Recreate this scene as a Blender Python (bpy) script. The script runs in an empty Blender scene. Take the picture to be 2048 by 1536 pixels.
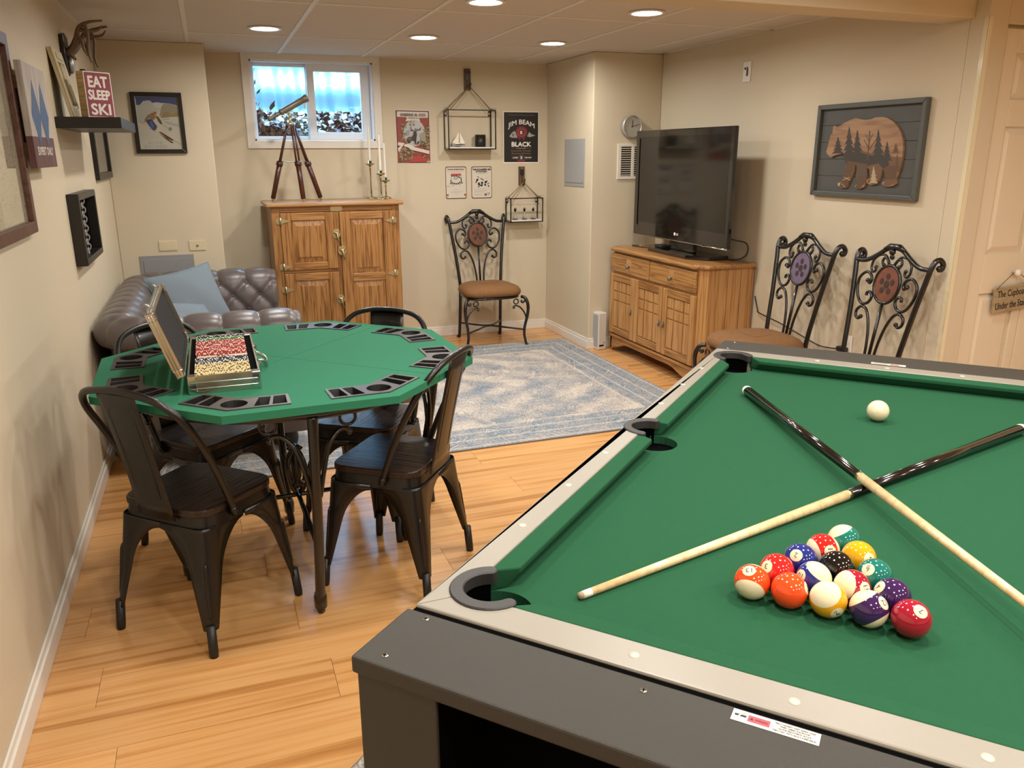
import bpy, bmesh, math, random
from math import sin, cos, pi, radians, sqrt, atan2, hypot
from mathutils import Matrix, Vector
random.seed(7)
SC = bpy.context.scene
COL = SC.collection
V3 = Vector

# ------------------------------------------------------------------ camera
cam = bpy.data.cameras.new('camera')
cam.sensor_fit = 'HORIZONTAL'; cam.sensor_width = 36.0
cam.lens = 1595.4 / 2048 * 36.0
cam.clip_start = 0.02; cam.clip_end = 60
camo = bpy.data.objects.new('camera', cam); COL.objects.link(camo)
YAW, PITCH, ROLL = 0.352806, 0.281013, -0.0046786
fwd = V3((sin(YAW)*cos(PITCH), cos(YAW)*cos(PITCH), -sin(PITCH)))
rgt = V3((cos(YAW), -sin(YAW), 0)); upv = rgt.cross(fwd)
r2 = rgt*cos(ROLL) + upv*sin(ROLL); u2 = upv*cos(ROLL) - rgt*sin(ROLL)
camo.matrix_world = Matrix(((r2.x, u2.x, -fwd.x, 0), (r2.y, u2.y, -fwd.y, 0), (r2.z, u2.z, -fwd.z, 1.5), (0, 0, 0, 1)))
SC.camera = camo

# ------------------------------------------------------------------ light and exposure
LAMP_POWER = 12.0             # watts of each recessed ceiling lamp
LAMP_SPREAD = 172             # degrees
LAMP_COLOR = (1.0, 0.96, 0.91)
SKY_COLOR = (0.27, 0.63, 1.0)
SKY_STRENGTH = 42.0
w = bpy.data.worlds.new('sky'); SC.world = w; w.use_nodes = True
bg = w.node_tree.nodes['Background']; bg.inputs[0].default_value = (*SKY_COLOR, 1); bg.inputs[1].default_value = SKY_STRENGTH
SC.view_settings.view_transform = 'Standard'; SC.view_settings.look = 'None'
SC.view_settings.exposure = 0.0; SC.view_settings.gamma = 1.0; SC.view_settings.use_curve_mapping = False
SC.cycles.max_bounces = 8; SC.cycles.diffuse_bounces = 5; SC.cycles.glossy_bounces = 4; SC.cycles.transmission_bounces = 6
SC.cycles.transparent_max_bounces = 8; SC.cycles.sample_clamp_indirect = 6.0
SC.cycles.caustics_reflective = False; SC.cycles.caustics_refractive = False
SC.cycles.use_denoising = True

# ------------------------------------------------------------------ materials
def lin(h):
    h = h.lstrip('#'); c = [int(h[i:i+2], 16)/255 for i in (0, 2, 4)]
    return tuple((x/12.92 if x <= .04045 else ((x+.055)/1.055)**2.4) for x in c) + (1.0,)
MATS = {}
def nmat(name):
    m = bpy.data.materials.new(name); m.use_nodes = True; MATS[name] = m
    nt = m.node_tree; return m, nt, nt.nodes['Principled BSDF']
def N(nt, typ, **kw):
    n = nt.nodes.new(typ)
    for k, v in kw.items():
        if k.startswith('i_'):
            key = k[2:]
            n.inputs[int(key) if key.isdigit() else key.replace('_', ' ')].default_value = v
        else: setattr(n, k, v)
    return n
def ramp(nt, stops, interp='LINEAR'):
    r = nt.nodes.new('ShaderNodeValToRGB'); r.color_ramp.interpolation = interp
    e = r.color_ramp.elements
    while len(e) < len(stops): e.new(0.5)
    for k, (p, c) in zip(e, stops): k.position = p; k.color = lin(c) if isinstance(c, str) else c
    return r
def mat(name, color, rough=.5, metal=0.0, bump=0.0, bscale=200.0, var=0.0, vscale=8.0, coat=0.0, spec=.5, sheen=0.0, emit=None, estr=0.0, trans=0.0, ior=1.45):
    m, nt, b = nmat(name)
    b.inputs['Base Color'].default_value = lin(color) if isinstance(color, str) else (*color, 1)
    b.inputs['Roughness'].default_value = rough; b.inputs['Metallic'].default_value = metal
    b.inputs['Specular IOR Level'].default_value = spec; b.inputs['Coat Weight'].default_value = coat
    b.inputs['Coat Roughness'].default_value = .08
    if sheen: b.inputs['Sheen Weight'].default_value = sheen; b.inputs['Sheen Roughness'].default_value = .6
    if trans: b.inputs['Transmission Weight'].default_value = trans; b.inputs['IOR'].default_value = ior
    if emit is not None: b.inputs['Emission Color'].default_value = (*emit, 1); b.inputs['Emission Strength'].default_value = estr
    if bump or var:
        tc = N(nt, 'ShaderNodeTexCoord')
    if bump:
        n = N(nt, 'ShaderNodeTexNoise', i_Scale=bscale, i_Detail=4.0); nt.links.new(tc.outputs['Object'], n.inputs['Vector'])
        bp = N(nt, 'ShaderNodeBump', i_Strength=bump, i_Distance=.002); nt.links.new(n.outputs['Fac'], bp.inputs['Height'])
        nt.links.new(bp.outputs['Normal'], b.inputs['Normal'])
    if var:
        n = N(nt, 'ShaderNodeTexNoise', i_Scale=vscale, i_Detail=5.0); nt.links.new(tc.outputs['Object'], n.inputs['Vector'])
        hs = N(nt, 'ShaderNodeHueSaturation'); hs.inputs['Color'].default_value = b.inputs['Base Color'].default_value
        mr = N(nt, 'ShaderNodeMapRange', i_To_Min=1-var, i_To_Max=1+var); nt.links.new(n.outputs['Fac'], mr.inputs['Value'])
        nt.links.new(mr.outputs['Result'], hs.inputs['Value']); nt.links.new(hs.outputs['Color'], b.inputs['Base Color'])
    return m
def wood(name, stops, axis='Z', scale=1.0, rough=.4, stretch=14.0, rings=3.0, bump=.15, coat=0.0, randomize=False, distort=5.0):
    """cathedral grain running along AXIS of the object"""
    m, nt, b = nmat(name); L = nt.links.new
    tc = N(nt, 'ShaderNodeTexCoord'); mp = N(nt, 'ShaderNodeMapping')
    s = [stretch*scale]*3; s['XYZ'.index(axis)] = scale
    mp.inputs['Scale'].default_value = s; L(tc.outputs['Object'], mp.inputs['Vector'])
    vec = mp.outputs['Vector']
    if randomize:
        oi = N(nt, 'ShaderNodeObjectInfo'); ml = N(nt, 'ShaderNodeMath', operation='MULTIPLY'); ml.inputs[1].default_value = 57.3
        L(oi.outputs['Random'], ml.inputs[0]); ad = N(nt, 'ShaderNodeVectorMath', operation='ADD'); L(vec, ad.inputs[0]); L(ml.outputs[0], ad.inputs[1]); vec = ad.outputs[0]
    n1 = N(nt, 'ShaderNodeTexNoise', i_Scale=.9, i_Detail=3.0, i_Roughness=.5); L(vec, n1.inputs['Vector'])
    w1 = N(nt, 'ShaderNodeMath', operation='MULTIPLY'); w1.inputs[1].default_value = rings*6.28*distort/3; L(n1.outputs['Fac'], w1.inputs[0])
    sn = N(nt, 'ShaderNodeMath', operation='SINE'); L(w1.outputs[0], sn.inputs[0])
    m01 = N(nt, 'ShaderNodeMapRange', i_From_Min=-1.0, i_From_Max=1.0); L(sn.outputs[0], m01.inputs['Value'])
    pw = N(nt, 'ShaderNodeMath', operation='POWER'); pw.inputs[1].default_value = .6; L(m01.outputs[0], pw.inputs[0])
    mp2 = N(nt, 'ShaderNodeMapping'); mp2.inputs['Scale'].default_value = [x*6 if i != 'XYZ'.index(axis) else x*2 for i, x in enumerate(s)]
    L(tc.outputs['Object'], mp2.inputs['Vector'])
    n2 = N(nt, 'ShaderNodeTexNoise', i_Scale=1.0, i_Detail=3.0); L(mp2.outputs['Vector'], n2.inputs['Vector'])
    mx = N(nt, 'ShaderNodeMix'); mx.data_type = 'FLOAT'; mx.inputs['Factor'].default_value = .45; L(pw.outputs[0], mx.inputs[2]); L(n2.outputs['Fac'], mx.inputs[3])
    rp = ramp(nt, stops); L(mx.outputs[0], rp.inputs['Fac'])
    out = rp.outputs['Color']
    if randomize:
        hs = N(nt, 'ShaderNodeHueSaturation'); mr = N(nt, 'ShaderNodeMapRange', i_To_Min=.93, i_To_Max=1.06); L(oi.outputs['Random'], mr.inputs['Value'])
        L(mr.outputs['Result'], hs.inputs['Value']); L(out, hs.inputs['Color']); out = hs.outputs['Color']
    L(out, b.inputs['Base Color']); b.inputs['Roughness'].default_value = rough
    b.inputs['Coat Weight'].default_value = coat; b.inputs['Coat Roughness'].default_value = .15
    bp = N(nt, 'ShaderNodeBump', i_Strength=bump, i_Distance=.0015); L(mx.outputs[0], bp.inputs['Height']); L(bp.outputs['Normal'], b.inputs['Normal'])
    return m

M_wall = mat('wall_paint', '#cabea5', .6, bump=.08, bscale=350, spec=.3)
M_white = mat('white_paint', '#dedad0', .35)
M_vinyl = mat('window_vinyl', '#e4e6e8', .3)
M_door = mat('door_paint', '#d8cdb5', .4)
M_blackm = mat('black_metal', '#17140f', .32, metal=.0, coat=.35)
M_bronze = mat('bronze_metal', '#0c0a08', .36, metal=.1, coat=.2)
M_iron = mat('wrought_iron', '#090807', .3, coat=.4)
M_brass = mat('brass', '#b5a67c', .26, metal=1.0)
M_oldbrass = mat('antique_brass', '#c2b58c', .32, metal=.85)
M_alu = mat('aluminium', '#bdbcae', .25, metal=1.0)
M_chrome = mat('chrome', '#c8c8c4', .15, metal=1.0)
M_felt = mat('green_felt', '#214d33', .95, bump=.12, bscale=900, var=.06, vscale=60, spec=.1)
M_felt2 = mat('poker_felt', '#2a7052', .9, bump=.12, bscale=800, var=.05, vscale=50, spec=.25)
M_railgrey = mat('light_grey_laminate', '#868073', .38, bump=.05, bscale=900)
M_darkgrey = mat('dark_grey_laminate', '#302d25', .5, bump=.6, bscale=1400, var=.12, vscale=900)
M_blackp = mat('black_plastic', '#171614', .45)
M_greyp = mat('grey_plastic', '#2b2926', .5)
M_trayp = mat('tray_plastic', '#3d3838', .38)
M_black = mat('matte_black', '#020202', .9, spec=.04)
M_cream = mat('cream_ink', '#e8dcc0', .5)
M_whiteink = mat('white_ink', '#e6e0d4', .5)
M_blackink = mat('black_ink', '#141210', .5)
M_redink = mat('red_ink', '#8e2a22', .5)
M_greyink = mat('grey_ink', '#8d8a82', .5)
M_glass = None
def glassmat(name, tint=(1, 1, 1), refl=.08):
    m = bpy.data.materials.new(name); m.use_nodes = True; nt = m.node_tree; nt.nodes.clear()
    o = nt.nodes.new('ShaderNodeOutputMaterial'); t = N(nt, 'ShaderNodeBsdfTransparent'); t.inputs[0].default_value = (*tint, 1)
    g = N(nt, 'ShaderNodeBsdfGlossy'); g.inputs['Roughness'].default_value = .02
    lw = N(nt, 'ShaderNodeLayerWeight'); pw = N(nt, 'ShaderNodeMath', operation='POWER'); pw.inputs[1].default_value = 4.0; nt.links.new(lw.outputs['Facing'], pw.inputs[0])
    fr = N(nt, 'ShaderNodeMath', operation='MULTIPLY_ADD'); fr.inputs[1].default_value = .9; fr.inputs[2].default_value = .03; nt.links.new(pw.outputs[0], fr.inputs[0]); mx = N(nt, 'ShaderNodeMixShader')
    nt.links.new(fr.outputs[0], mx.inputs[0]); nt.links.new(t.outputs[0], mx.inputs[1]); nt.links.new(g.outputs[0], mx.inputs[2]); nt.links.new(mx.outputs[0], o.inputs[0])
    return m
M_glass = glassmat('clear_glass')
M_lampglow = mat('lamp_glow', '#ffffff', .5, emit=LAMP_COLOR, estr=14.0)
M_oak = wood('golden_oak', [(0, '#4f3018'), (.3, '#7e5229'), (.55, '#9a6c3a'), (1, '#ab7d48')], 'Z', 1.5, .38, 24, 3.2, coat=.15)
M_oakx = wood('golden_oak_across', [(0, '#553419'), (.3, '#85582d'), (.55, '#a0723e'), (1, '#b0834d')], 'X', 1.5, .38, 24, 3.2, coat=.15)
M_oaky = wood('golden_oak_deep', [(0, '#84501f'), (.35, '#a86a2c'), (.6, '#b97c3a'), (1, '#c58c48')], 'Y', 1.6, .35, 10, 3.0, coat=.2)
M_oakv = wood('honey_oak', [(0, '#80562a'), (.35, '#a3733f'), (.6, '#b28450'), (1, '#be925e')], 'Z', 1.3, .38, 28, 2.6, coat=.15)
M_floor = wood('laminate_floor', [(0, '#8a5c2e'), (.3, '#b9824a'), (.6, '#cc965b'), (1, '#dcae76')], 'X', .8, .25, 30, 2.2, bump=.05, randomize=True, distort=3.5)
M_darkwood = wood('dark_seat_wood', [(0, '#120b08'), (.4, '#22150f'), (.7, '#2c1c14'), (1, '#38261b')], 'Y', 1.5, .33, 20, 3.0, bump=.5)
M_mahog = wood('mahogany', [(0, '#2c120c'), (.5, '#4a2016'), (1, '#5d2c1e')], 'Z', 3.0, .3, 10, 2.0, coat=.2)
M_palew = wood('pale_wood', [(0, '#8f7850'), (.5, '#b19a6e'), (1, '#c4ae82')], 'Z', 3.0, .6, 10, 2.0)
M_brownframe = wood('brown_frame_wood', [(0, '#3a2218'), (.5, '#56362a'), (1, '#654238')], 'Y', 2.0, .4, 10, 2.0)
M_maple = wood('maple_cue', [(0, '#cba874'), (.5, '#dcbd8c'), (1, '#e6cc9f')], 'X', 2.0, .3, 20, 2.0, bump=.03, coat=.4)
M_leather = mat('grey_leather', '#5a5250', .30, bump=.25, bscale=260, var=.10, vscale=9, spec=.45)
M_pillow = mat('blue_grey_linen', '#717d86', .9, bump=.8, bscale=500, var=.16, vscale=260)
M_brownfab = mat('brown_brocade', '#7d5731', .85, bump=.7, bscale=90, var=.30, vscale=60)

# ------------------------------------------------------------------ mesh builder
class MB:
    def __init__(s): s.v = []; s.f = []; s.mi = []; s.sm = []
    def add(s, verts, faces, mi=0, smooth=False, M=None):
        o = len(s.v)
        s.v += [tuple(M @ V3(p)) if M is not None else tuple(p) for p in verts]
        for f in faces: s.f.append([i+o for i in f]); s.mi.append(mi); s.sm.append(smooth)
        return s
    def box(s, x0, x1, y0, y1, z0, z1, mi=0, M=None):
        v = [(x0, y0, z0), (x1, y0, z0), (x1, y1, z0), (x0, y1, z0), (x0, y0, z1), (x1, y0, z1), (x1, y1, z1), (x0, y1, z1)]
        return s.add(v, [(3, 2, 1, 0), (4, 5, 6, 7), (0, 1, 5, 4), (1, 2, 6, 5), (2, 3, 7, 6), (3, 0, 4, 7)], mi, False, M)
    def prism(s, poly, z0, z1, mi=0, M=None, smooth=False):
        n = len(poly)
        a = sum(poly[i][0]*poly[(i+1) % n][1]-poly[(i+1) % n][0]*poly[i][1] for i in range(n))
        if a < 0: poly = poly[::-1]
        v = [(x, y, z0) for x, y in poly] + [(x, y, z1) for x, y in poly]
        s.add(v, [list(range(n))[::-1], list(range(n, 2*n))], mi, False, M)
        o = len(s.v)-2*n
        for i in range(n):
            j = (i+1) % n; s.f.append([o+i, o+j, o+n+j, o+n+i]); s.mi.append(mi); s.sm.append(smooth)
        return s
    def lathe(s, prof, seg=24, mi=0, M=None, smooth=True, a0=0, a1=2*pi):
        full = abs(a1-a0-2*pi) < 1e-6; n = seg if full else seg+1
        v = []; f = []
        for r, z in prof:
            for k in range(n):
                a = a0+(a1-a0)*k/seg; v.append((r*cos(a), r*sin(a), z))
        for i in range(len(prof)-1):
            for k in range(seg):
                k2 = (k+1) % n if full else k+1
                f.append((i*n+k, i*n+k2, (i+1)*n+k2, (i+1)*n+k))
        s.add(v, f, mi, smooth, M)
        if full:
            o = len(s.v)-len(v)
            if prof[0][0] > 1e-6: s.f.append([o+k for k in range(n)][::-1]); s.mi.append(mi); s.sm.append(False)
            if prof[-1][0] > 1e-6: s.f.append([o+(len(prof)-1)*n+k for k in range(n)]); s.mi.append(mi); s.sm.append(False)
        return s
    def tube(s, pts, r, seg=8, mi=0, M=None, closed=False, flat=1.0):
        pts = [V3(p) for p in pts]; n = len(pts); rs = r if isinstance(r, (list, tuple)) else [r]*n
        T = []
        for i in range(n):
            a = pts[(i-1) % n] if closed or i > 0 else pts[i]; b = pts[(i+1) % n] if closed or i < n-1 else pts[i]
            t = b-a; T.append(t.normalized() if t.length > 1e-9 else V3((0, 0, 1)))
        up = V3((0, 0, 1)) if abs(T[0].z) < .9 else V3((1, 0, 0))
        nn = (up-T[0]*up.dot(T[0])).normalized(); v = []
        for i in range(n):
            nn = nn-T[i]*nn.dot(T[i]); nn = nn.normalized() if nn.length > 1e-6 else T[i].orthogonal().normalized()
            bb = T[i].cross(nn)
            for k in range(seg):
                a = 2*pi*k/seg; v.append(pts[i]+(nn*cos(a)*flat+bb*sin(a))*rs[i])
        f = []
        for i in range(n if closed else n-1):
            j = (i+1) % n
            for k in range(seg): f.append((i*seg+k, i*seg+(k+1) % seg, j*seg+(k+1) % seg, j*seg+k))
        s.add(v, f, mi, True, M)
        if not closed:
            o = len(s.v)-len(v)
            s.f.append([o+k for k in range(seg)][::-1]); s.mi.append(mi); s.sm.append(True)
            s.f.append([o+(n-1)*seg+k for k in range(seg)]); s.mi.append(mi); s.sm.append(True)
        return s
    def ball(s, c, r, seg=12, rings=8, mi=0, M=None, sc=(1, 1, 1)):
        v = [(c[0], c[1], c[2]-r*sc[2])]; f = []
        for i in range(1, rings):
            t = pi*i/rings
            for k in range(seg): a = 2*pi*k/seg; v.append((c[0]+r*sc[0]*sin(t)*cos(a), c[1]+r*sc[1]*sin(t)*sin(a), c[2]-r*sc[2]*cos(t)))
        v.append((c[0], c[1], c[2]+r*sc[2])); e = len(v)-1
        for k in range(seg): f.append((0, 1+(k+1) % seg, 1+k)); f.append((e, 1+(rings-2)*seg+k, 1+(rings-2)*seg+(k+1) % seg))
        for i in range(rings-2):
            for k in range(seg): f.append((1+i*seg+k, 1+i*seg+(k+1) % seg, 1+(i+1)*seg+(k+1) % seg, 1+(i+1)*seg+k))
        return s.add(v, f, mi, True, M)
    def grid(s, P, mi=0, M=None, smooth=True, closed_u=False):
        nu = len(P); nv = len(P[0]); v = [p for row in P for p in row]; f = []
        for i in range(nu if closed_u else nu-1):
            i2 = (i+1) % nu
            for j in range(nv-1): f.append((i*nv+j, i2*nv+j, i2*nv+j+1, i*nv+j+1))
        return s.add(v, f, mi, smooth, M)
    def mesh(s, name):
        me = bpy.data.meshes.new(name); me.from_pydata(s.v, [], s.f)
        me.polygons.foreach_set('material_index', s.mi); me.polygons.foreach_set('use_smooth', s.sm); me.update(); return me
    def build(s, name, mats, parent=None, bevel=0.0, seg=2, M=None, fixn=False, **props):
        me = s.mesh(name)
        if fixn:
            b = bmesh.new(); b.from_mesh(me); bmesh.ops.recalc_face_normals(b, faces=b.faces); b.to_mesh(me); b.free()
        return link(name, me, mats, parent, bevel, seg, M, **props)
def link(name, me, mats, parent=None, bevel=0.0, seg=2, M=None, **props):
    for m in (mats if isinstance(mats, (list, tuple)) else [mats]):
        if len(me.materials) < 16: me.materials.append(m)
    o = bpy.data.objects.new(name, me); COL.objects.link(o)
    if parent is not None: o.parent = parent
    if M is not None: o.matrix_local = M if parent is not None else M
    if bevel:
        bv = o.modifiers.new('bevel', 'BEVEL'); bv.width = bevel; bv.segments = seg; bv.limit_method = 'ANGLE'; bv.angle_limit = radians(40)
    for k, v in props.items(): o[k] = v
    return o
def thing(name, label, cat, loc=(0, 0, 0), rz=0.0, group=None, M=None):
    o = bpy.data.objects.new(name, None); COL.objects.link(o); o.empty_display_size = .05
    if M is not None: o.matrix_world = M
    else: o.location = loc; o.rotation_euler = (0, 0, rz)
    o['label'] = label; o['category'] = cat
    if group: o['group'] = group
    return o
def tag(o, label, cat, group=None, kind=None):
    o['label'] = label; o['category'] = cat
    if group: o['group'] = group
    if kind: o['kind'] = kind
    return o
def copy_tree(o, parent=None):
    c = o.copy(); COL.objects.link(c)
    if parent is not None: c.parent = parent
    for ch in list(o.children): copy_tree(ch, c)
    return c
def T(x, y, z): return Matrix.Translation((x, y, z))
def RZ(a): return Matrix.Rotation(a, 4, 'Z')
def RX(a): return Matrix.Rotation(a, 4, 'X')
def RY(a): return Matrix.Rotation(a, 4, 'Y')
def basis(x, y, z, o=(0, 0, 0)):
    return Matrix(((x[0], y[0], z[0], o[0]), (x[1], y[1], z[1], o[1]), (x[2], y[2], z[2], o[2]), (0, 0, 0, 1)))
def on_back(x, y, z): return basis((1, 0, 0), (0, 0, 1), (0, -1, 0), (x, y, z))      # picture plane facing the camera side
def on_left(x, y, z): return basis((0, 1, 0), (0, 0, 1), (1, 0, 0), (x, y, z))
def on_right(x, y, z): return basis((0, -1, 0), (0, 0, 1), (-1, 0, 0), (x, y, z))
def curve(pts, n=8):
    """Catmull-Rom through pts"""
    P = [V3(p) for p in pts]; out = []
    for i in range(len(P)-1):
        p0 = P[max(i-1, 0)]; p1 = P[i]; p2 = P[i+1]; p3 = P[min(i+2, len(P)-1)]
        for k in range(n):
            t = k/n; out.append(.5*((2*p1)+(p2-p0)*t+(2*p0-5*p1+4*p2-p3)*t*t+(3*p1-p0-3*p2+p3)*t**3))
    out.append(P[-1]); return out
def rrect(x0, x1, y0, y1, r, n=5):
    out = []
    for cx, cy, a in ((x1-r, y1-r, 0), (x0+r, y1-r, pi/2), (x0+r, y0+r, pi), (x1-r, y0+r, 3*pi/2)):
        for k in range(n+1): t = a+pi/2*k/n; out.append((cx+r*cos(t), cy+r*sin(t)))
    return out
def oval(cx, cy, rx, ry, n=24, a0=0, a1=2*pi):
    full = abs(a1-a0-2*pi) < 1e-6
    return [(cx+rx*cos(a0+(a1-a0)*k/n), cy+ry*sin(a0+(a1-a0)*k/n)) for k in range(n if full else n+1)]
def textmesh(body, serif=False):
    cu = bpy.data.curves.new('lettering', 'FONT'); cu.body = body; cu.resolution_u = 3
    o = bpy.data.objects.new('lettering', cu); me = o.to_mesh()
    v = [p.co.copy() for p in me.vertices]; f = [list(p.vertices) for p in me.polygons]
    o.to_mesh_clear(); bpy.data.objects.remove(o); bpy.data.curves.remove(cu)
    xs = [p.x for p in v]; ys = [p.y for p in v]
    x0, x1, y0, y1 = min(xs), max(xs), min(ys), max(ys)
    return [((p.x-x0)/(x1-x0)-.5, (p.y-y0)/(y1-y0)-.5) for p in v], f
def put_text(mb, body, cx, cy, w_, h_, z, mi=0, fn=None, bold=0.0, rot=0.0):
    v, f = textmesh(body)
    offs = [(0, 0)] if not bold else [(-bold, 0), (bold, 0), (0, bold), (0, -bold)]
    for k, (ox, oy) in enumerate(offs):
        pts = []
        for x, y in v:
            x *= w_; y *= h_
            if rot: x, y = x*cos(rot)-y*sin(rot), x*sin(rot)+y*cos(rot)
            p = (cx+x+ox, cy+y+oy)
            if fn: p = fn(p)
            pts.append((p[0], p[1], z+k*.00003))
        mb.add(pts, f, mi)
def flat(mb, poly, z, mi=0):
    n = len(poly); a = sum(poly[i][0]*poly[(i+1) % n][1]-poly[(i+1) % n][0]*poly[i][1] for i in range(n))
    if a < 0: poly = poly[::-1]
    mb.add([(x, y, z) for x, y in poly], [list(range(n))], mi)
def struct(o): o['kind'] = 'structure'; return o
# ================================================================== THE ROOM
LW, BW, BP, CWX, CFY, RW, DY, CZ = -.609, 6.495, 6.03, 2.716, 5.615, 3.286, 2.84, 2.21
FX, FY = 4.75, -2.7
# floor
M_sub = mat('floor_gap', '#6a4526', .6)
fl = struct(MB().box(LW-.1, FX+.1, FY-.1, 6.62, -.06, -.004).build('floor', M_sub))
PW, PL = .195, 1.24
plank_mesh = None
row = 0; y = 6.495
while y > FY:
    y0 = max(y-PW, FY); x = LW - ((row*.47) % 1.0)*PL
    while x < FX:
        a, b = max(x, LW), min(x+PL, FX)
        if b-a > .02:
            full = abs(b-a-PL) < 1e-6 and abs(y-y0-PW) < 1e-6
            if full and plank_mesh is None: 
                plank_mesh = MB().box(-PL/2+.0006, PL/2-.0006, -PW/2+.0005, PW/2-.0005, -.004, 0).mesh('plank'); plank_mesh.materials.append(M_floor)
            if y0 < .3 and not full: pass
            if full: o = bpy.data.objects.new('plank', plank_mesh); COL.objects.link(o)
            else: o = MB().box(-(b-a)/2+.0006, (b-a)/2-.0006, -(y-y0)/2+.0005, (y-y0)/2-.0005, -.004, 0).build('plank', M_floor)
            o.location = ((a+b)/2, (y+y0)/2, 0); o.parent = fl
        x += PL
    y = y0; row += 1
# walls
struct(MB().box(LW-.1, LW, FY, 6.62, 0, CZ+.1).build('wall_left', M_wall))
WX0, WX1, WZ0, WZ1 = .362, 1.262, 1.602, 2.170
wb = MB(); wb.box(LW, WX0, BW, 6.62, 0, CZ+.1); wb.box(WX1, FX+.1, BW, 6.62, 0, CZ+.1); wb.box(WX0, WX1, BW, 6.62, 0, WZ0); wb.box(WX0, WX1, BW, 6.62, WZ1, CZ+.1)
struct(wb.build('wall_back', M_wall))
struct(MB().box(LW, .058, BP, BW, 0, CZ).build('wall_alcove', M_wall, bevel=.006))
struct(MB().box(CWX, RW, CFY, BW, 0, CZ).build('wall_column', M_wall, bevel=.006))
struct(MB().box(RW, RW+.1, DY+.1, 6.62, 0, CZ+.1).build('wall_right', M_wall))
DX0, DX1, DZ = 3.404, 4.20, 2.045
wd = MB(); wd.box(RW, DX0, DY, DY+.1, 0, CZ+.1); wd.box(DX0, DX1, DY, DY+.1, DZ, CZ+.1); wd.box(DX1, FX, DY, DY+.1, 0, CZ+.1)
struct(wd.build('wall_door', M_wall, bevel=.004))
struct(MB().box(FX, FX+.1, FY, BW, 0, CZ+.1).build('wall_front_right', M_wall))
struct(MB().box(LW-.1, FX+.1, FY-.1, FY, 0, CZ+.1).build('wall_front', M_wall))
struct(MB().box(LW, RW, 2.916, 3.092, 2.072, CZ+.02).build('beam', M_wall, bevel=.004))
# plastic corner guard on the outside corner of the right wall
M_clear = mat('clear_plastic', '#d9cfae', .12, spec=.6, coat=.6)
cg = MB(); cg.box(RW-.0022, RW-.0004, DY+.002, DY+.026, .09, 2.07); cg.box(RW-.0022, RW+.022, DY-.0022, DY-.0004, .09, 2.07)
struct(cg.build('trim_1', M_clear, bevel=.0008))
# ceiling with drop tiles
M_tile = mat('ceiling_tile', '#cfc6ba', .85, bump=1.0, bscale=260, var=.05, vscale=200)
M_tbar = mat('ceiling_grid', '#dcd6cc', .45)
ce = struct(MB().box(LW-.1, FX+.1, FY-.1, 6.62, CZ+.014, CZ+.1).build('ceiling', M_tile))
XL = [LW, -.036, .574, 1.184, 1.794, 2.404, 3.014, RW]; YL = [6.495, 5.55, 4.34, 3.09]
for i in range(7):
    for j in range(3):
        x0, x1, y0, y1 = XL[i], XL[i+1], YL[j+1], YL[j]
        o = MB().box(-(x1-x0)/2+.011, (x1-x0)/2-.011, -(y1-y0)/2+.011, (y1-y0)/2-.011, -.005, .005).build('ceiling_tile', M_tile, ce)
        o.location = ((x0+x1)/2, (y0+y1)/2, CZ+.009)
for x in XL[1:-1]: MB().box(x-.012, x+.012, 3.09, 6.49, CZ+.0005, CZ+.012).build('grid_rail', M_tbar, ce)
for y in YL[1:-1]: MB().box(LW, RW, y-.012, y+.012, CZ, CZ+.0115).build('grid_rail', M_tbar, ce)
wa = MB(); wa.box(LW, LW+.018, 3.09, 6.03, CZ, CZ+.012); wa.box(.058, CWX, BW-.018, BW, CZ, CZ+.012); wa.box(RW-.018, RW, 3.09, CFY, CZ, CZ+.012)
wa.box(CWX-.018, CWX, CFY, BW, CZ, CZ+.012); wa.box(LW, .058, BP-.018, BP, CZ, CZ+.012); wa.box(CWX, RW, CFY-.018, CFY, CZ, CZ+.012)
wa.build('edge_rail', M_tbar, ce)
# baseboards
def base(nm, x0, x1, y0, y1, tx, ty):
    m = MB(); m.box(x0, x1, y0, y1, 0, .062); m.box(x0+(tx[0] if tx else 0), x1-(tx[1] if tx else 0), y0+(ty[0] if ty else 0), y1-(ty[1] if ty else 0), .062, .084)
    struct(m.build(nm, M_white, bevel=.003))
base('baseboard_left', LW, LW+.014, FY, BP, (0, .006), None)
base('baseboard_back', .058, CWX, BW-.014, BW, None, (.006, 0))
base('baseboard_column', CWX-.014, CWX, CFY-.014, BW-.014, (.006, 0), None)
base('baseboard_column_front', CWX, RW, CFY-.014, CFY, None, (.006, 0))
base('baseboard_right', RW-.014, RW, DY+.03, CFY-.014, (.006, 0), None)
# window
wn = struct(thing('window_1', 'x', 'x')); del wn['label']; del wn['category']
y0 = BW-.016; cw = .056
def casing(poly): MB().prism(poly, 0, .016).build('casing', M_white, wn, bevel=.002, M=basis((1, 0, 0), (0, 0, 1), (0, -1, 0), (0, BW, 0)))
a, b, c, d = WX0, WX1, WZ0, WZ1
casing([(a-cw, d+cw), (b+cw, d+cw), (b, d), (a, d)]); casing([(a-cw, c-cw), (b+cw, c-cw), (b, c), (a, c)])
casing([(a-cw, c-cw), (a, c), (a, d), (a-cw, d+cw)]); casing([(b+cw, c-cw), (b, c), (b, d), (b+cw, d+cw)])
jb = MB(); jb.box(a, a+.012, BW, 6.66, c, d); jb.box(b-.012, b, BW, 6.66, c, d); jb.box(a, b, BW, 6.66, c, c+.012); jb.box(a, b, BW, 6.66, d-.012, d)
jb.build('jamb', M_vinyl, wn)
def ring(m, x0, x1, z0, z1, wl, wr, wb_, wt, y0, y1):
    m.box(x0, x0+wl, y0, y1, z0, z1); m.box(x1-wr, x1, y0, y1, z0, z1); m.box(x0+wl, x1-wr, y0, y1, z0, z0+wb_); m.box(x0+wl, x1-wr, y0, y1, z1-wt, z1); return m
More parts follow.
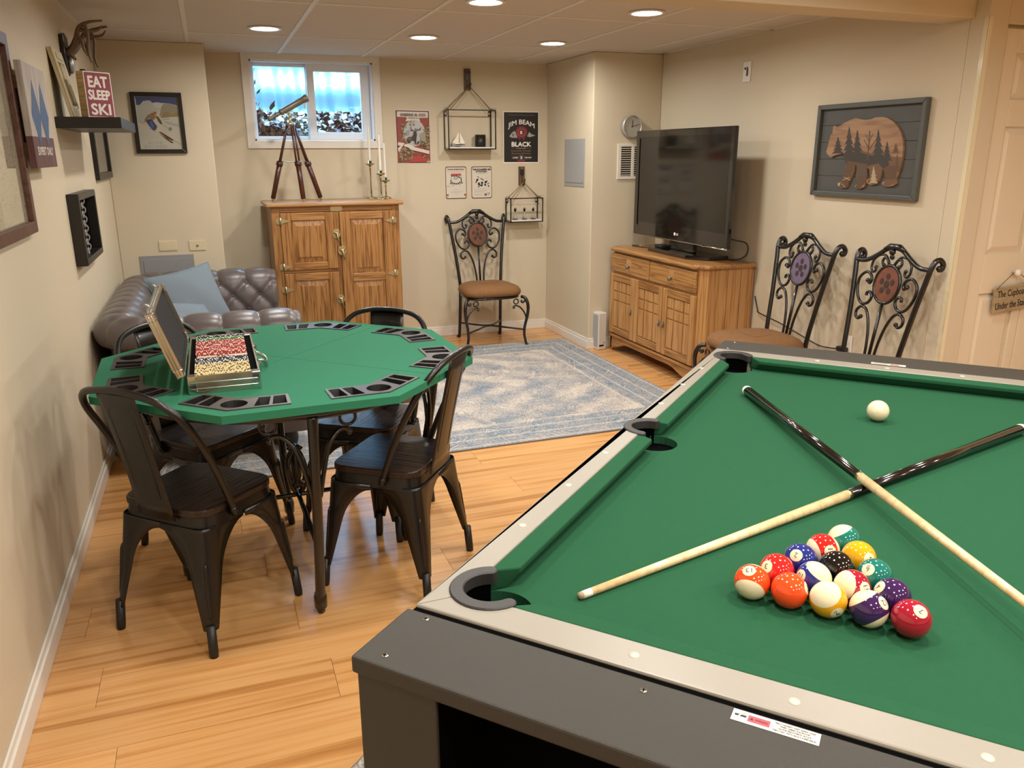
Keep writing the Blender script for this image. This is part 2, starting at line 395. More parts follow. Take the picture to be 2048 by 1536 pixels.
ring(MB(), a+.012, .80, c+.012, d-.012, .022, .030, .024, .022, 6.615, 6.645).build('sash', M_vinyl, wn, bevel=.003)
ring(MB(), .775, b-.012, c+.012, d-.012, .055, .070, .052, .052, 6.575, 6.612).build('sash', M_vinyl, wn, bevel=.003)
MB().box(a+.03, .772, 6.628, 6.632, c+.03, d-.03).build('pane', M_glass, wn)
MB().box(.825, b-.08, 6.592, 6.596, c+.06, d-.06).build('pane', M_glass, wn)
MB().box(.742, .756, 6.600, 6.614, 1.84, 1.93).build('latch', M_vinyl, wn, bevel=.002)
# window well outside, galvanised steel with fallen leaves
M_galv = mat('galvanised_steel', '#8fa3aa', .38, metal=.75, var=.15, vscale=6)
well = MB(); P = []
for i in range(161):
    a = pi*i/160; row = []
    for j in range(25):
        z = 1.42+1.05*j/24; r = 1+.030*sin(a*26+.6*sin(z*5))+.02*sin(z*2*pi/.30)
        row.append((.81+.72*r*cos(a), 6.63+.80*r*sin(a), z))
    P.append(row)
well.grid(P)
wl = well.build('window_well', M_galv); tag(wl, 'curved corrugated steel window well outside the basement window', 'window well')
M_soil = mat('soil', '#5a4a3e', .95, bump=.8, bscale=60)
so = MB(); P = [[(.81+.75*x/8, 6.63+.85*yy/8, 1.63+.17*min(1, yy/5)+.01*sin(x*3+yy)) for yy in range(9)] for x in range(-8, 9)]
so.grid(P).build('well_floor', M_soil, wl)
M_leaf = [mat('leaf_'+n, c, .7) for n, c in (('brown', '#5a3c30'), ('tan', '#80624c'), ('red', '#532c30'), ('pale', '#94806c'))]
lv = MB()
for k in range(620):
    u_ = random.random(); x = random.uniform(.2, 1.42); yy = 6.66+.72*u_**1.2
    z = 1.645+.17*min(1, (yy-6.63)/.53)+random.uniform(0, .03)
    if k < 70: yy = 6.655+random.random()*.03; x = random.uniform(.37, .66); z = random.uniform(1.64, 1.72+.1*(x < .45))
    if 70 <= k < 84: yy = 6.66; x = random.uniform(.385, .43); z = random.uniform(1.7, 2.12)
    if k == 84: x, yy, z = .52, 6.66, 1.86
    s = random.uniform(.022, .05)
    Mx = T(x, yy, z) @ RZ(random.random()*6.3) @ RX(random.uniform(-1.0, 1.0)+(1.2 if k < 85 else 0)) @ RY(random.uniform(-.6, .6))
    p = [(0, -s, 0), (s*.5, -s*.5, .004), (s*.62, s*.1, 0), (s*.25, s*.4, .006), (0, s*1.1, 0), (-s*.3, s*.45, .005), (-s*.62, 0, 0), (-s*.45, -s*.55, .004)]
    lv.add(p, [list(range(8))], random.randrange(4), False, Mx)
lo = lv.build('fallen_leaves', M_leaf); lo['kind'] = 'stuff'; lo['label'] = 'dry brown fallen leaves heaped in the window well'; lo['category'] = 'leaves'

# closet door with six raised panels, two folding leaves
def door_leaf(x0, x1, knob):
    t = MB(); w_ = x1-x0
    t.box(x0, x1, DY+.028, DY+.05, .012, 2.03)
    px0, px1 = x0+.093, x1-.055
    cols = [(px0, px1)]
    rows_ = [(.16, .825), (1.02, 1.61), (1.73, 1.93)]
    xs = [x0]+[v for c in cols for v in c]+[x1]
    t.box(x0, px0, DY+.015, DY+.028, .012, 2.03); t.box(px1, x1, DY+.015, DY+.028, .012, 2.03)
    zz = [.012]+[v for r in rows_ for v in r]+[2.03]
    for k in range(0, len(zz), 2): t.box(px0, px1, DY+.015, DY+.028, zz[k], zz[k+1])
    return t.build('leaf', M_door, dr, bevel=.003), (px0, px1), rows_
dr = struct(thing('door_1', 'x', 'x')); del dr['label']; del dr['category']
for x0, x1, kn in ((3.408, 3.80, 1), (3.804, 4.196, 0)):
    lf, (px0, px1), rows_ = door_leaf(x0, x1, kn)
    for z0, z1 in rows_:
        m = MB(); q = .034
        v = [(px0+.008, DY+.0275, z0+.008), (px1-.008, DY+.0275, z0+.008), (px1-.008, DY+.0275, z1-.008), (px0+.008, DY+.0275, z1-.008),
             (px0+q, DY+.0175, z0+q), (px1-q, DY+.0175, z0+q), (px1-q, DY+.0175, z1-q), (px0+q, DY+.0175, z1-q)]
        m.add(v, [(4, 5, 6, 7), (0, 1, 5, 4), (1, 2, 6, 5), (2, 3, 7, 6), (3, 0, 4, 7)]).build('panel', M_door, dr)
    if kn:
        MB().lathe([(.006, 0), (.006, .02), (.016, .026), (.019, .036), (.014, .045), (.001, .048)], 16, M=basis((1, 0, 0), (0, 0, 1), (0, -1, 0), (3.70, DY+.016, .925))).build('door_knob', M_white, dr)
tr = MB(); tr.box(DX0, DX1, DY+.03, DY+.06, 2.031, DZ)
tr.build('track', M_alu, dr)

# recessed ceiling lamps
lamp0 = None
lamps = [(.40, 5.24, 'recessed round ceiling lamp nearest the left wall, above the window'), (1.37, 5.31, 'recessed round ceiling lamp in front of the hanging shelves, right of the window'),
         (2.262, 5.32, 'recessed round ceiling lamp beside the wall column'), (1.355, 4.025, 'recessed round ceiling lamp cut by the top of the picture'),
         (2.258, 4.05, 'recessed round ceiling lamp nearest the ceiling beam')]
hid = [(.40, 4.03)] + [(x, y) for y in (2.15, 1.05, -.05, -1.2) for x in (.35, 1.30, 2.25)] + [(3.4, .55), (3.4, -.8)]
for k, it in enumerate(lamps+hid):
    x, y = it[0], it[1]
    if lamp0 is None:
        o = thing('ceiling_lamp', '', 'lamp', group='recessed ceiling lamps'); lamp0 = o
        MB().lathe([(.074, .002), (.076, -.004), (.094, -.005), (.098, -.001), (.098, .002)], 32).build('trim_ring', M_white, o)
        MB().lathe([(.0745, -.0015), (.0001, -.0015)], 32).build('lens', M_lampglow, o)
        la = bpy.data.lights.new('lamp_light', 'AREA'); la.shape = 'DISK'; la.size = .146; la.energy = LAMP_POWER; la.color = LAMP_COLOR; la.spread = radians(LAMP_SPREAD)
        lo_ = bpy.data.objects.new('lamp_light', la); COL.objects.link(lo_); lo_.parent = o; lo_.location = (0, 0, -.003)
    else: o = copy_tree(lamp0)
    o.location = (x, y, CZ+.004-.004)
    o['label'] = it[2] if len(it) > 2 else 'recessed round ceiling lamp outside the picture, towards the camera side'
# ================================================================== POOL TABLE  (local x along the long side, local -y across, z up)
PT = T(.232, 1.063, 0) @ RZ(radians(90-47.96))
L_, W_, ZR, ZB = 1.868, 1.10, .84, .80
pt = thing('pool_table', 'large pool table with green cloth, pale grey rails and dark grey ends', 'pool table', M=PT)
def UV(p): return (p[0], -p[1])
CC = [(.093, .08), (L_-.093, .08), (.093, W_-.08), (L_-.093, W_-.08)]       # corner pocket centres (u, v)
SS = [(L_/2+.015, .058), (L_/2+.015, W_-.058)]
RC, RS = .050, .052
def arc(c, r, a0, a1, n=14): return [(c[0]+r*cos(a0+(a1-a0)*k/n), c[1]+r*sin(a0+(a1-a0)*k/n)) for k in range(n+1)]
# bed with the six pocket notches
ro, so_ = .058, .055
bed = []
def notch(c, r, a0, a1): return arc(c, r, a0, a1, 16)
i0, j0 = .06, .045
bed += [(i0, CC[0][1]+ro+.01)] + [] 
bed = notch((.098, .088), ro, radians(140), radians(-50)) + notch((SS[0][0], .075), so_, radians(205), radians(-25)) + notch((L_-.098, .088), ro, radians(230), radians(40)) \
    + notch((L_-.098, W_-.088), ro, radians(-40), radians(-230)) + notch((SS[1][0], W_-.075), so_, radians(25), radians(-205)) + notch((.098, W_-.088), ro, radians(50), radians(-140))
# the notches bulge into the playing field
def bedpoly():
    out = []
    def add(c, r, a0, a1, n=16): out.extend(arc(c, r, a0, a1, n))
    x0, x1, ya, yb = .062, L_-.062, .046, W_-.046
    def cornerarc(c, r, ex, ey):
        pass
    c = (.098, .088)
    add(c, ro, pi-.6, pi-.6-pi-.37) if False else None
    def corner(c, sx, sy):
        # sx, sy: +1 towards the field interior; returns points from the side edge to the end edge
        aS = atan2(-sqrt(max(ro**2-(abs(c[1]-(ya if sy > 0 else yb)))**2, 1e-6))*0-(c[1]-(ya if sy > 0 else yb)), sx*sqrt(max(ro**2-(c[1]-(ya if sy > 0 else yb))**2, 1e-6)))
        aE = atan2(sy*sqrt(max(ro**2-(c[0]-(x0 if sx > 0 else x1))**2, 1e-6)), -(c[0]-(x0 if sx > 0 else x1)))
        return aS, aE
    # corner near-left (u small, v small)
    for (c, sx, sy, first) in (((.098, .088), 1, 1, 'E'), ((L_-.098, .088), -1, 1, 'S'), ((L_-.098, W_-.088), -1, -1, 'E'), ((.098, W_-.088), 1, -1, 'S')):
        aS, aE = corner(c, sx, sy)
        a0, a1 = (aE, aS) if first == 'E' else (aS, aE)
        mid = atan2(sy, sx)
        def near(a, m):
            while a-m > pi: a -= 2*pi
            while a-m < -pi: a += 2*pi
            return a
        a0, a1 = near(a0, mid), near(a1, mid)
        add(c, ro, a0, a1, 20)
        if first == 'E' and sy > 0:
            h = sqrt(so_**2-(.075-ya)**2); b0 = atan2(ya-.075, -h); b1 = atan2(ya-.075, h)
            add((SS[0][0], .075), so_, b0+2*pi, b1, 18)
        if first == 'E' and sy < 0:
            h = sqrt(so_**2-(.075-ya)**2); b0 = atan2(.075-ya, h); b1 = atan2(.075-ya, -h)
            add((SS[1][0], W_-.075), so_, b0, b1-2*pi, 18)
    return out
MB().prism([UV(p) for p in bedpoly()], ZB-.02, ZB).build('bed', M_felt, pt)
# pockets: black liners and the grey C-shaped rims
for k, (c, mid, dr_) in enumerate([((.098, .088), 225, 0), ((L_-.098, .088), -45, 0), ((.098, W_-.088), 135, 0), ((L_-.098, W_-.088), 45, 0), ((SS[0][0], .072), -90, 1), ((SS[1][0], W_-.072), 90, 1)]):
    Mp = T(c[0], -c[1], 0)
    liner = MB(); liner.lathe([(.001, ZB-.13), (.05, ZB-.13), (.060, ZB-.10), (.062, ZB-.0205)], 24)
    po = liner.build('pocket_liner', M_black, pt, M=Mp)
    mm = radians(-mid); half = radians(106 if not dr_ else 88)
    ins = MB(); ins.lathe([(.0490, ZB-.03), (.0490, ZR-.001)], 24, a0=mm-half, a1=mm+half)
    ins.build('pocket_wall', M_black, pt, M=T(CC[k][0], -CC[k][1], 0) if k < 4 else T(SS[k-4][0], -SS[k-4][1], 0))
    cc = CC[k] if k < 4 else SS[k-4]
    ri, ro_ = (.0425, .0655) if k < 4 else (.043, .064)
    n = 22; rim = MB()
    prof = [(ri, -.018), (ri, .0015), (ri+.002, .0035), (ro_-.002, .0035), (ro_, .0015), (ro_, -.002)]
    rim.lathe(prof, n, a0=mm-half, a1=mm+half, smooth=False)
    # rounded ends
    for s in (-1, 1):
        a = mm+s*half; rm = (ri+ro_)/2; w2 = (ro_-ri)/2
        rim.lathe([(w2, -.018), (w2, .0015), (w2-.002, .0034), (.0005, .0034)], 14, M=T(rm*cos(a), rm*sin(a), 0), smooth=False)
    rim.build('pocket_rim', M_greyp, pt, M=T(cc[0], -cc[1], ZR))
# rails
ru, rv = .063, .050
def cut(c, r, axis, val, sgn):
    if axis == 'u': return (val, c[1]+sgn*sqrt(r*r-(val-c[0])**2))
    return (c[0]+sgn*sqrt(r*r-(val-c[1])**2), val)
def ang(c, p): return atan2(p[1]-c[1], p[0]-c[0])
def arcpts(c, p, q, r, via):
    a, b, m = ang(c, p), ang(c, q), radians(via)
    while a-m > pi: a -= 2*pi
    while a-m < -pi: a += 2*pi
    while b-m > pi: b -= 2*pi
    while b-m < -pi: b += 2*pi
    return arc(c, r, a, b, 12)
def mit(c):
    corner = (0 if c[0] < L_/2 else L_, 0 if c[1] < W_/2 else W_)
    d = (corner[0]-c[0], corner[1]-c[1]); h = hypot(*d); return (c[0]+d[0]/h*RC, c[1]+d[1]/h*RC)
def rail_end(far):
    c0, c1 = (CC[1], CC[3]) if far else (CC[0], CC[2]); o = L_ if far else 0; val = L_-ru if far else ru
    p0, p1 = cut(c0, RC, 'u', val, 1), cut(c1, RC, 'u', val, -1)
    v0 = 180+40 if not far else -40
    A0 = arcpts(c0, mit(c0), p0, RC, 180 if not far else 0); A1 = arcpts(c1, p1, mit(c1), RC, 180 if not far else 0)
    return [(o, 0)]+A0+A1+[(o, W_)]
def rail_side(far):
    c0, c1 = (CC[2], CC[3]) if far else (CC[0], CC[1]); o = W_ if far else 0; val = W_-rv if far else rv
    p0, p1 = cut(c0, RC, 'v', val, 1), cut(c1, RC, 'v', val, -1); s = SS[1] if far else SS[0]
    s0, s1 = cut(s, RS, 'v', val, -1), cut(s, RS, 'v', val, 1); via = 90 if far else -90
    return [(0, o)]+arcpts(c0, mit(c0), p0, RC, via)+arcpts(s, s0, s1, RS, via)+arcpts(c1, p1, mit(c1), RC, via)+[(L_, o)]
for poly in (rail_end(0), rail_end(1), rail_side(0), rail_side(1)):
    MB().prism([UV(p) for p in poly], .775, ZR).build('rail', M_railgrey, pt, bevel=.0035)
# cushions
def cushion(p0, p1, q0, q1, b0, b1):
    """p: outer edge ends, q: nose ends, b: foot ends (u, v)"""
    zt, zn = ZR-.001, ZR-.006
    v = [(*UV(p0), zt), (*UV(p1), zt), (*UV(q0), zn), (*UV(q1), zn), (*UV(q0), zn-.010), (*UV(q1), zn-.010), (*UV(b0), ZB), (*UV(b1), ZB), (*UV(p0), ZB), (*UV(p1), ZB)]
    f = [(0, 1, 3, 2), (2, 3, 5, 4), (4, 5, 7, 6), (6, 7, 9, 8), (8, 9, 1, 0), (0, 2, 4, 6, 8), (1, 9, 7, 5, 3)]
    MB().add(v, f).build('cushion', M_felt, pt, bevel=.003, seg=3, fixn=True)
nu, nv, bu, bv = .099, .087, .080, .069
for far in (0, 1):
    fu = (lambda x: L_-x) if far else (lambda x: x)
    cushion((fu(ru), .128), (fu(ru), W_-.128), (fu(nu), .166), (fu(nu), W_-.166), (fu(bu), .150), (fu(bu), W_-.150))
    fv = (lambda x: W_-x) if far else (lambda x: x)
    sx = SS[0][0]
    cushion((.142, fv(rv)), (sx-.054, fv(rv)), (.182, fv(nv)), (sx-.064, fv(nv)), (.166, fv(bv)), (sx-.060, fv(bv)))
    cushion((sx+.054, fv(rv)), (L_-.142, fv(rv)), (sx+.064, fv(nv)), (L_-.182, fv(nv)), (sx+.060, fv(bv)), (L_-.166, fv(bv)))
# sights
sg = MB().lathe([(.0075, -.002), (.0075, .0006), (.0001, .0006)], 20).mesh('sight'); sg.materials.append(mat('sight_inlay', '#b9b2a2', .4))
for u_ in (.314, .524, .734, 1.155, 1.365, 1.575):
    for v_ in (.024, W_-.024):
        o = bpy.data.objects.new('sight', sg); COL.objects.link(o); o.parent = pt; o.location = (u_, -v_, ZR)
for v_ in (.34, .55, .76):
    for u_ in (.030, L_-.030):
        o = bpy.data.objects.new('sight', sg); COL.objects.link(o); o.parent = pt; o.location = (u_, -v_, ZR)
# body under the playfield, end tops, legs
MB().box(.004, L_-.004, -W_+.02, -.02, .62, .775).build('body', M_black, pt)
scr = MB(); scr.lathe([(.0052, 0), (.0052, .0006), (.0001, .0006)], 14); scr.box(-.003, .003, -.0006, .0006, .0006, .0009, 1); scr.box(-.0006, .0006, -.003, .003, .0006, .0009, 1)
sm = scr.mesh('screw'); sm.materials.append(M_chrome); sm.materials.append(M_black)
for s in (0, 1):
    X = (lambda a: L_-a) if s else (lambda a: a)
    def bx(m, a, b, *r): return m.box(min(X(a), X(b)), max(X(a), X(b)), *r)
    bx(MB(), -.148, -.011, -W_-.004, .006, .812, .8385).build('end_top', M_darkgrey, pt, bevel=.0035, seg=2)
    bx(MB(), -.011, -.0006, -W_+.002, -.002, .10, .8355).build('end_gap_panel', M_black, pt)  # black end board; its top stands in for the dark of the gap
    for a, b in ((-.128, .001), (-W_-.001+.002, -W_+.125)):
        bx(MB(), -.142, -.135, a, b, 0, .8115).build('leg', M_darkgrey, pt, bevel=.002)
        bx(MB(), -.1348, -.0112, a+.0005, b-.0005, 0, .8115).build('leg_lining', M_black, pt)
    bx(MB(), -.135, -.0112, -W_+.126, -.129, .16, .20).build('shelf', M_black, pt)
    for a, b in ((-.012+.0, .036), (-.125, .036), (-.022, .375), (-.022, W_-.1), (-.125, W_-.05)):
        a_ = a-.012 if a > -.1 else a
        o = bpy.data.objects.new('screw', sm); COL.objects.link(o); o.parent = pt; o.location = (X(a_), -b, .8386); o.rotation_euler = (0, 0, b*9)
# warning labels on both ends
M_lab = mat('label_paper', '#e3dcc8', .45); M_labred = mat('label_red', '#c23a44', .45); M_labbrown = mat('label_tan', '#b99455', .45)
for s in (0, 1):
    wl_ = MB(); hw, hh = .051, .0108
    flat(wl_, [(-hw, -hh), (hw, -hh), (hw, hh), (-hw, hh)], .0003, 0)
    flat(wl_, [(-hw+.003, -.001), (-hw+.017, -.001), (-hw+.017, .003), (-hw+.003, .003)], .0005, 1)
    flat(wl_, [(-hw+.007, -.001), (-hw+.009, -.001), (-hw+.011, .003), (-hw+.009, .003)], .0006, 0)
    flat(wl_, [(-hw+.008, .004), (-hw+.016, .006), (-hw+.014, .008)], .0005, 3)
    flat(wl_, [(-hw+.019, -.006), (-hw+.045, -.006), (-hw+.045, .006), (-hw+.019, .006)], .0005, 2)
    flat(wl_, [(-hw+.021, -.002), (-hw+.026, -.002), (-hw+.0235, .0025)], .0007, 1)
    put_text(wl_, 'WARNING', -hw+.035, 0, .015, .0034, .0007, 1, bold=.0001)
    for k, t in enumerate(['PINCH HAZARD!  KEEP HANDS CLEAR', 'WHEN CABINET IS IN MOTION', 'CAUTION PINCH POINTS!  ROTATE', 'TABLE ONLY WITH ADULT SUPERVISION']):
        put_text(wl_, t, .0225, .0066-.0044*k, [.046, .034, .038, .050][k], .0027, .0007, 1, bold=.0001)
    Ml = (T(-.026, -.537, .8386) @ RZ(-pi/2)) if not s else (T(L_+.026, -.55, .8386) @ RZ(pi/2))
    wl_.build('warning_label', [M_lab, M_blackink, M_labred, M_labbrown], pt, M=Ml)
# ---------------------------------------------------------------- balls
BR = .0286
ballcol = {1: '#d89a12', 2: '#1d2a72', 3: '#c61f1c', 4: '#35194a', 5: '#e2481a', 6: '#0d6a5c', 7: '#97142a', 8: '#0c0b0a'}
names = {1: 'yellow', 2: 'blue', 3: 'red', 4: 'purple', 5: 'orange', 6: 'green', 7: 'maroon', 8: 'black'}
M_ballcream = mat('ball_ivory', '#ddd0ac', .08, coat=.6)
def ballmat(n):
    if n <= 8: return mat('ball_%d' % n, ballcol[n], .08, coat=.6)
    m, nt, b = nmat('ball_%d' % n); b.inputs['Roughness'].default_value = .08; b.inputs['Coat Weight'].default_value = .6
    tc = N(nt, 'ShaderNodeTexCoord'); sp = N(nt, 'ShaderNodeSeparateXYZ'); nt.links.new(tc.outputs['Object'], sp.inputs[0])
    ab = N(nt, 'ShaderNodeMath', operation='ABSOLUTE'); nt.links.new(sp.outputs['Z'], ab.inputs[0])
    gt = N(nt, 'ShaderNodeMath', operation='GREATER_THAN'); gt.inputs[1].default_value = BR*.56; nt.links.new(ab.outputs[0], gt.inputs[0])
    mx = N(nt, 'ShaderNodeMix'); mx.data_type = 'RGBA'; mx.inputs[6].default_value = lin(ballcol[n-8]); mx.inputs[7].default_value = lin('#ddd0ac')
    nt.links.new(gt.outputs[0], mx.inputs['Factor']); nt.links.new(mx.outputs[2], b.inputs['Base Color']); return m
sphere = MB().ball((0, 0, 0), BR, 40, 24)
# number discs lie around local +x, lettering up = local direction given
def number_disc(n):
    r = .0105; m = MB(); P = []
    def sph(y, z, h): return (sqrt(max((BR+h)**2-y*y-z*z, 0)), y, z)
    for i in range(5):
        P.append([sph(r*i/4*cos(a)+1e-7, r*i/4*sin(a), .00012) for a in [2*pi*k/28 for k in range(29)]])
    m.grid(P); return m
def number_mesh(n):
    v, f = textmesh(str(n)); me = bpy.data.meshes.new('number')
    h = .0088; w_ = .0052 if n < 10 else .0100
    if n == 1: w_ = .0028
    vv = [(x*w_, y*h) for x, y in v]; ff = [list(q) for q in f]
    if n in (6, 9): k = len(vv); vv += [(-.003, -.0068), (.003, -.0068), (.003, -.0058), (-.003, -.0058)]; ff.append([k, k+1, k+2, k+3])
    me.from_pydata([(0, a, b) for a, b in vv], [], ff); b = bmesh.new(); b.from_mesh(me)
    bmesh.ops.triangulate(b, faces=b.faces)
    for _ in range(3):
        e = [q for q in b.edges if q.calc_length() > .0022]
        if e: bmesh.ops.subdivide_edges(b, edges=e, cuts=1, use_grid_fill=False); bmesh.ops.triangulate(b, faces=[q for q in b.faces if len(q.verts) > 3])
    for p in b.verts: p.co.x = sqrt((BR+.0003)**2-p.co.y**2-p.co.z**2)
    b.to_mesh(me); b.free(); return me
where = {13: 'at the rack corner farthest from the maroon ball', 5: 'solid ball in the near row beside the 13', 9: 'in the middle of the near row of the rack', 12: 'in the near row between the 9 and the 7',
         7: 'solid ball at the near end of the rack', 3: 'solid ball in the second row behind the 13', 10: 'in the second row behind the 5', 15: 'in the second row behind the 9', 4: 'solid ball in the second row behind the 7',
         2: 'solid ball in the third row of the rack', 8: 'solid ball in the middle of the rack', 6: 'solid ball at the far edge of the third row', 11: 'in the fourth row next to the 1', 1: 'solid ball in the fourth row next to the 11',
         14: 'alone at the tip of the rack'}
BALLS = [(13, (-0.394, 0.161, 0.905), (-0.903, -0.252, -0.349), (-0.916, 0.011, -0.401)), (5, (0.035, -0.927, 0.373), (0.469, 0.345, 0.813), None),
(9, (-0.751, -0.59, -0.296), (0.613, -0.458, -0.644), (-0.535, 0.283, 0.796)), (12, (-0.211, -0.697, 0.685), (-0.373, -0.591, -0.716), (0.25, 0.639, 0.727)),
(7, (-0.451, -0.381, 0.807), (-0.886, 0.298, -0.355), None), (3, (-0.696, 0.512, 0.503), (-0.607, -0.045, -0.794), None), (10, (-0.635, 0.686, 0.356), (-0.39, 0.113, -0.914), (-0.001, -0.461, 0.887)),
(15, (-0.557, -0.725, 0.405), (0.782, -0.622, -0.038), (-0.611, 0.688, 0.392)), (4, (-0.364, 0.711, 0.602), (-0.27, 0.538, -0.798), None), (2, (-0.742, 0.193, 0.642), (-0.623, 0.156, -0.767), None),
(8, (0.945, 0.178, -0.273), (0.257, 0.105, 0.961), None), (6, (-0.643, 0.382, 0.664), (-0.692, 0.082, -0.717), None), (11, (-0.764, -0.517, 0.385), (0.561, -0.828, 0.002), (-0.604, 0.782, -0.15)),
(1, (-0.681, -0.641, 0.354), (0.637, -0.279, 0.719), None), (14, (0.954, 0.174, -0.243), (0.228, 0.103, 0.968), (0.104, 0.568, 0.816))]
rackpos = {13: (0, 0), 5: (0, 1), 9: (0, 2), 12: (0, 3), 7: (0, 4), 3: (1, 0), 10: (1, 1), 15: (1, 2), 4: (1, 3), 2: (2, 0), 8: (2, 1), 6: (2, 2), 11: (3, 0), 1: (3, 1), 14: (4, 0)}
D_ = .0577
for n, d, up_, pole in BALLS:
    r_, k = rackpos[n]; uu = .322+r_*D_*.877*1.10; vv = .4395+(k+r_*.5)*.0584
    d = V3(d).normalized(); tu = V3(up_); tu = (tu-d*tu.dot(d)).normalized()
    zax = V3(pole).normalized() if pole else tu
    zax = (zax-d*zax.dot(d)).normalized(); yax = zax.cross(d)
    pos = PT @ V3((uu, -vv, ZB+BR))
    Mb = PT.to_3x3().to_4x4() @ basis(d, yax, zax)
    kind_ = names[n] if n <= 8 else names[n-8]+' striped'
    o = sphere.build('billiard_ball', ballmat(n)); o.matrix_world = T(*pos) @ Mb
    tag(o, '%s billiard ball number %d, %s' % (kind_, n, where[n]), 'ball', 'racked billiard balls')
    # lettering frame inside the ball: x = d, z = up
    ly = tu.cross(d); L3 = basis(d, yax, zax).inverted() @ basis(d, ly, tu)
    dd = number_disc(n).build('number_disc', M_ballcream, o, M=L3)
    link('number', number_mesh(n), M_blackink, dd)
cb = sphere.build('cue_ball', M_ballcream); cb.location = PT @ V3((1.389, -.555, ZB+BR)); tag(cb, 'plain ivory cue ball alone on the far part of the cloth', 'ball')
# ---------------------------------------------------------------- cues
def cue(a, b, label):
    A_, B_ = PT @ V3(a), PT @ V3(b); d = (B_-A_); Ln = d.length; d.normalize()
    z = V3((0, 0, 1)); z = (z-d*z.dot(d)).normalized(); y = z.cross(d)
    t = thing('pool_cue', label, 'pool cue', M=basis(d, y, z, A_), group='cues crossed on the table')
    R = lambda x: .0145-(.0145-.0064)*x/Ln
    RYm = RY(pi/2)
    def part(nm, x0, x1, m, ex=0): MB().lathe([(R(x0)+ex, x0), (R(x1)+ex, x1)], 20).build(nm, m, t, M=RYm)
    MB().lathe([(.001, -.008), (.010, -.008), (.0128, -.005), (R(0), .002), (R(.012), .012)], 20).build('bumper', M_whiteink, t, M=RYm)
    part('butt', .012, Ln*.50, M_cueblack); part('joint_collar', Ln*.50, Ln*.508, M_brass, .0002)
    part('shaft', Ln*.508, Ln-.024, M_maple); part('ferrule', Ln-.024, Ln-.006, M_cueferr)
    MB().lathe([(.0063, Ln-.006), (.0060, Ln-.001), (.004, Ln+.0015), (.0005, Ln+.002)], 16).build('tip', M_cuetip, t, M=RYm)
M_cueblack = mat('black_lacquer', '#0b0a09', .12, coat=.8); M_cueferr = mat('cue_ferrule', '#e6dcc2', .3); M_cuetip = mat('cue_tip', '#8d7d62', .8)
def cue_pts(p, q, Ln):   # p butt, q a point towards the tip
    d = V3(q)-V3(p); d.normalize(); return tuple(V3(p)+d*Ln)
b1 = (1.472, -.190, ZB+.0150); c1 = (.866, -.5505, ZB+.0345)
cue(b1, cue_pts(b1, c1, 1.42), 'black and maple pool cue lying on top, white butt end near the far left pocket')
t2 = (.186, -.193, ZB+.0069); b2 = cue_pts(t2, (.827, -.551, ZB+.0112), 1.43)
cue((b2[0], b2[1], ZB+.0148), t2, 'black and maple pool cue lying underneath, tip near the corner pocket')
# ================================================================== POKER TABLE, CHAIRS, CHIP CASE
PC = (.202, 2.885); ZT = .80; A0 = radians(159.48); RP = .665
ptb = thing('poker_table', 'octagonal folding poker top in green felt on a black iron pedestal table', 'table', (PC[0], PC[1], 0))
vert = [(RP*cos(A0-i*pi/4), RP*sin(A0-i*pi/4)) for i in range(8)]
def pol(r, a): return (r*cos(a), r*sin(a))
def inside(p, poly):
    c = False; n = len(poly)
    for k in range(n):
        x1, y1 = poly[k]; x2, y2 = poly[(k+1) % n]
        if (y1 > p[1]) != (y2 > p[1]) and p[0] < (x2-x1)*(p[1]-y1)/(y2-y1)+x1: c = not c
    return c
def plate(m, out, holes, z, mi=0):
    """flat plate at height z with holes"""
    b = bmesh.new(); edges = []
    for lp in [out]+holes:
        vs = [b.verts.new((x, y, z)) for x, y in lp]
        for k in range(len(vs)): edges.append(b.edges.new((vs[k], vs[(k+1) % len(vs)])))
    bmesh.ops.triangle_fill(b, edges=edges, use_beauty=True)
    for f in list(b.faces):
        c = f.calc_center_median()
        if any(inside((c.x, c.y), h) for h in holes): b.faces.remove(f)
    b.verts.index_update(); tv = [tuple(v.co) for v in b.verts]; tf = []
    for f in b.faces:
        q = [v.index for v in f.verts]; p = [tv[k] for k in q]; ar = sum(p[k][0]*p[(k+1) % len(p)][1]-p[(k+1) % len(p)][0]*p[k][1] for k in range(len(p)))
        tf.append(q if ar > 0 else q[::-1])
    b.free(); m.add(tv, tf, mi, False)
# four folding quarters, split at the middles of four edges
def mid(i): a, b = vert[i % 8], vert[(i+1) % 8]; return ((a[0]+b[0])/2, (a[1]+b[1])/2)
mids = None
for q in range(4):
    i = 2*q                        # splits at the middles of every other edge
    poly = [(0, 0), mid(i), vert[(i+1) % 8], vert[(i+2) % 8], mid(i+2)]
    cx = sum(p[0] for p in poly)/5; cy = sum(p[1] for p in poly)/5; dn = hypot(cx, cy)
    poly = [(p[0]+cx/dn*.0014, p[1]+cy/dn*.0014) for p in poly]
    hs = []
    for i2 in (i+1, i+2):
        a = A0-i2*pi/4
        pts = [pol(.575, radians(16.5)), (.616, 0), pol(.575, radians(-16.5)), pol(.475, radians(-15.5)), (.505, 0), pol(.475, radians(15.5))]
        hs.append([(x*cos(a)-y*sin(a), x*sin(a)+y*cos(a)) for x, y in pts])
    m = MB(); plate(m, poly, hs, ZT); n = 5; e = .0035
    inn = [(p[0]*.995, p[1]*.995) for p in poly]
    m.add([(x, y, ZT) for x, y in poly]+[(x, y, ZT-.024) for x, y in poly], [(k, n+k, n+(k+1) % n, (k+1) % n)[::-1] for k in range(n)]); m.add([(x, y, ZT-.024) for x, y in poly], [list(range(n))])
    m.build('felt_quarter', M_felt2, ptb, fixn=True)
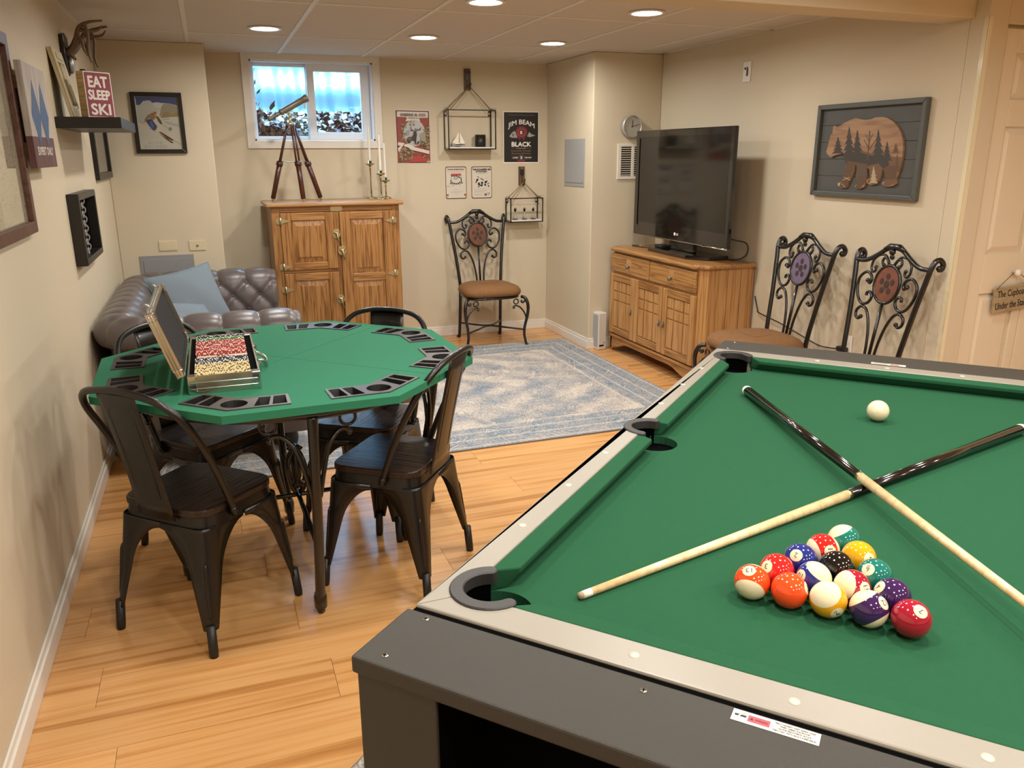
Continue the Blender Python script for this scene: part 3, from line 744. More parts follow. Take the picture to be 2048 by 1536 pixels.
# trays at the corners
for i in range(8):
    a = A0-i*pi/4; Mt = RZ(a)
    tr = MB(); zt = ZT+.0035; zb = ZT-.019
    out = [pol(.577, radians(16.7)), (.619, 0), pol(.577, radians(-16.7)), pol(.473, radians(-15.8)), (.503, 0), pol(.473, radians(15.8))]
    hole_c, hole_r = (.5595, 0), .0385
    # pockets in the two wings
    def wing(s):
        o1 = V3((*pol(.577, radians(16.7*s)), 0)); o0 = V3((.619, 0, 0)); i1 = V3((*pol(.473, radians(15.8*s)), 0)); i0 = V3((.503, 0, 0))
        def P(u_, v_): o = o0.lerp(o1, u_); k = i0.lerp(i1, u_); p = k.lerp(o, v_); return (p.x, p.y)
        return P
    holes = []
    for s in (1, -1):
        P = wing(s)
        for u0, u1 in ((.40, .64), (.70, .94)): holes.append([P(u0, .10), P(u1, .10), P(u1, .90), P(u0, .90)])
    plate(tr, out, [oval(*hole_c, hole_r, hole_r, 32)]+holes, zt)
    n = len(out)
    tr.add([(x, y, zt) for x, y in out]+[(x, y, ZT) for x, y in out], [(k, n+k, n+(k+1) % n, (k+1) % n) for k in range(n)])
    # cup and wells stand on the felt as shallow dark recesses
    tro = tr.build('chip_tray', M_trayp, ptb, M=Mt)
    wm = MB(); m = 32; c = oval(*hole_c, hole_r, hole_r, m); c2 = oval(*hole_c, hole_r-.003, hole_r-.003, m)
    wm.add([(x, y, zt) for x, y in c]+[(x, y, zb) for x, y in c2], [((k+1) % m, k, m+k, m+(k+1) % m) for k in range(m)]); wm.add([(x, y, zb) for x, y in c2], [list(range(m))])
    for h in holes:
        hc = (sum(p[0] for p in h)/4, sum(p[1] for p in h)/4); h2 = [(p[0]+(hc[0]-p[0])*.12, p[1]+(hc[1]-p[1])*.12) for p in h]
        wm.add([(x, y, zt) for x, y in h]+[(x, y, zb) for x, y in h2]+[], [((k+1) % 4, k, 4+k, 4+(k+1) % 4) for k in range(4)]); wm.add([(x, y, zb) for x, y in h2], [(0, 1, 2, 3)])
    wm.build('well', M_blackp, tro, fixn=False)
# round table below
MB().lathe([(.001, .752), (.572, .752), (.580, .758), (.580, .768), (.574, .7745), (.001, .7755)], 64).build('tabletop', M_blackm, ptb)
rg = MB(); rg.tube([(.54*cos(2*pi*k/48), .54*sin(2*pi*k/48), .742) for k in range(48)], .009, 8, closed=True); rg.tube([(.54, 0, .742), (-.54, 0, .742)], .008); rg.tube([(0, .54, .742), (0, -.54, .742)], .008)
rg.build('top_frame', M_iron, ptb)
for k in range(4):
    a = radians(-88+90*k); Mk = RZ(a)
    lg = MB(); lg.tube(curve([(.555, 0, .750), (.545, 0, .66), (.52, 0, .50), (.475, 0, .28), (.42, 0, .09), (.405, 0, .055)], 6), [.0165]*30+[.016], 10)
    leg = lg.build('leg', M_iron, ptb, M=Mk)
    MB().lathe([(.010, -.055), (.013, -.05), (.013, -.035), (.021, -.032), (.022, .01), (.018, .018), (.019, .022)], 14).build('foot', M_iron, leg, M=T(.408, 0, .055))
    for s in (1, -1):
        sc_ = MB()
        pts = curve([(.515, .012*s, .47), (.515, .030*s, .56), (.505, .052*s, .635), (.49, .085*s, .672), (.478, .112*s, .672), (.474, .120*s, .662)], 6)
        sc_.tube(pts, .0075, 8); sc_.ball((.473, .122*s, .657), .010)
        sc_.tube([(.458, (.122+.025*cos(t))*s, .702+.025*sin(t)) for t in [2*pi*q/20 for q in range(20)]], .0055, 8, closed=True)
        sc_.build('scroll', M_iron, leg)
cb_ = MB(); cb_.lathe([(.012, .30), (.03, .315), (.012, .33), (.02, .345), (.02, .42), (.012, .44), (.03, .455), (.012, .47)], 14)
for k in range(4):
    a = radians(-43+90*k)
    cb_.tube(curve([(.0, 0, .46), (.035*cos(a), .035*sin(a), .42), (.048*cos(a), .048*sin(a), .36), (.03*cos(a), .03*sin(a), .30), (0, 0, .27)], 5), .006, 6)
for k in range(2):
    a = radians(-88+90*k); cb_.tube([(.472*cos(a), .472*sin(a), .27), (-.472*cos(a), -.472*sin(a), .27)], .009, 8)
cb_.build('stretcher', M_iron, ptb)

# ------------------------------------------------ metal chairs with wooden seats (local +y is the front)
def metal_chair():
    t = thing('metal_chair', '', 'chair', group='metal chairs around the poker table')
    pts = []
    def seat_outline(g):
        a, bk, r = .180+g, .170+g, .07
        fr = [( bk, -.165-g), (a, .16+g), (-a, .16+g), (-bk, -.165-g)]
        out = []
        n = 6
        for k, (x, y) in enumerate(fr):
            p0 = V3((*fr[k-1], 0)); p1 = V3((x, y, 0)); p2 = V3((*fr[(k+1) % 4], 0))
            a0 = p1+(p0-p1).normalized()*r; a1 = p1+(p2-p1).normalized()*r
            for q in range(n+1):
                u_ = q/n; p = a0*(1-u_)**2+p1*2*u_*(1-u_)+a1*u_*u_; out.append((p.x, p.y))
        return out
    MB().prism(seat_outline(.004), .437, .462).build('seat', M_darkwood, t, bevel=.006, seg=3)
    sf = MB(); o1 = seat_outline(0); n = len(o1); o2 = seat_outline(.006)
    sf.add([(x, y, .437) for x, y in o1]+[(x, y, .395) for x, y in o2], [(k, n+k, n+(k+1) % n, (k+1) % n)[::-1] for k in range(n)], 0, True); sf.add([(x, y, .4365) for x, y in o1], [list(range(n))])
    sf.build('seat_frame', M_bronze, t, fixn=False)
    def leg(sx, sy):
        m = MB(); rows = []
        zs = [.405, .395, .387, .3855, .383, .378, .371, .362, .35, .335, .315, .295, .27, .22, .16, .11, .085]
        zt_, zb_ = .386, .27
        for z in zs:
            k = (.42-z)/.42
            hx = (.182 if sy > 0 else .172)+.036*k; hy = (.166 if sy > 0 else .171)+(.036 if sy > 0 else .050)*k
            wl = .031+.060*max(0, (z-.085)/.30)
            if z >= zt_: ax = hx; ay = hy
            else:
                e = sqrt(max(0, 1-((z-zb_)/(zt_-zb_))**2)) if z > zb_ else 1
                ax = hx-(hx-wl)*e; ay = hy-(hy-wl)*e
            r = min(.034, ax*.6, ay*.6); x0, y0 = hx*sx, hy*sy
            row = [(x0-sx*ax, y0, z)]; m0 = (x0-sx*r, y0-sy*r)
            row.append((x0-sx*(r+.3*(ax-r)), y0, z))
            for q in range(7):
                u_ = pi/2*q/6; row.append((m0[0]+sx*r*sin(u_), m0[1]+sy*r*cos(u_), z))
            row.append((x0, y0-sy*(r+.3*(ay-r)), z)); row.append((x0, y0-sy*ay, z)); rows.append(row)
        m.grid(rows); 
        o = m.build('leg', M_bronze, t)
        so = o.modifiers.new('thickness', 'SOLIDIFY'); so.thickness = .003; so.offset = 0
        hx, hy = ((.182 if sy > 0 else .172)+.036*.85, (.166 if sy > 0 else .171)+(.036 if sy > 0 else .050)*.85)
        a, b = V3(((hx-.011)*sx, (hy-.011)*sy, .105)), V3(((hx-.004)*sx, (hy-.004)*sy, 0))
        f = MB(); f.tube([a, a.lerp(b, .85), b], [.0145, .0145, .0135], 12); f.build('foot', M_blackp, o)
        # pressed rib on the outer corner
        rb = MB(); p = []
        for z in (.30, .285, .22, .14, .115):
            k = (.42-z)/.42; hx = (.182 if sy > 0 else .172)+.036*k; hy = (.166 if sy > 0 else .171)+(.036 if sy > 0 else .050)*k
            p.append(((hx-.0085)*sx, (hy-.0085)*sy, z))
        rb.tube(p, [.003, .0065, .0065, .006, .003], 8); rb.build('rib', M_bronze, o)
    for sx in (1, -1):
        for sy in (1, -1): leg(sx, sy)
    hp = [(.186, -.045, .415), (.190, -.060, .455), (.196, -.11, .58), (.200, -.165, .69), (.192, -.215, .775), (.150, -.248, .828), (.080, -.262, .850), (0, -.266, .856)]
    hp = hp+[(-x, y, z) for x, y, z in hp[-2::-1]]
    h = MB(); h.tube(curve(hp, 6), .0112, 10)
    for sx in (1, -1): h.ball((.190*sx, -.052, .432), .014)
    h.build('back_hoop', M_bronze, t)
    sp = MB(); rows = []
    for q in range(9):
        u_ = q/8; z = .425+(.846-.425)*u_; y = -.176-.088*u_**1.15; w_ = .070+.010*abs(u_-.4)
        rows.append([(w_*(2*k/8-1), y-.006*(1-(2*k/8-1)**2), z) for k in range(9)])
    sp.grid(rows); so = sp.build('back_splat', M_bronze, t).modifiers.new('thickness', 'SOLIDIFY'); so.thickness = .003
    em = MB(); z0, z1 = .50, .80
    def bp(x, z):
        u_ = (z-.425)/(.846-.425); return (x, -.176-.088*u_**1.15-.0085+.006*(x/.07)**2, z)
    em.tube([bp(*p) for p in [(-.045, z0), (.045, z0), (.045, z0+.1), (.047, z1-.02), (.035, z1), (-.035, z1), (-.047, z1-.02), (-.045, z0+.1)]], .0022, 6, closed=True)
    em.build('pressed_outline', M_bronze, t)
    return t
mc = metal_chair()
def face(dx, dy): return atan2(-dx, dy)
chairs = [((-.128, 2.628), (.69, .72), 'dark metal chair with wooden seat nearest the left wall, back towards the camera'),
          ((.535, 2.700), (-.78, .63), 'dark metal chair with wooden seat beside the pool table, seen from its side'),
          ((-.095, 3.215), (.68, -.73), 'dark metal chair on the sofa side of the poker table, behind the open chip case'),
          ((.520, 3.170), (-.57, -.82), 'dark metal chair on the far right side of the poker table, over the rug')]
for k, (p, d, lb) in enumerate(chairs):
    o = mc if k == 0 else copy_tree(mc)
    o.location = (p[0], p[1], 0); o.rotation_euler = (0, 0, face(*d)); o['label'] = lb

# ------------------------------------------------ chip case
cx0, cx1, cy0, cy1, cz0, cz1 = -.118, .092, 2.512, 3.098, ZT, ZT+.058
case = thing('poker_chip_case', 'open aluminium chip case standing on the green poker table', 'case', ((cx0+cx1)/2, (cy0+cy1)/2, ZT))
hx, hy = (cx1-cx0)/2, (cy1-cy0)/2
def shell(h, nm, par, M=None):
    m = MB(); o = rrect(-hx, hx, -hy, hy, .012, 4); i = rrect(-hx+.005, hx-.005, -hy+.005, hy-.005, .008, 4); n = len(o)
    m.add([(x, y, 0) for x, y in o], [list(range(n))[::-1]]); m.add([(x, y, .004) for x, y in i], [list(range(n))])
    m.add([(x, y, 0) for x, y in o]+[(x, y, h) for x, y in o], [(k, (k+1) % n, n+(k+1) % n, n+k) for k in range(n)], 0, False)
    m.add([(x, y, .004) for x, y in i]+[(x, y, h) for x, y in i], [((k+1) % n, k, n+k, n+(k+1) % n) for k in range(n)], 0, False)
    m.add([(x, y, h) for x, y in o]+[(x, y, h) for x, y in i], [(k, (k+1) % n, n+(k+1) % n, n+k) for k in range(n)])
    s = m.build(nm, M_alu, par, M=M)
    rb = MB()
    for z in (.30*h, .62*h): rb.tube([(x*1.004, y*1.002, z) for x, y in rrect(-hx, hx, -hy, hy, .012, 4)], .0022, 6, closed=True)
    rb.build('ridge', M_alu, s)
    for sx in (1, -1):
        for sy in (1, -1): MB().box(-.014, .014, -.014, .014, -.0005, h+.0008).build('corner_cap', M_chrome, s, bevel=.004, M=T(sx*(hx-.0125), sy*(hy-.0125), 0))
    return s
bs = shell(.058, 'case_base', case)
lip = .026
# lid: its rim faces the base when closed; swung open about the long left edge
ld = shell(lip, 'lid', case, M=T(-hx-.005, 0, .060) @ RY(radians(72)) @ T(-hx, 0, -lip))
M_foam = nmat('egg_crate_foam')[0]; nt = M_foam.node_tree; b = nt.nodes['Principled BSDF']; b.inputs['Base Color'].default_value = lin('#262322'); b.inputs['Roughness'].default_value = .9
fm = MB(); P = []
for i in range(57):
    P.append([(-hx+.006+(2*hx-.012)*i/56, -hy+.006+(2*hy-.012)*j/150, .012+.0045*sin(i*2*pi/4.0+.3)*sin(j*2*pi/4.0)) for j in range(151)])
fm.grid(P).build('foam_lining', M_foam, ld)
MB().box(-hx+.005, hx-.005, -hy+.005, hy-.005, .004, .012).build('tray', M_blackp, bs)
tb = MB()
tb.box(-hx+.005, -hx+.018, -hy+.005, hy-.005, .012, .052); tb.box(hx-.03, hx-.005, -hy+.005, hy-.005, .012, .050)
tb.build('tray_edge', M_black, bs)
for y in (-.14, .14):
    lt = MB(); lt.box(hx, hx+.008, y-.02, y+.02, .012, .046); lt.box(hx+.008, hx+.012, y-.012, y+.012, .02, .05)
    lt.build('latch', M_chrome, bs, bevel=.002)
hd = MB(); hd.tube(curve([(hx+.004, -.055, .035), (hx+.02, -.05, .03), (hx+.034, -.03, .018), (hx+.036, .03, .018), (hx+.02, .05, .03), (hx+.004, .055, .035)], 5), .0055, 8)
hd.build('handle', M_chrome, bs)
for y in (-.06, .06): MB().box(hx, hx+.007, y-.012, y+.012, .024, .046).build('handle_bracket', M_chrome, bs, bevel=.002)
for y in (-.20, .20):
    ht = MB(); ht.box(-hx-.004, -hx, y-.012, y+.012, .002, lip); ht.tube([(-hx-.004, y-.008, lip*.6), (-hx-.016, y-.006, lip*.2), (-hx-.022, y, -.008), (-hx-.016, y+.006, lip*.2), (-hx-.004, y+.008, lip*.6)], .0018, 6)
    ht.build('hasp', M_chrome, ld)
# chips: every chip a thing of its own, in rows running across the case
def chipmat(nm, base, spot):
    m, nt, b = nmat(nm); b.inputs['Roughness'].default_value = .55
    tc = N(nt, 'ShaderNodeTexCoord'); sp = N(nt, 'ShaderNodeSeparateXYZ'); nt.links.new(tc.outputs['Object'], sp.inputs[0])
    at = N(nt, 'ShaderNodeMath', operation='ARCTAN2'); nt.links.new(sp.outputs['Y'], at.inputs[0]); nt.links.new(sp.outputs['X'], at.inputs[1])
    ml = N(nt, 'ShaderNodeMath', operation='MULTIPLY'); ml.inputs[1].default_value = 6.0; nt.links.new(at.outputs[0], ml.inputs[0])
    sn = N(nt, 'ShaderNodeMath', operation='SINE'); nt.links.new(ml.outputs[0], sn.inputs[0])
    gt = N(nt, 'ShaderNodeMath', operation='GREATER_THAN'); gt.inputs[1].default_value = .66; nt.links.new(sn.outputs[0], gt.inputs[0])
    mx = N(nt, 'ShaderNodeMix'); mx.data_type = 'RGBA'; mx.inputs[6].default_value = lin(base); mx.inputs[7].default_value = lin(spot)
    nt.links.new(gt.outputs[0], mx.inputs['Factor']); nt.links.new(mx.outputs[2], b.inputs['Base Color']); return m
CR, CT = .0205, .0034
def chipmesh(m):
    me = MB().lathe([(CR-.001, -CT/2+.0001), (CR, -CT/2+.0006), (CR, CT/2-.0006), (CR-.001, CT/2-.0001)], 22).mesh('poker_chip'); me.materials.append(m); return me
kinds = {'black': chipmesh(chipmat('chip_black', '#1a1a1c', '#e0d8c4')), 'green': chipmesh(chipmat('chip_green', '#3f7a44', '#e0d8c4')), 'red': chipmesh(chipmat('chip_red', '#9c2b22', '#e6d3bd')),
         'navy': chipmesh(chipmat('chip_navy', '#20242e', '#e6dccb')), 'cream': chipmesh(chipmat('chip_cream', '#d8c28c', '#2a231c'))}
lab = {'black': 'black poker chip with white edge spots in the farthest row of the case', 'green': 'green poker chip with white edge spots in the case, between black and red rows',
       'red': 'red poker chip with white edge spots in the red row nearest the card decks', 'navy': 'black poker chip with white edge spots in the case', 'cream': 'cream poker chip with black edge spots in the case'}
rows_ = [('black', 3.066), ('green', 3.022), ('red', 2.975), ('red', 2.925), ('red', 2.875), ('red', 2.825), ('navy', 2.716), ('navy', 2.672), ('cream', 2.628), ('cream', 2.584), ('cream', 2.540)]
random.seed(3)
far = MB(); farm = []
base_spot = {'black': ('#1a1a1c', '#e0d8c4'), 'green': ('#3f7a44', '#e0d8c4'), 'red': ('#9c2b22', '#e6d3bd')}
for kd in base_spot: farm += [mat('chip_'+kd+'_clay', base_spot[kd][0], .55), mat('chip_'+kd+'_spot', base_spot[kd][1], .55)]
for kk, (kd, y) in enumerate(rows_):
    for i in range(48):
        x = -.096+i*CT; a = random.random()*6.28
        Mc = T(x, y+random.uniform(-.0004, .0004), ZT+.0245+CR) @ RY(pi/2) @ RZ(a)
        if kk < 5:
            n = 24; v = [(CR*cos(2*pi*k/n), CR*sin(2*pi*k/n), zz) for zz in (-CT/2+.0002, CT/2-.0002) for k in range(n)]; q = list(base_spot).index(kd)*2
            far.add(v, [tuple(range(n))[::-1], tuple(range(n, 2*n))], q, False, Mc)
            for k in range(n): far.f.append([len(far.v)-2*n+k, len(far.v)-2*n+(k+1) % n, len(far.v)-n+(k+1) % n, len(far.v)-n+k]); far.mi.append(q+(k % 4 == 0)); far.sm.append(True)
            continue
        o = bpy.data.objects.new('poker_chip', kinds[kd]); COL.objects.link(o); o.matrix_world = Mc
        tag(o, lab[kd]+{6: ', row next to the card decks', 7: ', second row from the card decks', 8: ', farthest cream row', 9: ', middle cream row', 10: ', nearest cream row'}.get(kk, ''), 'poker chip', kd+' poker chips in the case, row %d' % kk)
tag(far.build('poker_chips', farm), 'far rows of black, green and red poker chips packed in the open case', 'poker chips', kind='stuff')
# two card decks and a dealer button between the chip rows
M_card = mat('card_box', '#cfb9a4', .5); M_card2 = mat('card_back', '#b98a78', .5)
for k, (x0, x1, lb) in enumerate(((-.092, -.030, 'pale deck of playing cards lying in the chip case, on the lid side'), (.006, .066, 'pale deck of playing cards lying in the chip case, on the latch side'))):
    o = MB().box(x0, x1, 2.748, 2.790, ZT+.0125, ZT+.0535).build('card_deck', [M_card], bevel=.0015); tag(o, lb, 'card deck', 'card decks in the chip case')
o = MB().lathe([(.015, -.004), (.017, -.003), (.017, .003), (.015, .004), (.0001, .004)], 24).build('dealer_button', M_blackp, M=T(-.012, 2.768, ZT+.0125+.022) @ RX(radians(25)) @ RY(radians(10)))
tag(o, 'small black dealer button between the two card decks in the case', 'button')
# ================================================================== SOFA CORNER, RUG, ICEBOX
# rug
m, nt, b = nmat('distressed_rug'); Lk = nt.links.new; b.inputs['Roughness'].default_value = .95; b.inputs['Specular IOR Level'].default_value = .1
tc = N(nt, 'ShaderNodeTexCoord'); sp = N(nt, 'ShaderNodeSeparateXYZ'); Lk(tc.outputs['Object'], sp.inputs[0])
def M2(op, a, b_=None, c=None):
    n = N(nt, 'ShaderNodeMath', operation=op)
    for k, v in enumerate((a, b_, c)):
        if v is None: continue
        if isinstance(v, (int, float)): n.inputs[k].default_value = v
        else: Lk(v, n.inputs[k])
    return n.outputs[0]
def noise(sc_, det=4.0, vec=None, rough=.6):
    n = N(nt, 'ShaderNodeTexNoise', i_Scale=sc_, i_Detail=det, i_Roughness=rough); Lk(vec or tc.outputs['Object'], n.inputs['Vector']); return n.outputs['Fac']
X_, Y_ = sp.outputs['X'], sp.outputs['Y']
aX, aY = M2('ABSOLUTE', X_), M2('ABSOLUTE', Y_)
wob = M2('MULTIPLY', M2('SUBTRACT', noise(7), .5), .16)
qx = M2('SNAP', M2('ADD', aX, 0.0), .03); qy = M2('SNAP', aY, .03)
dia = M2('ADD', M2('ADD', M2('MULTIPLY', qx, 1.0), M2('MULTIPLY', qy, 1.25)), wob)
rings_ = M2('SINE', M2('MULTIPLY', dia, 17.0))
# border distance
bd = M2('MINIMUM', M2('SUBTRACT', 1.5225, aX), M2('SUBTRACT', 1.1125, aY))
inb = M2('LESS_THAN', bd, .30)
lines = M2('GREATER_THAN', M2('SINE', M2('MULTIPLY', bd, 62.0)), .90)
lines = M2('MULTIPLY', lines, M2('LESS_THAN', bd, .40))
vor = N(nt, 'ShaderNodeTexVoronoi', i_Scale=11.0); vor.feature = 'DISTANCE_TO_EDGE'; Lk(tc.outputs['Object'], vor.inputs['Vector'])
flor = M2('SINE', M2('MULTIPLY', vor.outputs['Distance'], 60.0))
field = M2('ADD', M2('MULTIPLY', rings_, .16), M2('MULTIPLY', flor, .22))
field = M2('ADD', field, M2('MULTIPLY', M2('SUBTRACT', noise(3.6, 5.0), .5), 2.4))
bor = M2('ADD', M2('MULTIPLY', flor, .35), M2('ADD', .30, M2('MULTIPLY', M2('SUBTRACT', noise(9, 5.0), .5), 1.2)))
mixf = N(nt, 'ShaderNodeMix'); mixf.data_type = 'FLOAT'; Lk(inb, mixf.inputs['Factor']); Lk(field, mixf.inputs[2]); Lk(bor, mixf.inputs[3])
val = M2('ADD', M2('MULTIPLY', mixf.outputs[0], .42), .46)
st = N(nt, 'ShaderNodeMapping'); st.inputs['Scale'].default_value = (1, 2.2, 1); Lk(tc.outputs['Object'], st.inputs['Vector'])
thr = noise(85, 6.0, st.outputs['Vector'], .75)
val = M2('ADD', val, M2('MULTIPLY', M2('SUBTRACT', thr, .5), 1.9))
rp = ramp(nt, [(0, '#d3cabc'), (.34, '#c3b9ab'), (.46, '#a49b92'), (.57, '#918d8e'), (.67, '#7c8c98'), (.82, '#657d8d'), (1, '#465864')]); Lk(val, rp.inputs['Fac'])
drk = M2('GREATER_THAN', M2('MULTIPLY', noise(140, 3.0), noise(16, 2.0)), .385)
m1 = N(nt, 'ShaderNodeMix'); m1.data_type = 'RGBA'; Lk(M2('MULTIPLY', drk, .85), m1.inputs['Factor']); Lk(rp.outputs['Color'], m1.inputs[6]); m1.inputs[7].default_value = lin('#4b4652')
m2 = N(nt, 'ShaderNodeMix'); m2.data_type = 'RGBA'; Lk(M2('MULTIPLY', lines, .4), m2.inputs['Factor']); Lk(m1.outputs[2], m2.inputs[6]); m2.inputs[7].default_value = lin('#d6cdbd')
Lk(m2.outputs[2], b.inputs['Base Color'])
bp = N(nt, 'ShaderNodeBump', i_Strength=.6, i_Distance=.003); Lk(thr, bp.inputs['Height']); Lk(bp.outputs['Normal'], b.inputs['Normal'])
M_rug = m
M_rugedge = mat('rug_binding', '#6d6a66', .9)
def rug(nm, w_, d_, loc, rz, label):
    mb = MB(); mb.box(-w_/2, w_/2, -d_/2, d_/2, .0005, .0075)
    o = mb.build(nm, M_rug, bevel=.002); o.location = loc; o.rotation_euler = (0, 0, rz); tag(o, label, 'rug')
    e = MB(); e.tube([(-w_/2, -d_/2, .004), (w_/2, -d_/2, .004), (w_/2, d_/2, .004), (-w_/2, d_/2, .004)], .0042, 6, closed=True); e.build('bound_edge', M_rugedge, o)
    return o
rug('rug', 3.045, 2.225, (1.1525, 4.8875, 0), 0, 'large distressed blue, grey and cream rug on the wood floor before the sofa')
rug('rug', 1.42, 1.10, tuple(PT @ V3((.13, -.042, 0))), radians(90-47.96), 'patterned rug under the near end of the pool table, a sliver showing beside its leg')

# ------------------------------------------------ sofa
sofa = thing('sofa', 'grey button-tufted leather sofa with rolled back and arms along the left wall', 'sofa', (0, 0, 0))
xo, yn, yf, xe, rc = -.535, 4.115, 5.835, .345, .20
path = []   # (point, outward normal, s)
def seg(p, q, n, nrm):
    for k in range(n): u_ = k/n; path.append((V3((p[0]+(q[0]-p[0])*u_, p[1]+(q[1]-p[1])*u_, 0)), V3((*nrm, 0))))
def arc_(c, a0, a1, n):
    for k in range(n): a = a0+(a1-a0)*k/n; d = V3((cos(a), sin(a), 0)); path.append((V3((*c, 0))+d*rc, d))
seg((xe, yn), (xo+rc, yn), 72, (0, -1)); arc_((xo+rc, yn+rc), -pi/2, -pi, 26); seg((xo, yn+rc), (xo, yf-rc), 130, (-1, 0)); arc_((xo+rc, yf-rc), pi, pi/2, 26); seg((xo+rc, yf), (xe, yf), 72, (0, 1))
path.append((V3((xe, yf, 0)), V3((0, 1, 0))))
prof = curve([(-.195, .36, 0), (-.19, .46, 0), (-.180, .55, 0), (-.165, .64, 0), (-.135, .705, 0), (-.085, .745, 0), (-.03, .755, 0), (.025, .738, 0), (.060, .70, 0), (.068, .655, 0), (.05, .615, 0), (.015, .595, 0), (.0, .57, 0), (0, .45, 0), (0, .30, 0), (0, .10, 0)], 5)
pl = [0.0]
for k in range(1, len(prof)): pl.append(pl[-1]+(prof[k]-prof[k-1]).length)
nrm = []
for k in range(len(prof)):
    d = prof[min(k+1, len(prof)-1)]-prof[max(k-1, 0)]; d.normalize(); nrm.append((-d.y, d.x))
ta, tb_, J, t0 = .178, .098, 3, .03       # tuft pitch along, pitch across, rows
tend = pl[[i for i, p in enumerate(prof) if p[0] > .045][-1]]
ss = [0.0]
for k in range(1, len(path)): ss.append(ss[-1]+max((path[k][0]-path[k-1][0]).length, .004))
# mean line is shorter at the corners: use the crest radius there
St = ss[-1]; ncell = round(St/ta); ta = St/ncell
buttons = []
rows_ = []
for k, (p, nn) in enumerate(path):
    row = []
    for i, q in enumerate(prof):
        s, t = ss[k]/ta+.5, (pl[i]-t0)/tb_; h = 0
        fr = lambda x: abs(x-round(x))
        if t <= J:
            d = min(fr(s+t/2), fr(s-t/2))*ta*.9
            h = -.017*math.exp(-(d/.020))
        else:
            d = fr(s-(J % 2)/2)*ta
            fade = 1 if pl[i] < tend-.05 else max(0, (tend+.03-pl[i])/.08)
            h = -.017*math.exp(-(d/.022))*fade
        for j in range(0, J+1):
            ds = fr(s-(j % 2)/2)*ta; dt = (t-j)*tb_; h -= .016*math.exp(-(ds*ds+dt*dt)/(.021**2))
        o = q.x+h*nrm[i][0]; z = q.y+h*nrm[i][1]
        pt_ = p+nn*o; 
        # keep the inner side from folding over itself in the corners
        row.append((pt_.x, pt_.y, z))
    rows_.append(row)
for row in (rows_[0], rows_[-1]): pass
sb = MB(); sb.grid(rows_)
# rounded front ends of the arms
for idx, sgn in ((0, 1), (-1, 1)):
    base_ = rows_[idx]; cx_ = V3((0, sum(p[1] for p in base_[:62])/62, sum(p[2] for p in base_[:62])/62)); lay = [base_]
    for sc_, dx in ((.985, .014), (.94, .026), (.85, .032)):
        lay.append([(p[0]+dx, cx_.y+(p[1]-cx_.y)*sc_, cx_.z+(p[2]-cx_.z)*sc_ if p[2] > .3 else p[2]) for p in base_])
    sb.grid(lay if idx == 0 else lay[::-1][::-1])
    n = len(lay[-1]); sb.add(lay[-1], [list(range(n))])
sb.build('back_and_arms', M_leather, sofa, fixn=True)
# buttons on the inner faces
bm_ = MB().ball((0, 0, 0), .0105, 10, 6, sc=(1, 1, .6)).mesh('button'); bm_.materials.append(M_leather)
tb_list = []
for j in range(1, J+1):
    t = t0+j*tb_; i = min(range(len(pl)), key=lambda q: abs(pl[q]-t))
    for c in range(ncell+1):
        s = (c-.5+(j % 2)/2)*ta
        if s < .04 or s > St-.04: continue
        k = min(range(len(ss)), key=lambda q: abs(ss[q]-s)); p = V3(rows_[k][i])
        if 76 < k < 100 or 228 < k < 252: continue
        o = bpy.data.objects.new('button', bm_); COL.objects.link(o); o.parent = sofa
        nn = path[k][1]; n3 = (nn*nrm[i][0]+V3((0, 0, nrm[i][1]))).normalized()
        o.location = p+n3*.002; o.rotation_euler = n3.to_track_quat('Z', 'Y').to_euler()
MB().box(-.50, .335, yn+.012, yf-.012, .10, .30).build('base', M_leather, sofa, bevel=.015, seg=3)
cu_ = MB(); P = []
for i in range(31):
    row = []
    for j in range(61):
        u_, v_ = i/30, j/60
        e = min(1, min(u_, 1-u_)/.10)**.5*min(1, min(v_, 1-v_)/.05)**.5
        d = min(abs((u_*3+v_*7) % 1-.5), abs((u_*3-v_*7) % 1-.5)); row.append((-.33+.70*u_, yn+.20+(yf-yn-.40)*v_, .36+.075*e-.012*math.exp(-(.5-d)/.06)))
    P.append(row)
cu_.grid(P); cu_.box(-.33, .37, yn+.20, yf-.20, .295, .362)
cu_.build('seat_cushion', M_leather, sofa)
M_footw = mat('dark_wood_foot', '#17100c', .4)
for x, y in ((.28, yn+.06), (-.43, yn+.06), (.28, yf-.06), (-.43, yf-.06)):
    MB().lathe([(.022, 0), (.036, .03), (.04, .06), (.034, .09), (.034, .105)], 16).build('foot', M_footw, sofa, M=T(x, y, .0))

# ------------------------------------------------ pillows
def pillow(w_, h_, t_, M, label):
    mb = MB(); n = 26
    for s in (1, -1):
        P = []
        for i in range(n+1):
            row = []
            for j in range(n+1):
                u_, v_ = 2*i/n-1, 2*j/n-1
                pinch = 1-.07*(1-u_*u_)*abs(v_)**3; pinch2 = 1-.07*(1-v_*v_)*abs(u_)**3
                z = s*t_/2*max(0, (1-u_*u_))**.5*max(0, (1-v_*v_))**.5+.006*sin(u_*5+1)*sin(v_*4)*(1-u_*u_)*(1-v_*v_)
                row.append((u_*w_/2*pinch2, v_*h_/2*pinch, z))
            P.append(row)
        mb.grid(P if s > 0 else P[::-1])
    o = mb.build('pillow', M_pillow); o.matrix_world = M; tag(o, label, 'pillow')
    sm_ = MB(); q = []
    for k in range(4*n):
        e, f = divmod(k, n); u_ = 2*f/n-1
        u_, v_ = [(u_, -1), (1, u_), (-u_, 1), (-1, -u_)][e]
        q.append((u_*w_/2*(1-.07*(1-v_*v_)*abs(u_)**3), v_*h_/2*(1-.07*(1-u_*u_)*abs(v_)**3), 0))
    sm_.tube(q, .0035, 6, closed=True); sm_.build('seam', M_pillow, o)
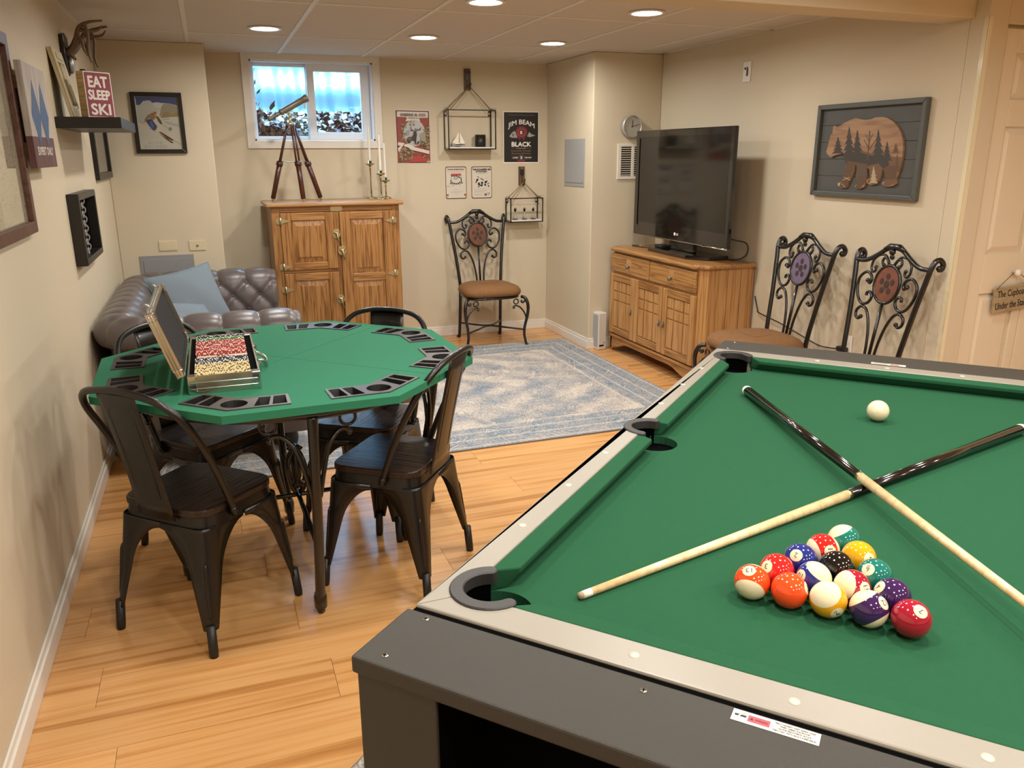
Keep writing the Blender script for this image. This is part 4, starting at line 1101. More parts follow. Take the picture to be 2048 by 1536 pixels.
def frame3(c, n_, upish, roll=0):
    n_ = V3(n_).normalized(); x = V3(upish).cross(n_).normalized(); y = n_.cross(x)
    return basis(x, y, n_, c) @ RZ(roll)
pillow(.44, .42, .15, frame3((-.175, 5.36, .620), (.42, -.80, .42), (0, 0, 1), radians(8)), 'large blue-grey linen pillow standing in the far corner of the sofa')
pillow(.46, .30, .15, frame3((-.215, 5.03, .545), (.55, -.45, .75), (0, 0, 1), radians(-14)), 'smaller blue-grey lumbar pillow lying in front of the large one on the sofa')

# low wooden chest behind the poker table
ch = thing('wooden_chest', 'low brown wooden chest on the rug, mostly hidden behind the poker table', 'chest', (.83, 4.93, .008))
M_chest = wood('chest_wood', [(0, '#4a2c18'), (.4, '#6e4526'), (1, '#87582f')], 'X', 2.0, .45, 10, 2.0)
MB().box(-.26, .26, -.24, .24, .0, .34).build('body', M_chest, ch, bevel=.006); MB().box(-.275, .275, -.255, .255, .34, .37).build('lid', M_chest, ch, bevel=.005)

# ------------------------------------------------ oak icebox cabinet
ib = thing('icebox_cabinet', 'golden oak icebox cabinet with brass latches under the window', 'cabinet', (.846, 5.93, 0))
w2, dp, ht = .455, .52, 1.145
cb = MB(); cb.box(-w2, w2, .012, dp, .05, ht)
cb.build('carcass', M_oak, ib, bevel=.003)
for x0, x1 in ((-w2, -.398), (.402, w2), (-.014, .014)): MB().box(x0, x1, 0, .0125, .05, ht).build('stile', M_oak, ib, bevel=.002)
for x0, x1, z0, z1 in ((-.398, .402, 1.108, ht), (-.398, -.014, .680, .702), (-.398, .402, .05, .14)): MB().box(x0, x1, .0005, .0125, z0, z1).build('crosspiece', M_oakx, ib, bevel=.002)
MB().box(-.49, .485, -.028, dp+.0, ht, 1.172).build('top', M_oakx, ib, bevel=.010, seg=3)
MB().box(-w2+.01, w2-.01, .02, dp-.02, 0, .05).build('plinth', M_oak, ib)
def oak_door(x0, x1, z0, z1, panels, fw=.072):
    d = MB(); y0, y1 = -.017, 0
    zs = [z0]+[v for p in panels for v in p]+[z1]
    d.box(x0, x0+fw, y0, y1, z0, z1); d.box(x1-fw, x1, y0, y1, z0, z1); d.box(x0+fw, x1-fw, y0+.010, y1, z0, z1)
    o = d.build('door', M_oak, ib, bevel=.003)
    for k in range(0, len(zs), 2): MB().box(x0+fw+.0005, x1-fw-.0005, y0+.0003, y1, zs[k], zs[k+1]).build('door_rail', M_oakx, o, bevel=.003)
    for a, c in panels:
        X0, X1 = x0+fw+.004, x1-fw-.004; q = .034; A, C = a+.004, c-.004
        v = [(X0, y0+.0095, A), (X1, y0+.0095, A), (X1, y0+.0095, C), (X0, y0+.0095, C), (X0+q, y0+.004, A+q), (X1-q, y0+.004, A+q), (X1-q, y0+.004, C-q), (X0+q, y0+.004, C-q),
             (X0+q+.003, y0-.0005, A+q+.003), (X1-q-.003, y0-.0005, A+q+.003), (X1-q-.003, y0-.0005, C-q-.003), (X0+q+.003, y0-.0005, C-q-.003)]
        MB().add(v, [(8, 9, 10, 11), (4, 5, 9, 8), (5, 6, 10, 9), (6, 7, 11, 10), (7, 4, 8, 11), (0, 1, 5, 4), (1, 2, 6, 5), (2, 3, 7, 6), (3, 0, 4, 7)]).build('panel', M_oak, o)
    return o
oak_door(-.397, -.015, .703, 1.105, [(.753, 1.052)]); oak_door(-.397, -.015, .145, .678, [(.20, .625)]); oak_door(.015, .401, .145, 1.105, [(.20, .60), (.658, 1.052)])
def hinge(x, z, s):
    h = MB(); h.tube([(x, -.022, z-.026), (x, -.022, z+.026)], .006, 8)
    h.prism([(x-.028*s, z-.018), (x-.006*s, z-.024), (x-.006*s, z+.024), (x-.028*s, z+.018), (x-.032*s, z)], 0, .004, M=basis((1, 0, 0), (0, 0, 1), (0, -1, 0), (0, -.0165+.014, 0)) if False else basis((1, 0, 0), (0, 0, 1), (0, -1, 0), (0, -.001, 0)))
    h.prism([(x+.004*s, z-.022), (x+.022*s, z-.012), (x+.045*s, z-.008), (x+.058*s, z), (x+.045*s, z+.008), (x+.022*s, z+.012), (x+.004*s, z+.022)], 0, .004, M=basis((1, 0, 0), (0, 0, 1), (0, -1, 0), (0, -.0172, 0)))
    h.build('hinge', M_oldbrass, ib)
for z in (1.05, .728, .563, .22): hinge(-.397, z, 1)
for z in (1.034, .645, .25): hinge(.401, z, -1)
def latchp(x, z):
    h = MB(); h.prism(oval(x, z, .030, .034, 16), 0, .005, M=basis((1, 0, 0), (0, 0, 1), (0, -1, 0), (0, -.0172, 0)))
    o = h.build('latch', M_oldbrass, ib, bevel=.001)
    g = MB(); g.tube([(x-.022, -.034, z+.008), (x, -.036, z+.005), (x+.022, -.034, z+.012)], .0055, 8); g.tube(curve([(x+.002, -.036, z+.005), (x+.006, -.046, z-.02), (x+.014, -.05, z-.062)], 4), [.0065]*8+[.005], 8); g.tube([(x, -.02, z+.004), (x, -.038, z+.004)], .006, 8)
    g.build('lever', M_brass, o)
latchp(-.015, .950); latchp(.018, .828); latchp(-.012, .475)
npl = MB().prism([(-.042, -.012), (-.036, -.018), (.036, -.018), (.042, -.012), (.042, .012), (.036, .018), (-.036, .018), (-.042, .012)], 0, .003, M=basis((1, 0, 0), (0, 0, 1), (0, -1, 0), (-.003, -.0005, 1.127))).build('name_plate', M_oldbrass, ib, bevel=.001)

# telescope on a tripod
ts = thing('telescope', 'small brass telescope on a mahogany tripod standing on the oak cabinet', 'telescope', (.595, 6.19, 1.172))
M_pewter = mat('aged_pewter', '#7a7365', .4, metal=.5)
feet = [(-.165, .06), (.19, .06), (.045, -.09)]
ap = V3((0, 0, .55))
for fx, fy in feet:
    f = V3((fx, fy, 0)); d = (ap-f); dirn = d.normalized(); side = dirn.cross(V3((0, 0, 1))).normalized()
    top = ap+V3((fx, fy, 0)).normalized()*.022-V3((0, 0, .01)); midp = f.lerp(top, .49)
    lg = MB()
    for s in (1, -1): lg.tube([midp-dirn*.02+side*.013*s, top+side*.009*s], [.0075, .0060], 4)
    lg_ = lg.build('leg', M_mahog, ts)
    lo_ = MB(); lo_.tube([f+dirn*.02, midp+dirn*.02], [.0165, .019], 4); lo_.build('lower_leg', M_mahog, lg_)
    cl = MB(); cl.tube([midp-dirn*.014, midp+dirn*.014], .024, 4); cl.build('clamp', M_mahog, lg_)
    ft = MB(); ft.tube([f, f+dirn*.022], [.004, .009], 8); ft.build('foot', M_oldbrass, lg_)
sp_ = MB()
for fx, fy in feet: sp_.tube([(0, 0, .275), (fx*.5, fy*.5, .283)], .0025, 6)
sp_.build('spreader', M_oldbrass, ts)
hb = MB(); hb.lathe([(.028, .53), (.030, .545), (.018, .552), (.009, .56), (.009, .59), (.013, .60), (.008, .615)], 16); hb.tube([(0, 0, .60), (.09, -.02, .582)], .0025, 6); hb.tube([(.09, -.02, .582), (.13, -.025, .582)], .005, 8)
hb.build('mount', M_oldbrass, ts)
E0, E1 = V3((-.152, 0, .568)), V3((.132, 0, .722)); ax = (E1-E0).normalized(); Lt = (E1-E0).length
tbm = basis(ax, V3((0, 1, 0)), ax.cross(V3((0, 1, 0))), E0) @ RY(pi/2)
MB().lathe([(.019, .10), (.0225, .105), (.0225, .115), (.0205, .12), (.0225, Lt-.035), (.026, Lt-.03), (.027, Lt-.002), (.024, Lt), (.022, Lt-.004), (.001, Lt-.006)], 20).build('tube', M_pewter, ts, M=tbm)
MB().lathe([(.006, -.002), (.017, 0), (.018, .02), (.013, .03), (.013, .06), (.015, .064), (.015, .10)], 18).build('eyepiece', M_pewter, ts, M=tbm)
cr = MB(); cr.box(-.03, .03, -.009, .009, -.003, .003, M=basis(ax, V3((0, 1, 0)), ax.cross(V3((0, 1, 0))), V3((0, 0, .622)))); cr.build('cradle', M_oldbrass, ts, bevel=.002)

# candlesticks and candles
M_wax = mat('candle_wax', '#dcd7ca', .45)
for k, (x, y, h, cl, la, lc) in enumerate(((1.178, 6.33, .275, .265, 'tallest brass candlestick on the oak cabinet, nearest the window', 'tall white taper candle in the tallest brass candlestick'),
      (1.228, 6.19, .205, .265, 'middle-height brass candlestick standing in front on the oak cabinet', 'white taper candle in the middle-height brass candlestick'),
      (1.290, 6.32, .150, .262, 'shortest brass candlestick near the cabinet corner', 'white taper candle in the shortest brass candlestick'))):
    t = thing('candlestick', la, 'candlestick', (x, y, 1.172), group='three brass candlesticks')
    MB().lathe([(.040, 0), (.041, .004), (.036, .008), (.016, .013), (.007, .020), (.0055, .04)], 24).build('base', M_brass, t)
    MB().lathe([(.0055, .04), (.0045, h*.5), (.0065, h-.05), (.009, h-.032)], 14).build('stem', M_brass, t)
    MB().lathe([(.009, h-.032), (.026, h-.024), (.037, h-.017), (.037, h-.014), (.014, h-.02), (.0135, h+.006), (.0118, h+.006), (.0118, h-.012), (.001, h-.012)], 24).build('drip_pan', M_brass, t)
    o = MB().lathe([(.0114, h-.011), (.0112, h+.02), (.0085, h+cl*.8), (.0065, h+cl-.008), (.003, h+cl), (.0005, h+cl+.001)], 14).build('candle', M_wax); o.location = (x, y, 1.172); tag(o, lc, 'candle', 'three white taper candles')
    MB().tube([(0, 0, h+cl), (.001, 0, h+cl+.008)], .0008, 5).build('wick', M_black, o)
# ================================================================== THINGS ON THE WALLS
ART_SKI = [
  ('sky', [(0.023, 0.984), (0.978, 0.993), (0.977, 0.833), (0.811, 0.866), (0.632, 0.877), (0.393, 0.877), (0.357, 0.914), (0.193, 0.907), (0.112, 0.837), (0.03, 0.83)]),
  ('spray', [(0.04, 0.826), (0.112, 0.837), (0.192, 0.899), (0.297, 0.924), (0.377, 0.906), (0.39, 0.856), (0.53, 0.818), (0.562, 0.751), (0.471, 0.697), (0.324, 0.684), (0.201, 0.613), (0.163, 0.493), (0.039, 0.549), (0.029, 0.684)]),
  ('cloud', [(0.393, 0.873), (0.498, 0.889), (0.591, 0.88), (0.648, 0.839), (0.566, 0.777), (0.423, 0.797)]),
  ('hill', [(0.591, 0.803), (0.662, 0.865), (0.81, 0.862), (0.965, 0.824), (0.984, 0.642), (0.778, 0.628), (0.524, 0.63), (0.555, 0.699)]),
  ('hill2', [(0.604, 0.675), (0.716, 0.721), (0.825, 0.664), (0.982, 0.712), (0.981, 0.625), (0.563, 0.605)]),
  ('greyline', [(0.551, 0.595), (0.76, 0.611), (0.761, 0.627), (0.553, 0.611)]),
  ('greyline', [(0.588, 0.563), (0.754, 0.569), (0.755, 0.578), (0.589, 0.571)]),
  ('pants', [(0.226, 0.571), (0.35, 0.574), (0.401, 0.498), (0.45, 0.439), (0.416, 0.378), (0.36, 0.356), (0.305, 0.402), (0.251, 0.461), (0.217, 0.511)]),
  ('jean', [(0.28, 0.521), (0.335, 0.539), (0.372, 0.438), (0.346, 0.403), (0.3, 0.445)]),
  ('coat', [(0.167, 0.518), (0.186, 0.578), (0.258, 0.648), (0.367, 0.694), (0.456, 0.662), (0.46, 0.62), (0.389, 0.558), (0.31, 0.581), (0.249, 0.588), (0.207, 0.511)]),
  ('sleeve', [(0.439, 0.619), (0.493, 0.629), (0.554, 0.545), (0.572, 0.485), (0.534, 0.475), (0.489, 0.526)]),
  ('hat', [(0.388, 0.694), (0.432, 0.717), (0.476, 0.697), (0.455, 0.654), (0.398, 0.618), (0.372, 0.66)]),
  ('face', [(0.415, 0.67), (0.458, 0.675), (0.451, 0.628), (0.418, 0.618)]),
  ('greyline', [(0.564, 0.477), (0.731, 0.386), (0.736, 0.391), (0.569, 0.483)]),
  ('greyline', [(0.785, 0.389), (0.779, 0.373), (0.766, 0.36), (0.749, 0.353), (0.73, 0.353), (0.715, 0.36), (0.706, 0.372), (0.704, 0.388), (0.71, 0.404), (0.723, 0.417), (0.74, 0.424), (0.758, 0.425), (0.774, 0.418), (0.783, 0.405)]),
  ('ski', [(0.463, 0.34), (0.524, 0.333), (0.802, 0.18), (0.767, 0.166), (0.655, 0.209)]),
  ('ski', [(0.459, 0.319), (0.518, 0.285), (0.724, 0.166), (0.794, 0.127), (0.74, 0.122), (0.612, 0.199)]),
  ('greyline', [(0.034, 0.528), (0.16, 0.48), (0.165, 0.488), (0.04, 0.536)]),
  ('greyline', [(0.26, 0.401), (0.396, 0.335), (0.403, 0.344), (0.268, 0.41)]),
  ('greyline', [(0.808, 0.172), (0.938, 0.094), (0.946, 0.101), (0.815, 0.179)]),
  ('shade', [(0.618, 0.546), (1.003, 0.468), (1.007, 0.415), (0.705, 0.488)]),
]
ART_STAG = [
  ('maroon', [(0.011, 0.985), (0.981, 0.978), (0.983, 0.015), (0.019, 0.015)]),
  ('rust', [(0.049, 0.871), (0.955, 0.864), (0.98, 0.331), (0.966, 0.027), (0.032, 0.026), (0.038, 0.409)]),
  ('paper', [(0.051, 0.967), (0.95, 0.96), (0.949, 0.856), (0.68, 0.853), (0.717, 0.787), (0.282, 0.792), (0.333, 0.84), (0.311, 0.862), (0.043, 0.867)]),
  ('mist', [(0.846, 0.571), (0.834, 0.516), (0.807, 0.464), (0.766, 0.417), (0.713, 0.379), (0.651, 0.349), (0.582, 0.331), (0.511, 0.325), (0.441, 0.332), (0.375, 0.35), (0.317, 0.38), (0.27, 0.419), (0.235, 0.466), (0.216, 0.518), (0.212, 0.573), (0.224, 0.628), (0.251, 0.679), (0.292, 0.726), (0.345, 0.764), (0.407, 0.793), (0.476, 0.811), (0.546, 0.817), (0.616, 0.811), (0.682, 0.792), (0.74, 0.763), (0.787, 0.724), (0.822, 0.677), (0.842, 0.625)]),
  ('mist2', [(0.305, 0.617), (0.39, 0.632), (0.371, 0.543), (0.274, 0.528)]),
  ('sage', [(0.683, 0.556), (0.853, 0.586), (0.853, 0.406), (0.722, 0.422)]),
  ('deer', [(0.298, 0.446), (0.319, 0.483), (0.38, 0.505), (0.452, 0.498), (0.491, 0.542), (0.507, 0.602), (0.543, 0.609), (0.59, 0.594), (0.599, 0.542), (0.582, 0.482), (0.562, 0.37), (0.526, 0.363), (0.519, 0.43), (0.435, 0.438), (0.384, 0.386), (0.324, 0.386)]),
  ('deer2', [(0.329, 0.461), (0.38, 0.494), (0.439, 0.483), (0.436, 0.445), (0.351, 0.431)]),
  ('deer', [(0.514, 0.614), (0.433, 0.651), (0.421, 0.642), (0.502, 0.604)]),
  ('deer', [(0.436, 0.647), (0.439, 0.688), (0.42, 0.688), (0.417, 0.647)]),
  ('deer', [(0.471, 0.63), (0.417, 0.623), (0.42, 0.611), (0.474, 0.618)]),
  ('deer', [(0.57, 0.611), (0.667, 0.625), (0.663, 0.637), (0.566, 0.622)]),
  ('deer', [(0.671, 0.627), (0.74, 0.671), (0.727, 0.679), (0.658, 0.635)]),
  ('deer', [(0.654, 0.625), (0.714, 0.632), (0.711, 0.644), (0.651, 0.637)]),
  ('deer', [(0.559, 0.609), (0.568, 0.657), (0.549, 0.658), (0.54, 0.61)]),
  ('deer', [(0.602, 0.629), (0.615, 0.652), (0.597, 0.655), (0.584, 0.633)]),
  ('rock', [(0.575, 0.385), (0.639, 0.43), (0.667, 0.407), (0.634, 0.37), (0.573, 0.355)]),
  ('paper', [(0.22, 0.364), (0.335, 0.371), (0.522, 0.31), (0.95, 0.241), (0.945, 0.177), (0.636, 0.227), (0.422, 0.258), (0.33, 0.304), (0.205, 0.326)]),
  ('paper', [(0.037, 0.402), (0.228, 0.386), (0.046, 0.211), (0.028, 0.29), (0.116, 0.334), (0.032, 0.342)]),
  ('red', [(0.345, 0.029), (0.46, 0.115), (0.632, 0.16), (0.843, 0.091), (0.966, 0.03)]),
  ('paper', [(0.864, 0.038), (0.967, 0.042), (0.972, 0.027), (0.869, 0.023)]),
]
ART_BOURBON = [
  ('black', [(0.021, 0.982), (0.983, 0.982), (0.983, 0.019), (0.017, 0.023)]),
  ('grey', [(0.166, 0.518), (0.239, 0.589), (0.306, 0.626), (0.372, 0.596), (0.392, 0.491), (0.237, 0.495)]),
  ('dgrey', [(0.249, 0.551), (0.272, 0.581), (0.294, 0.551), (0.288, 0.521), (0.254, 0.521)]),
  ('grey', [(0.671, 0.52), (0.727, 0.61), (0.793, 0.565), (0.905, 0.538), (0.749, 0.505)]),
  ('wax', [(0.686, 0.602), (0.662, 0.579), (0.668, 0.55), (0.631, 0.537), (0.619, 0.509), (0.577, 0.508), (0.548, 0.486), (0.509, 0.498), (0.47, 0.486), (0.442, 0.509), (0.4, 0.51), (0.388, 0.538), (0.352, 0.552), (0.359, 0.58), (0.335, 0.604), (0.359, 0.627), (0.353, 0.655), (0.39, 0.669), (0.402, 0.697), (0.444, 0.697), (0.473, 0.72), (0.511, 0.708), (0.55, 0.719), (0.579, 0.697), (0.62, 0.696), (0.632, 0.668), (0.669, 0.655), (0.662, 0.626)]),
  ('wax', [(0.404, 0.506), (0.47, 0.438), (0.476, 0.491)]),
  ('wax', [(0.542, 0.49), (0.553, 0.438), (0.626, 0.505)]),
  ('waxl', [(0.619, 0.595), (0.615, 0.576), (0.604, 0.558), (0.587, 0.542), (0.564, 0.53), (0.538, 0.523), (0.509, 0.521), (0.481, 0.523), (0.455, 0.531), (0.433, 0.543), (0.416, 0.558), (0.405, 0.576), (0.402, 0.596), (0.406, 0.615), (0.417, 0.633), (0.434, 0.649), (0.457, 0.66), (0.483, 0.668), (0.511, 0.67), (0.539, 0.668), (0.565, 0.66), (0.588, 0.648), (0.605, 0.633), (0.615, 0.615)]),
  ('wax', [(0.608, 0.595), (0.604, 0.578), (0.594, 0.562), (0.579, 0.548), (0.558, 0.537), (0.535, 0.53), (0.509, 0.528), (0.484, 0.53), (0.461, 0.537), (0.441, 0.548), (0.425, 0.562), (0.416, 0.578), (0.413, 0.596), (0.416, 0.613), (0.426, 0.629), (0.442, 0.643), (0.462, 0.654), (0.486, 0.661), (0.511, 0.663), (0.536, 0.66), (0.56, 0.654), (0.58, 0.643), (0.595, 0.629), (0.605, 0.613)]),
  ('waxd', [(0.583, 0.595), (0.58, 0.58), (0.569, 0.565), (0.553, 0.554), (0.532, 0.547), (0.51, 0.545), (0.487, 0.547), (0.467, 0.554), (0.451, 0.566), (0.44, 0.58), (0.437, 0.596), (0.441, 0.611), (0.451, 0.626), (0.468, 0.637), (0.488, 0.644), (0.511, 0.646), (0.533, 0.644), (0.554, 0.637), (0.57, 0.625), (0.58, 0.611)]),
  ('line', [(0.212, 0.29), (0.362, 0.289), (0.362, 0.293), (0.212, 0.294)]),
  ('line', [(0.641, 0.287), (0.792, 0.286), (0.792, 0.291), (0.641, 0.292)]),
  ('line', [(0.209, 0.138), (0.444, 0.136), (0.444, 0.141), (0.209, 0.142)]),
  ('line', [(0.567, 0.135), (0.792, 0.134), (0.792, 0.138), (0.567, 0.14)]),
  ('line', [(0.208, 0.081), (0.432, 0.08), (0.432, 0.083), (0.208, 0.084)]),
  ('line', [(0.578, 0.078), (0.791, 0.077), (0.791, 0.08), (0.578, 0.082)]),
  ('dgrey', [(0.455, 0.161), (0.554, 0.161), (0.553, 0.069), (0.454, 0.069)]),
  ('wax', [(0.37, 0.066), (0.628, 0.066), (0.6, 0.03), (0.409, 0.031)]),
]
ART_TIN1 = [
  ('rustb', [(-0, 1), (1, 1), (1, -0), (-0, -0)]),
  ('tin', [(0.027, 0.982), (0.971, 0.982), (0.972, 0.019), (0.03, 0.018)]),
  ('pink', [(0.254, 0.824), (0.745, 0.826), (0.749, 0.758), (0.258, 0.756)]),
  ('red', [(0.252, 0.774), (0.743, 0.778), (0.748, 0.722), (0.263, 0.717)]),
  ('grey', [(0.264, 0.72), (0.748, 0.722), (0.782, 0.495), (0.63, 0.442), (0.358, 0.443), (0.218, 0.498)]),
  ('tin', [(0.291, 0.706), (0.719, 0.709), (0.74, 0.514), (0.517, 0.488), (0.261, 0.516)]),
  ('lgrey', [(0.616, 0.632), (0.605, 0.615), (0.575, 0.6), (0.531, 0.591), (0.479, 0.588), (0.427, 0.591), (0.383, 0.601), (0.355, 0.616), (0.345, 0.634), (0.356, 0.651), (0.386, 0.665), (0.431, 0.675), (0.483, 0.678), (0.534, 0.675), (0.578, 0.665), (0.606, 0.65)]),
  ('black', [(0.278, 0.729), (0.338, 0.729), (0.336, 0.688), (0.276, 0.688)]),
  ('black', [(0.385, 0.724), (0.445, 0.724), (0.443, 0.683), (0.383, 0.683)]),
  ('black', [(0.485, 0.728), (0.544, 0.728), (0.543, 0.687), (0.483, 0.687)]),
  ('black', [(0.569, 0.705), (0.629, 0.705), (0.627, 0.664), (0.567, 0.664)]),
  ('black', [(0.64, 0.687), (0.699, 0.686), (0.698, 0.646), (0.638, 0.646)]),
  ('black', [(0.709, 0.641), (0.769, 0.641), (0.767, 0.6), (0.707, 0.6)]),
  ('black', [(0.229, 0.58), (0.288, 0.579), (0.287, 0.539), (0.227, 0.539)]),
  ('black', [(0.283, 0.525), (0.343, 0.525), (0.341, 0.484), (0.281, 0.484)]),
  ('black', [(0.375, 0.502), (0.435, 0.502), (0.433, 0.461), (0.373, 0.461)]),
  ('black', [(0.474, 0.488), (0.534, 0.488), (0.533, 0.447), (0.473, 0.447)]),
  ('black', [(0.575, 0.501), (0.635, 0.501), (0.633, 0.46), (0.573, 0.46)]),
  ('black', [(0.648, 0.532), (0.708, 0.532), (0.706, 0.491), (0.646, 0.492)]),
  ('black', [(0.721, 0.577), (0.781, 0.577), (0.779, 0.536), (0.719, 0.537)]),
  ('black', [(0.747, 0.514), (0.807, 0.514), (0.805, 0.473), (0.745, 0.473)]),
  ('black', [(0.21, 0.498), (0.27, 0.498), (0.269, 0.457), (0.209, 0.457)]),
  ('grey', [(0.299, 0.437), (0.354, 0.382), (0.386, 0.395), (0.331, 0.449)]),
  ('grey', [(0.688, 0.454), (0.629, 0.413), (0.656, 0.397), (0.715, 0.438)]),
  ('lgrey', [(0.078, 0.85), (0.874, 0.855), (0.874, 0.868), (0.078, 0.862)]),
  ('red', [(0.973, 0.12), (0.968, 0.105), (0.957, 0.093), (0.939, 0.084), (0.92, 0.081), (0.9, 0.084), (0.883, 0.093), (0.873, 0.105), (0.869, 0.12), (0.874, 0.135), (0.885, 0.147), (0.902, 0.156), (0.922, 0.159), (0.942, 0.156), (0.958, 0.147), (0.969, 0.135)]),
  ('maroon', [(0.021, 0.143), (0.129, 0.147), (0.128, 0.119), (0.027, 0.115)]),
  ('maroon', [(0.048, 0.101), (0.113, 0.104), (0.112, 0.082), (0.054, 0.08)]),
  ('lgrey', [(0.417, 0.155), (0.618, 0.159), (0.618, 0.166), (0.417, 0.163)]),
  ('grey', [(0.056, 0.408), (0.213, 0.398), (0.205, 0.384), (0.055, 0.385)]),
]
ART_TIN2 = [
  ('rustb', [(0, 1), (1, 1), (1, -0), (-0, -0)]),
  ('tin', [(0.028, 0.982), (0.97, 0.982), (0.971, 0.019), (0.03, 0.018)]),
  ('black', [(0.292, 0.686), (0.343, 0.694), (0.356, 0.658), (0.305, 0.658)]),
  ('black', [(0.386, 0.667), (0.399, 0.639), (0.37, 0.64)]),
  ('black', [(0.413, 0.621), (0.487, 0.634), (0.616, 0.574), (0.601, 0.556), (0.471, 0.602)]),
  ('black', [(0.252, 0.613), (0.362, 0.621), (0.323, 0.567), (0.263, 0.522), (0.217, 0.477), (0.195, 0.468), (0.204, 0.514)]),
  ('black', [(0.298, 0.494), (0.408, 0.503), (0.412, 0.429), (0.332, 0.439)]),
  ('black', [(0.452, 0.511), (0.563, 0.533), (0.56, 0.446), (0.493, 0.429)]),
  ('black', [(0.644, 0.537), (0.792, 0.563), (0.745, 0.481), (0.641, 0.473)]),
  ('black', [(0.611, 0.455), (0.7, 0.463), (0.711, 0.381), (0.639, 0.4)]),
  ('black', [(0.758, 0.454), (0.893, 0.498), (0.817, 0.435)]),
  ('black', [(0.793, 0.407), (0.86, 0.407), (0.873, 0.356), (0.807, 0.366)]),
  ('black', [(0.259, 0.44), (0.566, 0.428), (0.535, 0.392), (0.404, 0.393)]),
  ('black', [(0.316, 0.394), (0.403, 0.375), (0.358, 0.343), (0.301, 0.376)]),
  ('black', [(0.448, 0.393), (0.535, 0.392), (0.505, 0.365)]),
  ('black', [(0.748, 0.119), (0.744, 0.106), (0.733, 0.095), (0.716, 0.087), (0.696, 0.083), (0.674, 0.083), (0.654, 0.088), (0.638, 0.096), (0.628, 0.108), (0.625, 0.12), (0.629, 0.133), (0.64, 0.144), (0.657, 0.152), (0.677, 0.156), (0.699, 0.155), (0.719, 0.151), (0.735, 0.142), (0.745, 0.131)]),
  ('lgrey', [(0.719, 0.128), (0.715, 0.123), (0.703, 0.119), (0.686, 0.118), (0.67, 0.119), (0.659, 0.123), (0.654, 0.129), (0.659, 0.134), (0.671, 0.138), (0.687, 0.14), (0.703, 0.138), (0.715, 0.134)]),
  ('black', [(0.762, 0.152), (0.903, 0.155), (0.902, 0.17), (0.761, 0.167)]),
  ('black', [(0.783, 0.107), (0.886, 0.11), (0.885, 0.123), (0.782, 0.12)]),
  ('lgrey', [(0.137, 0.291), (0.752, 0.293), (0.752, 0.302), (0.137, 0.3)]),
  ('lgrey', [(0.134, 0.241), (0.75, 0.243), (0.75, 0.252), (0.134, 0.25)]),
  ('lgrey', [(0.133, 0.2), (0.631, 0.198), (0.631, 0.207), (0.133, 0.209)]),
  ('lgrey', [(0.129, 0.111), (0.51, 0.115), (0.51, 0.128), (0.129, 0.124)]),
  ('lgrey', [(0.31, 0.785), (0.727, 0.786), (0.727, 0.797), (0.311, 0.795)]),
  ('lgrey', [(0.044, 0.502), (0.219, 0.505), (0.218, 0.512), (0.044, 0.51)]),
  ('lgrey', [(0.665, 0.615), (0.843, 0.659), (0.837, 0.668), (0.659, 0.623)]),
]
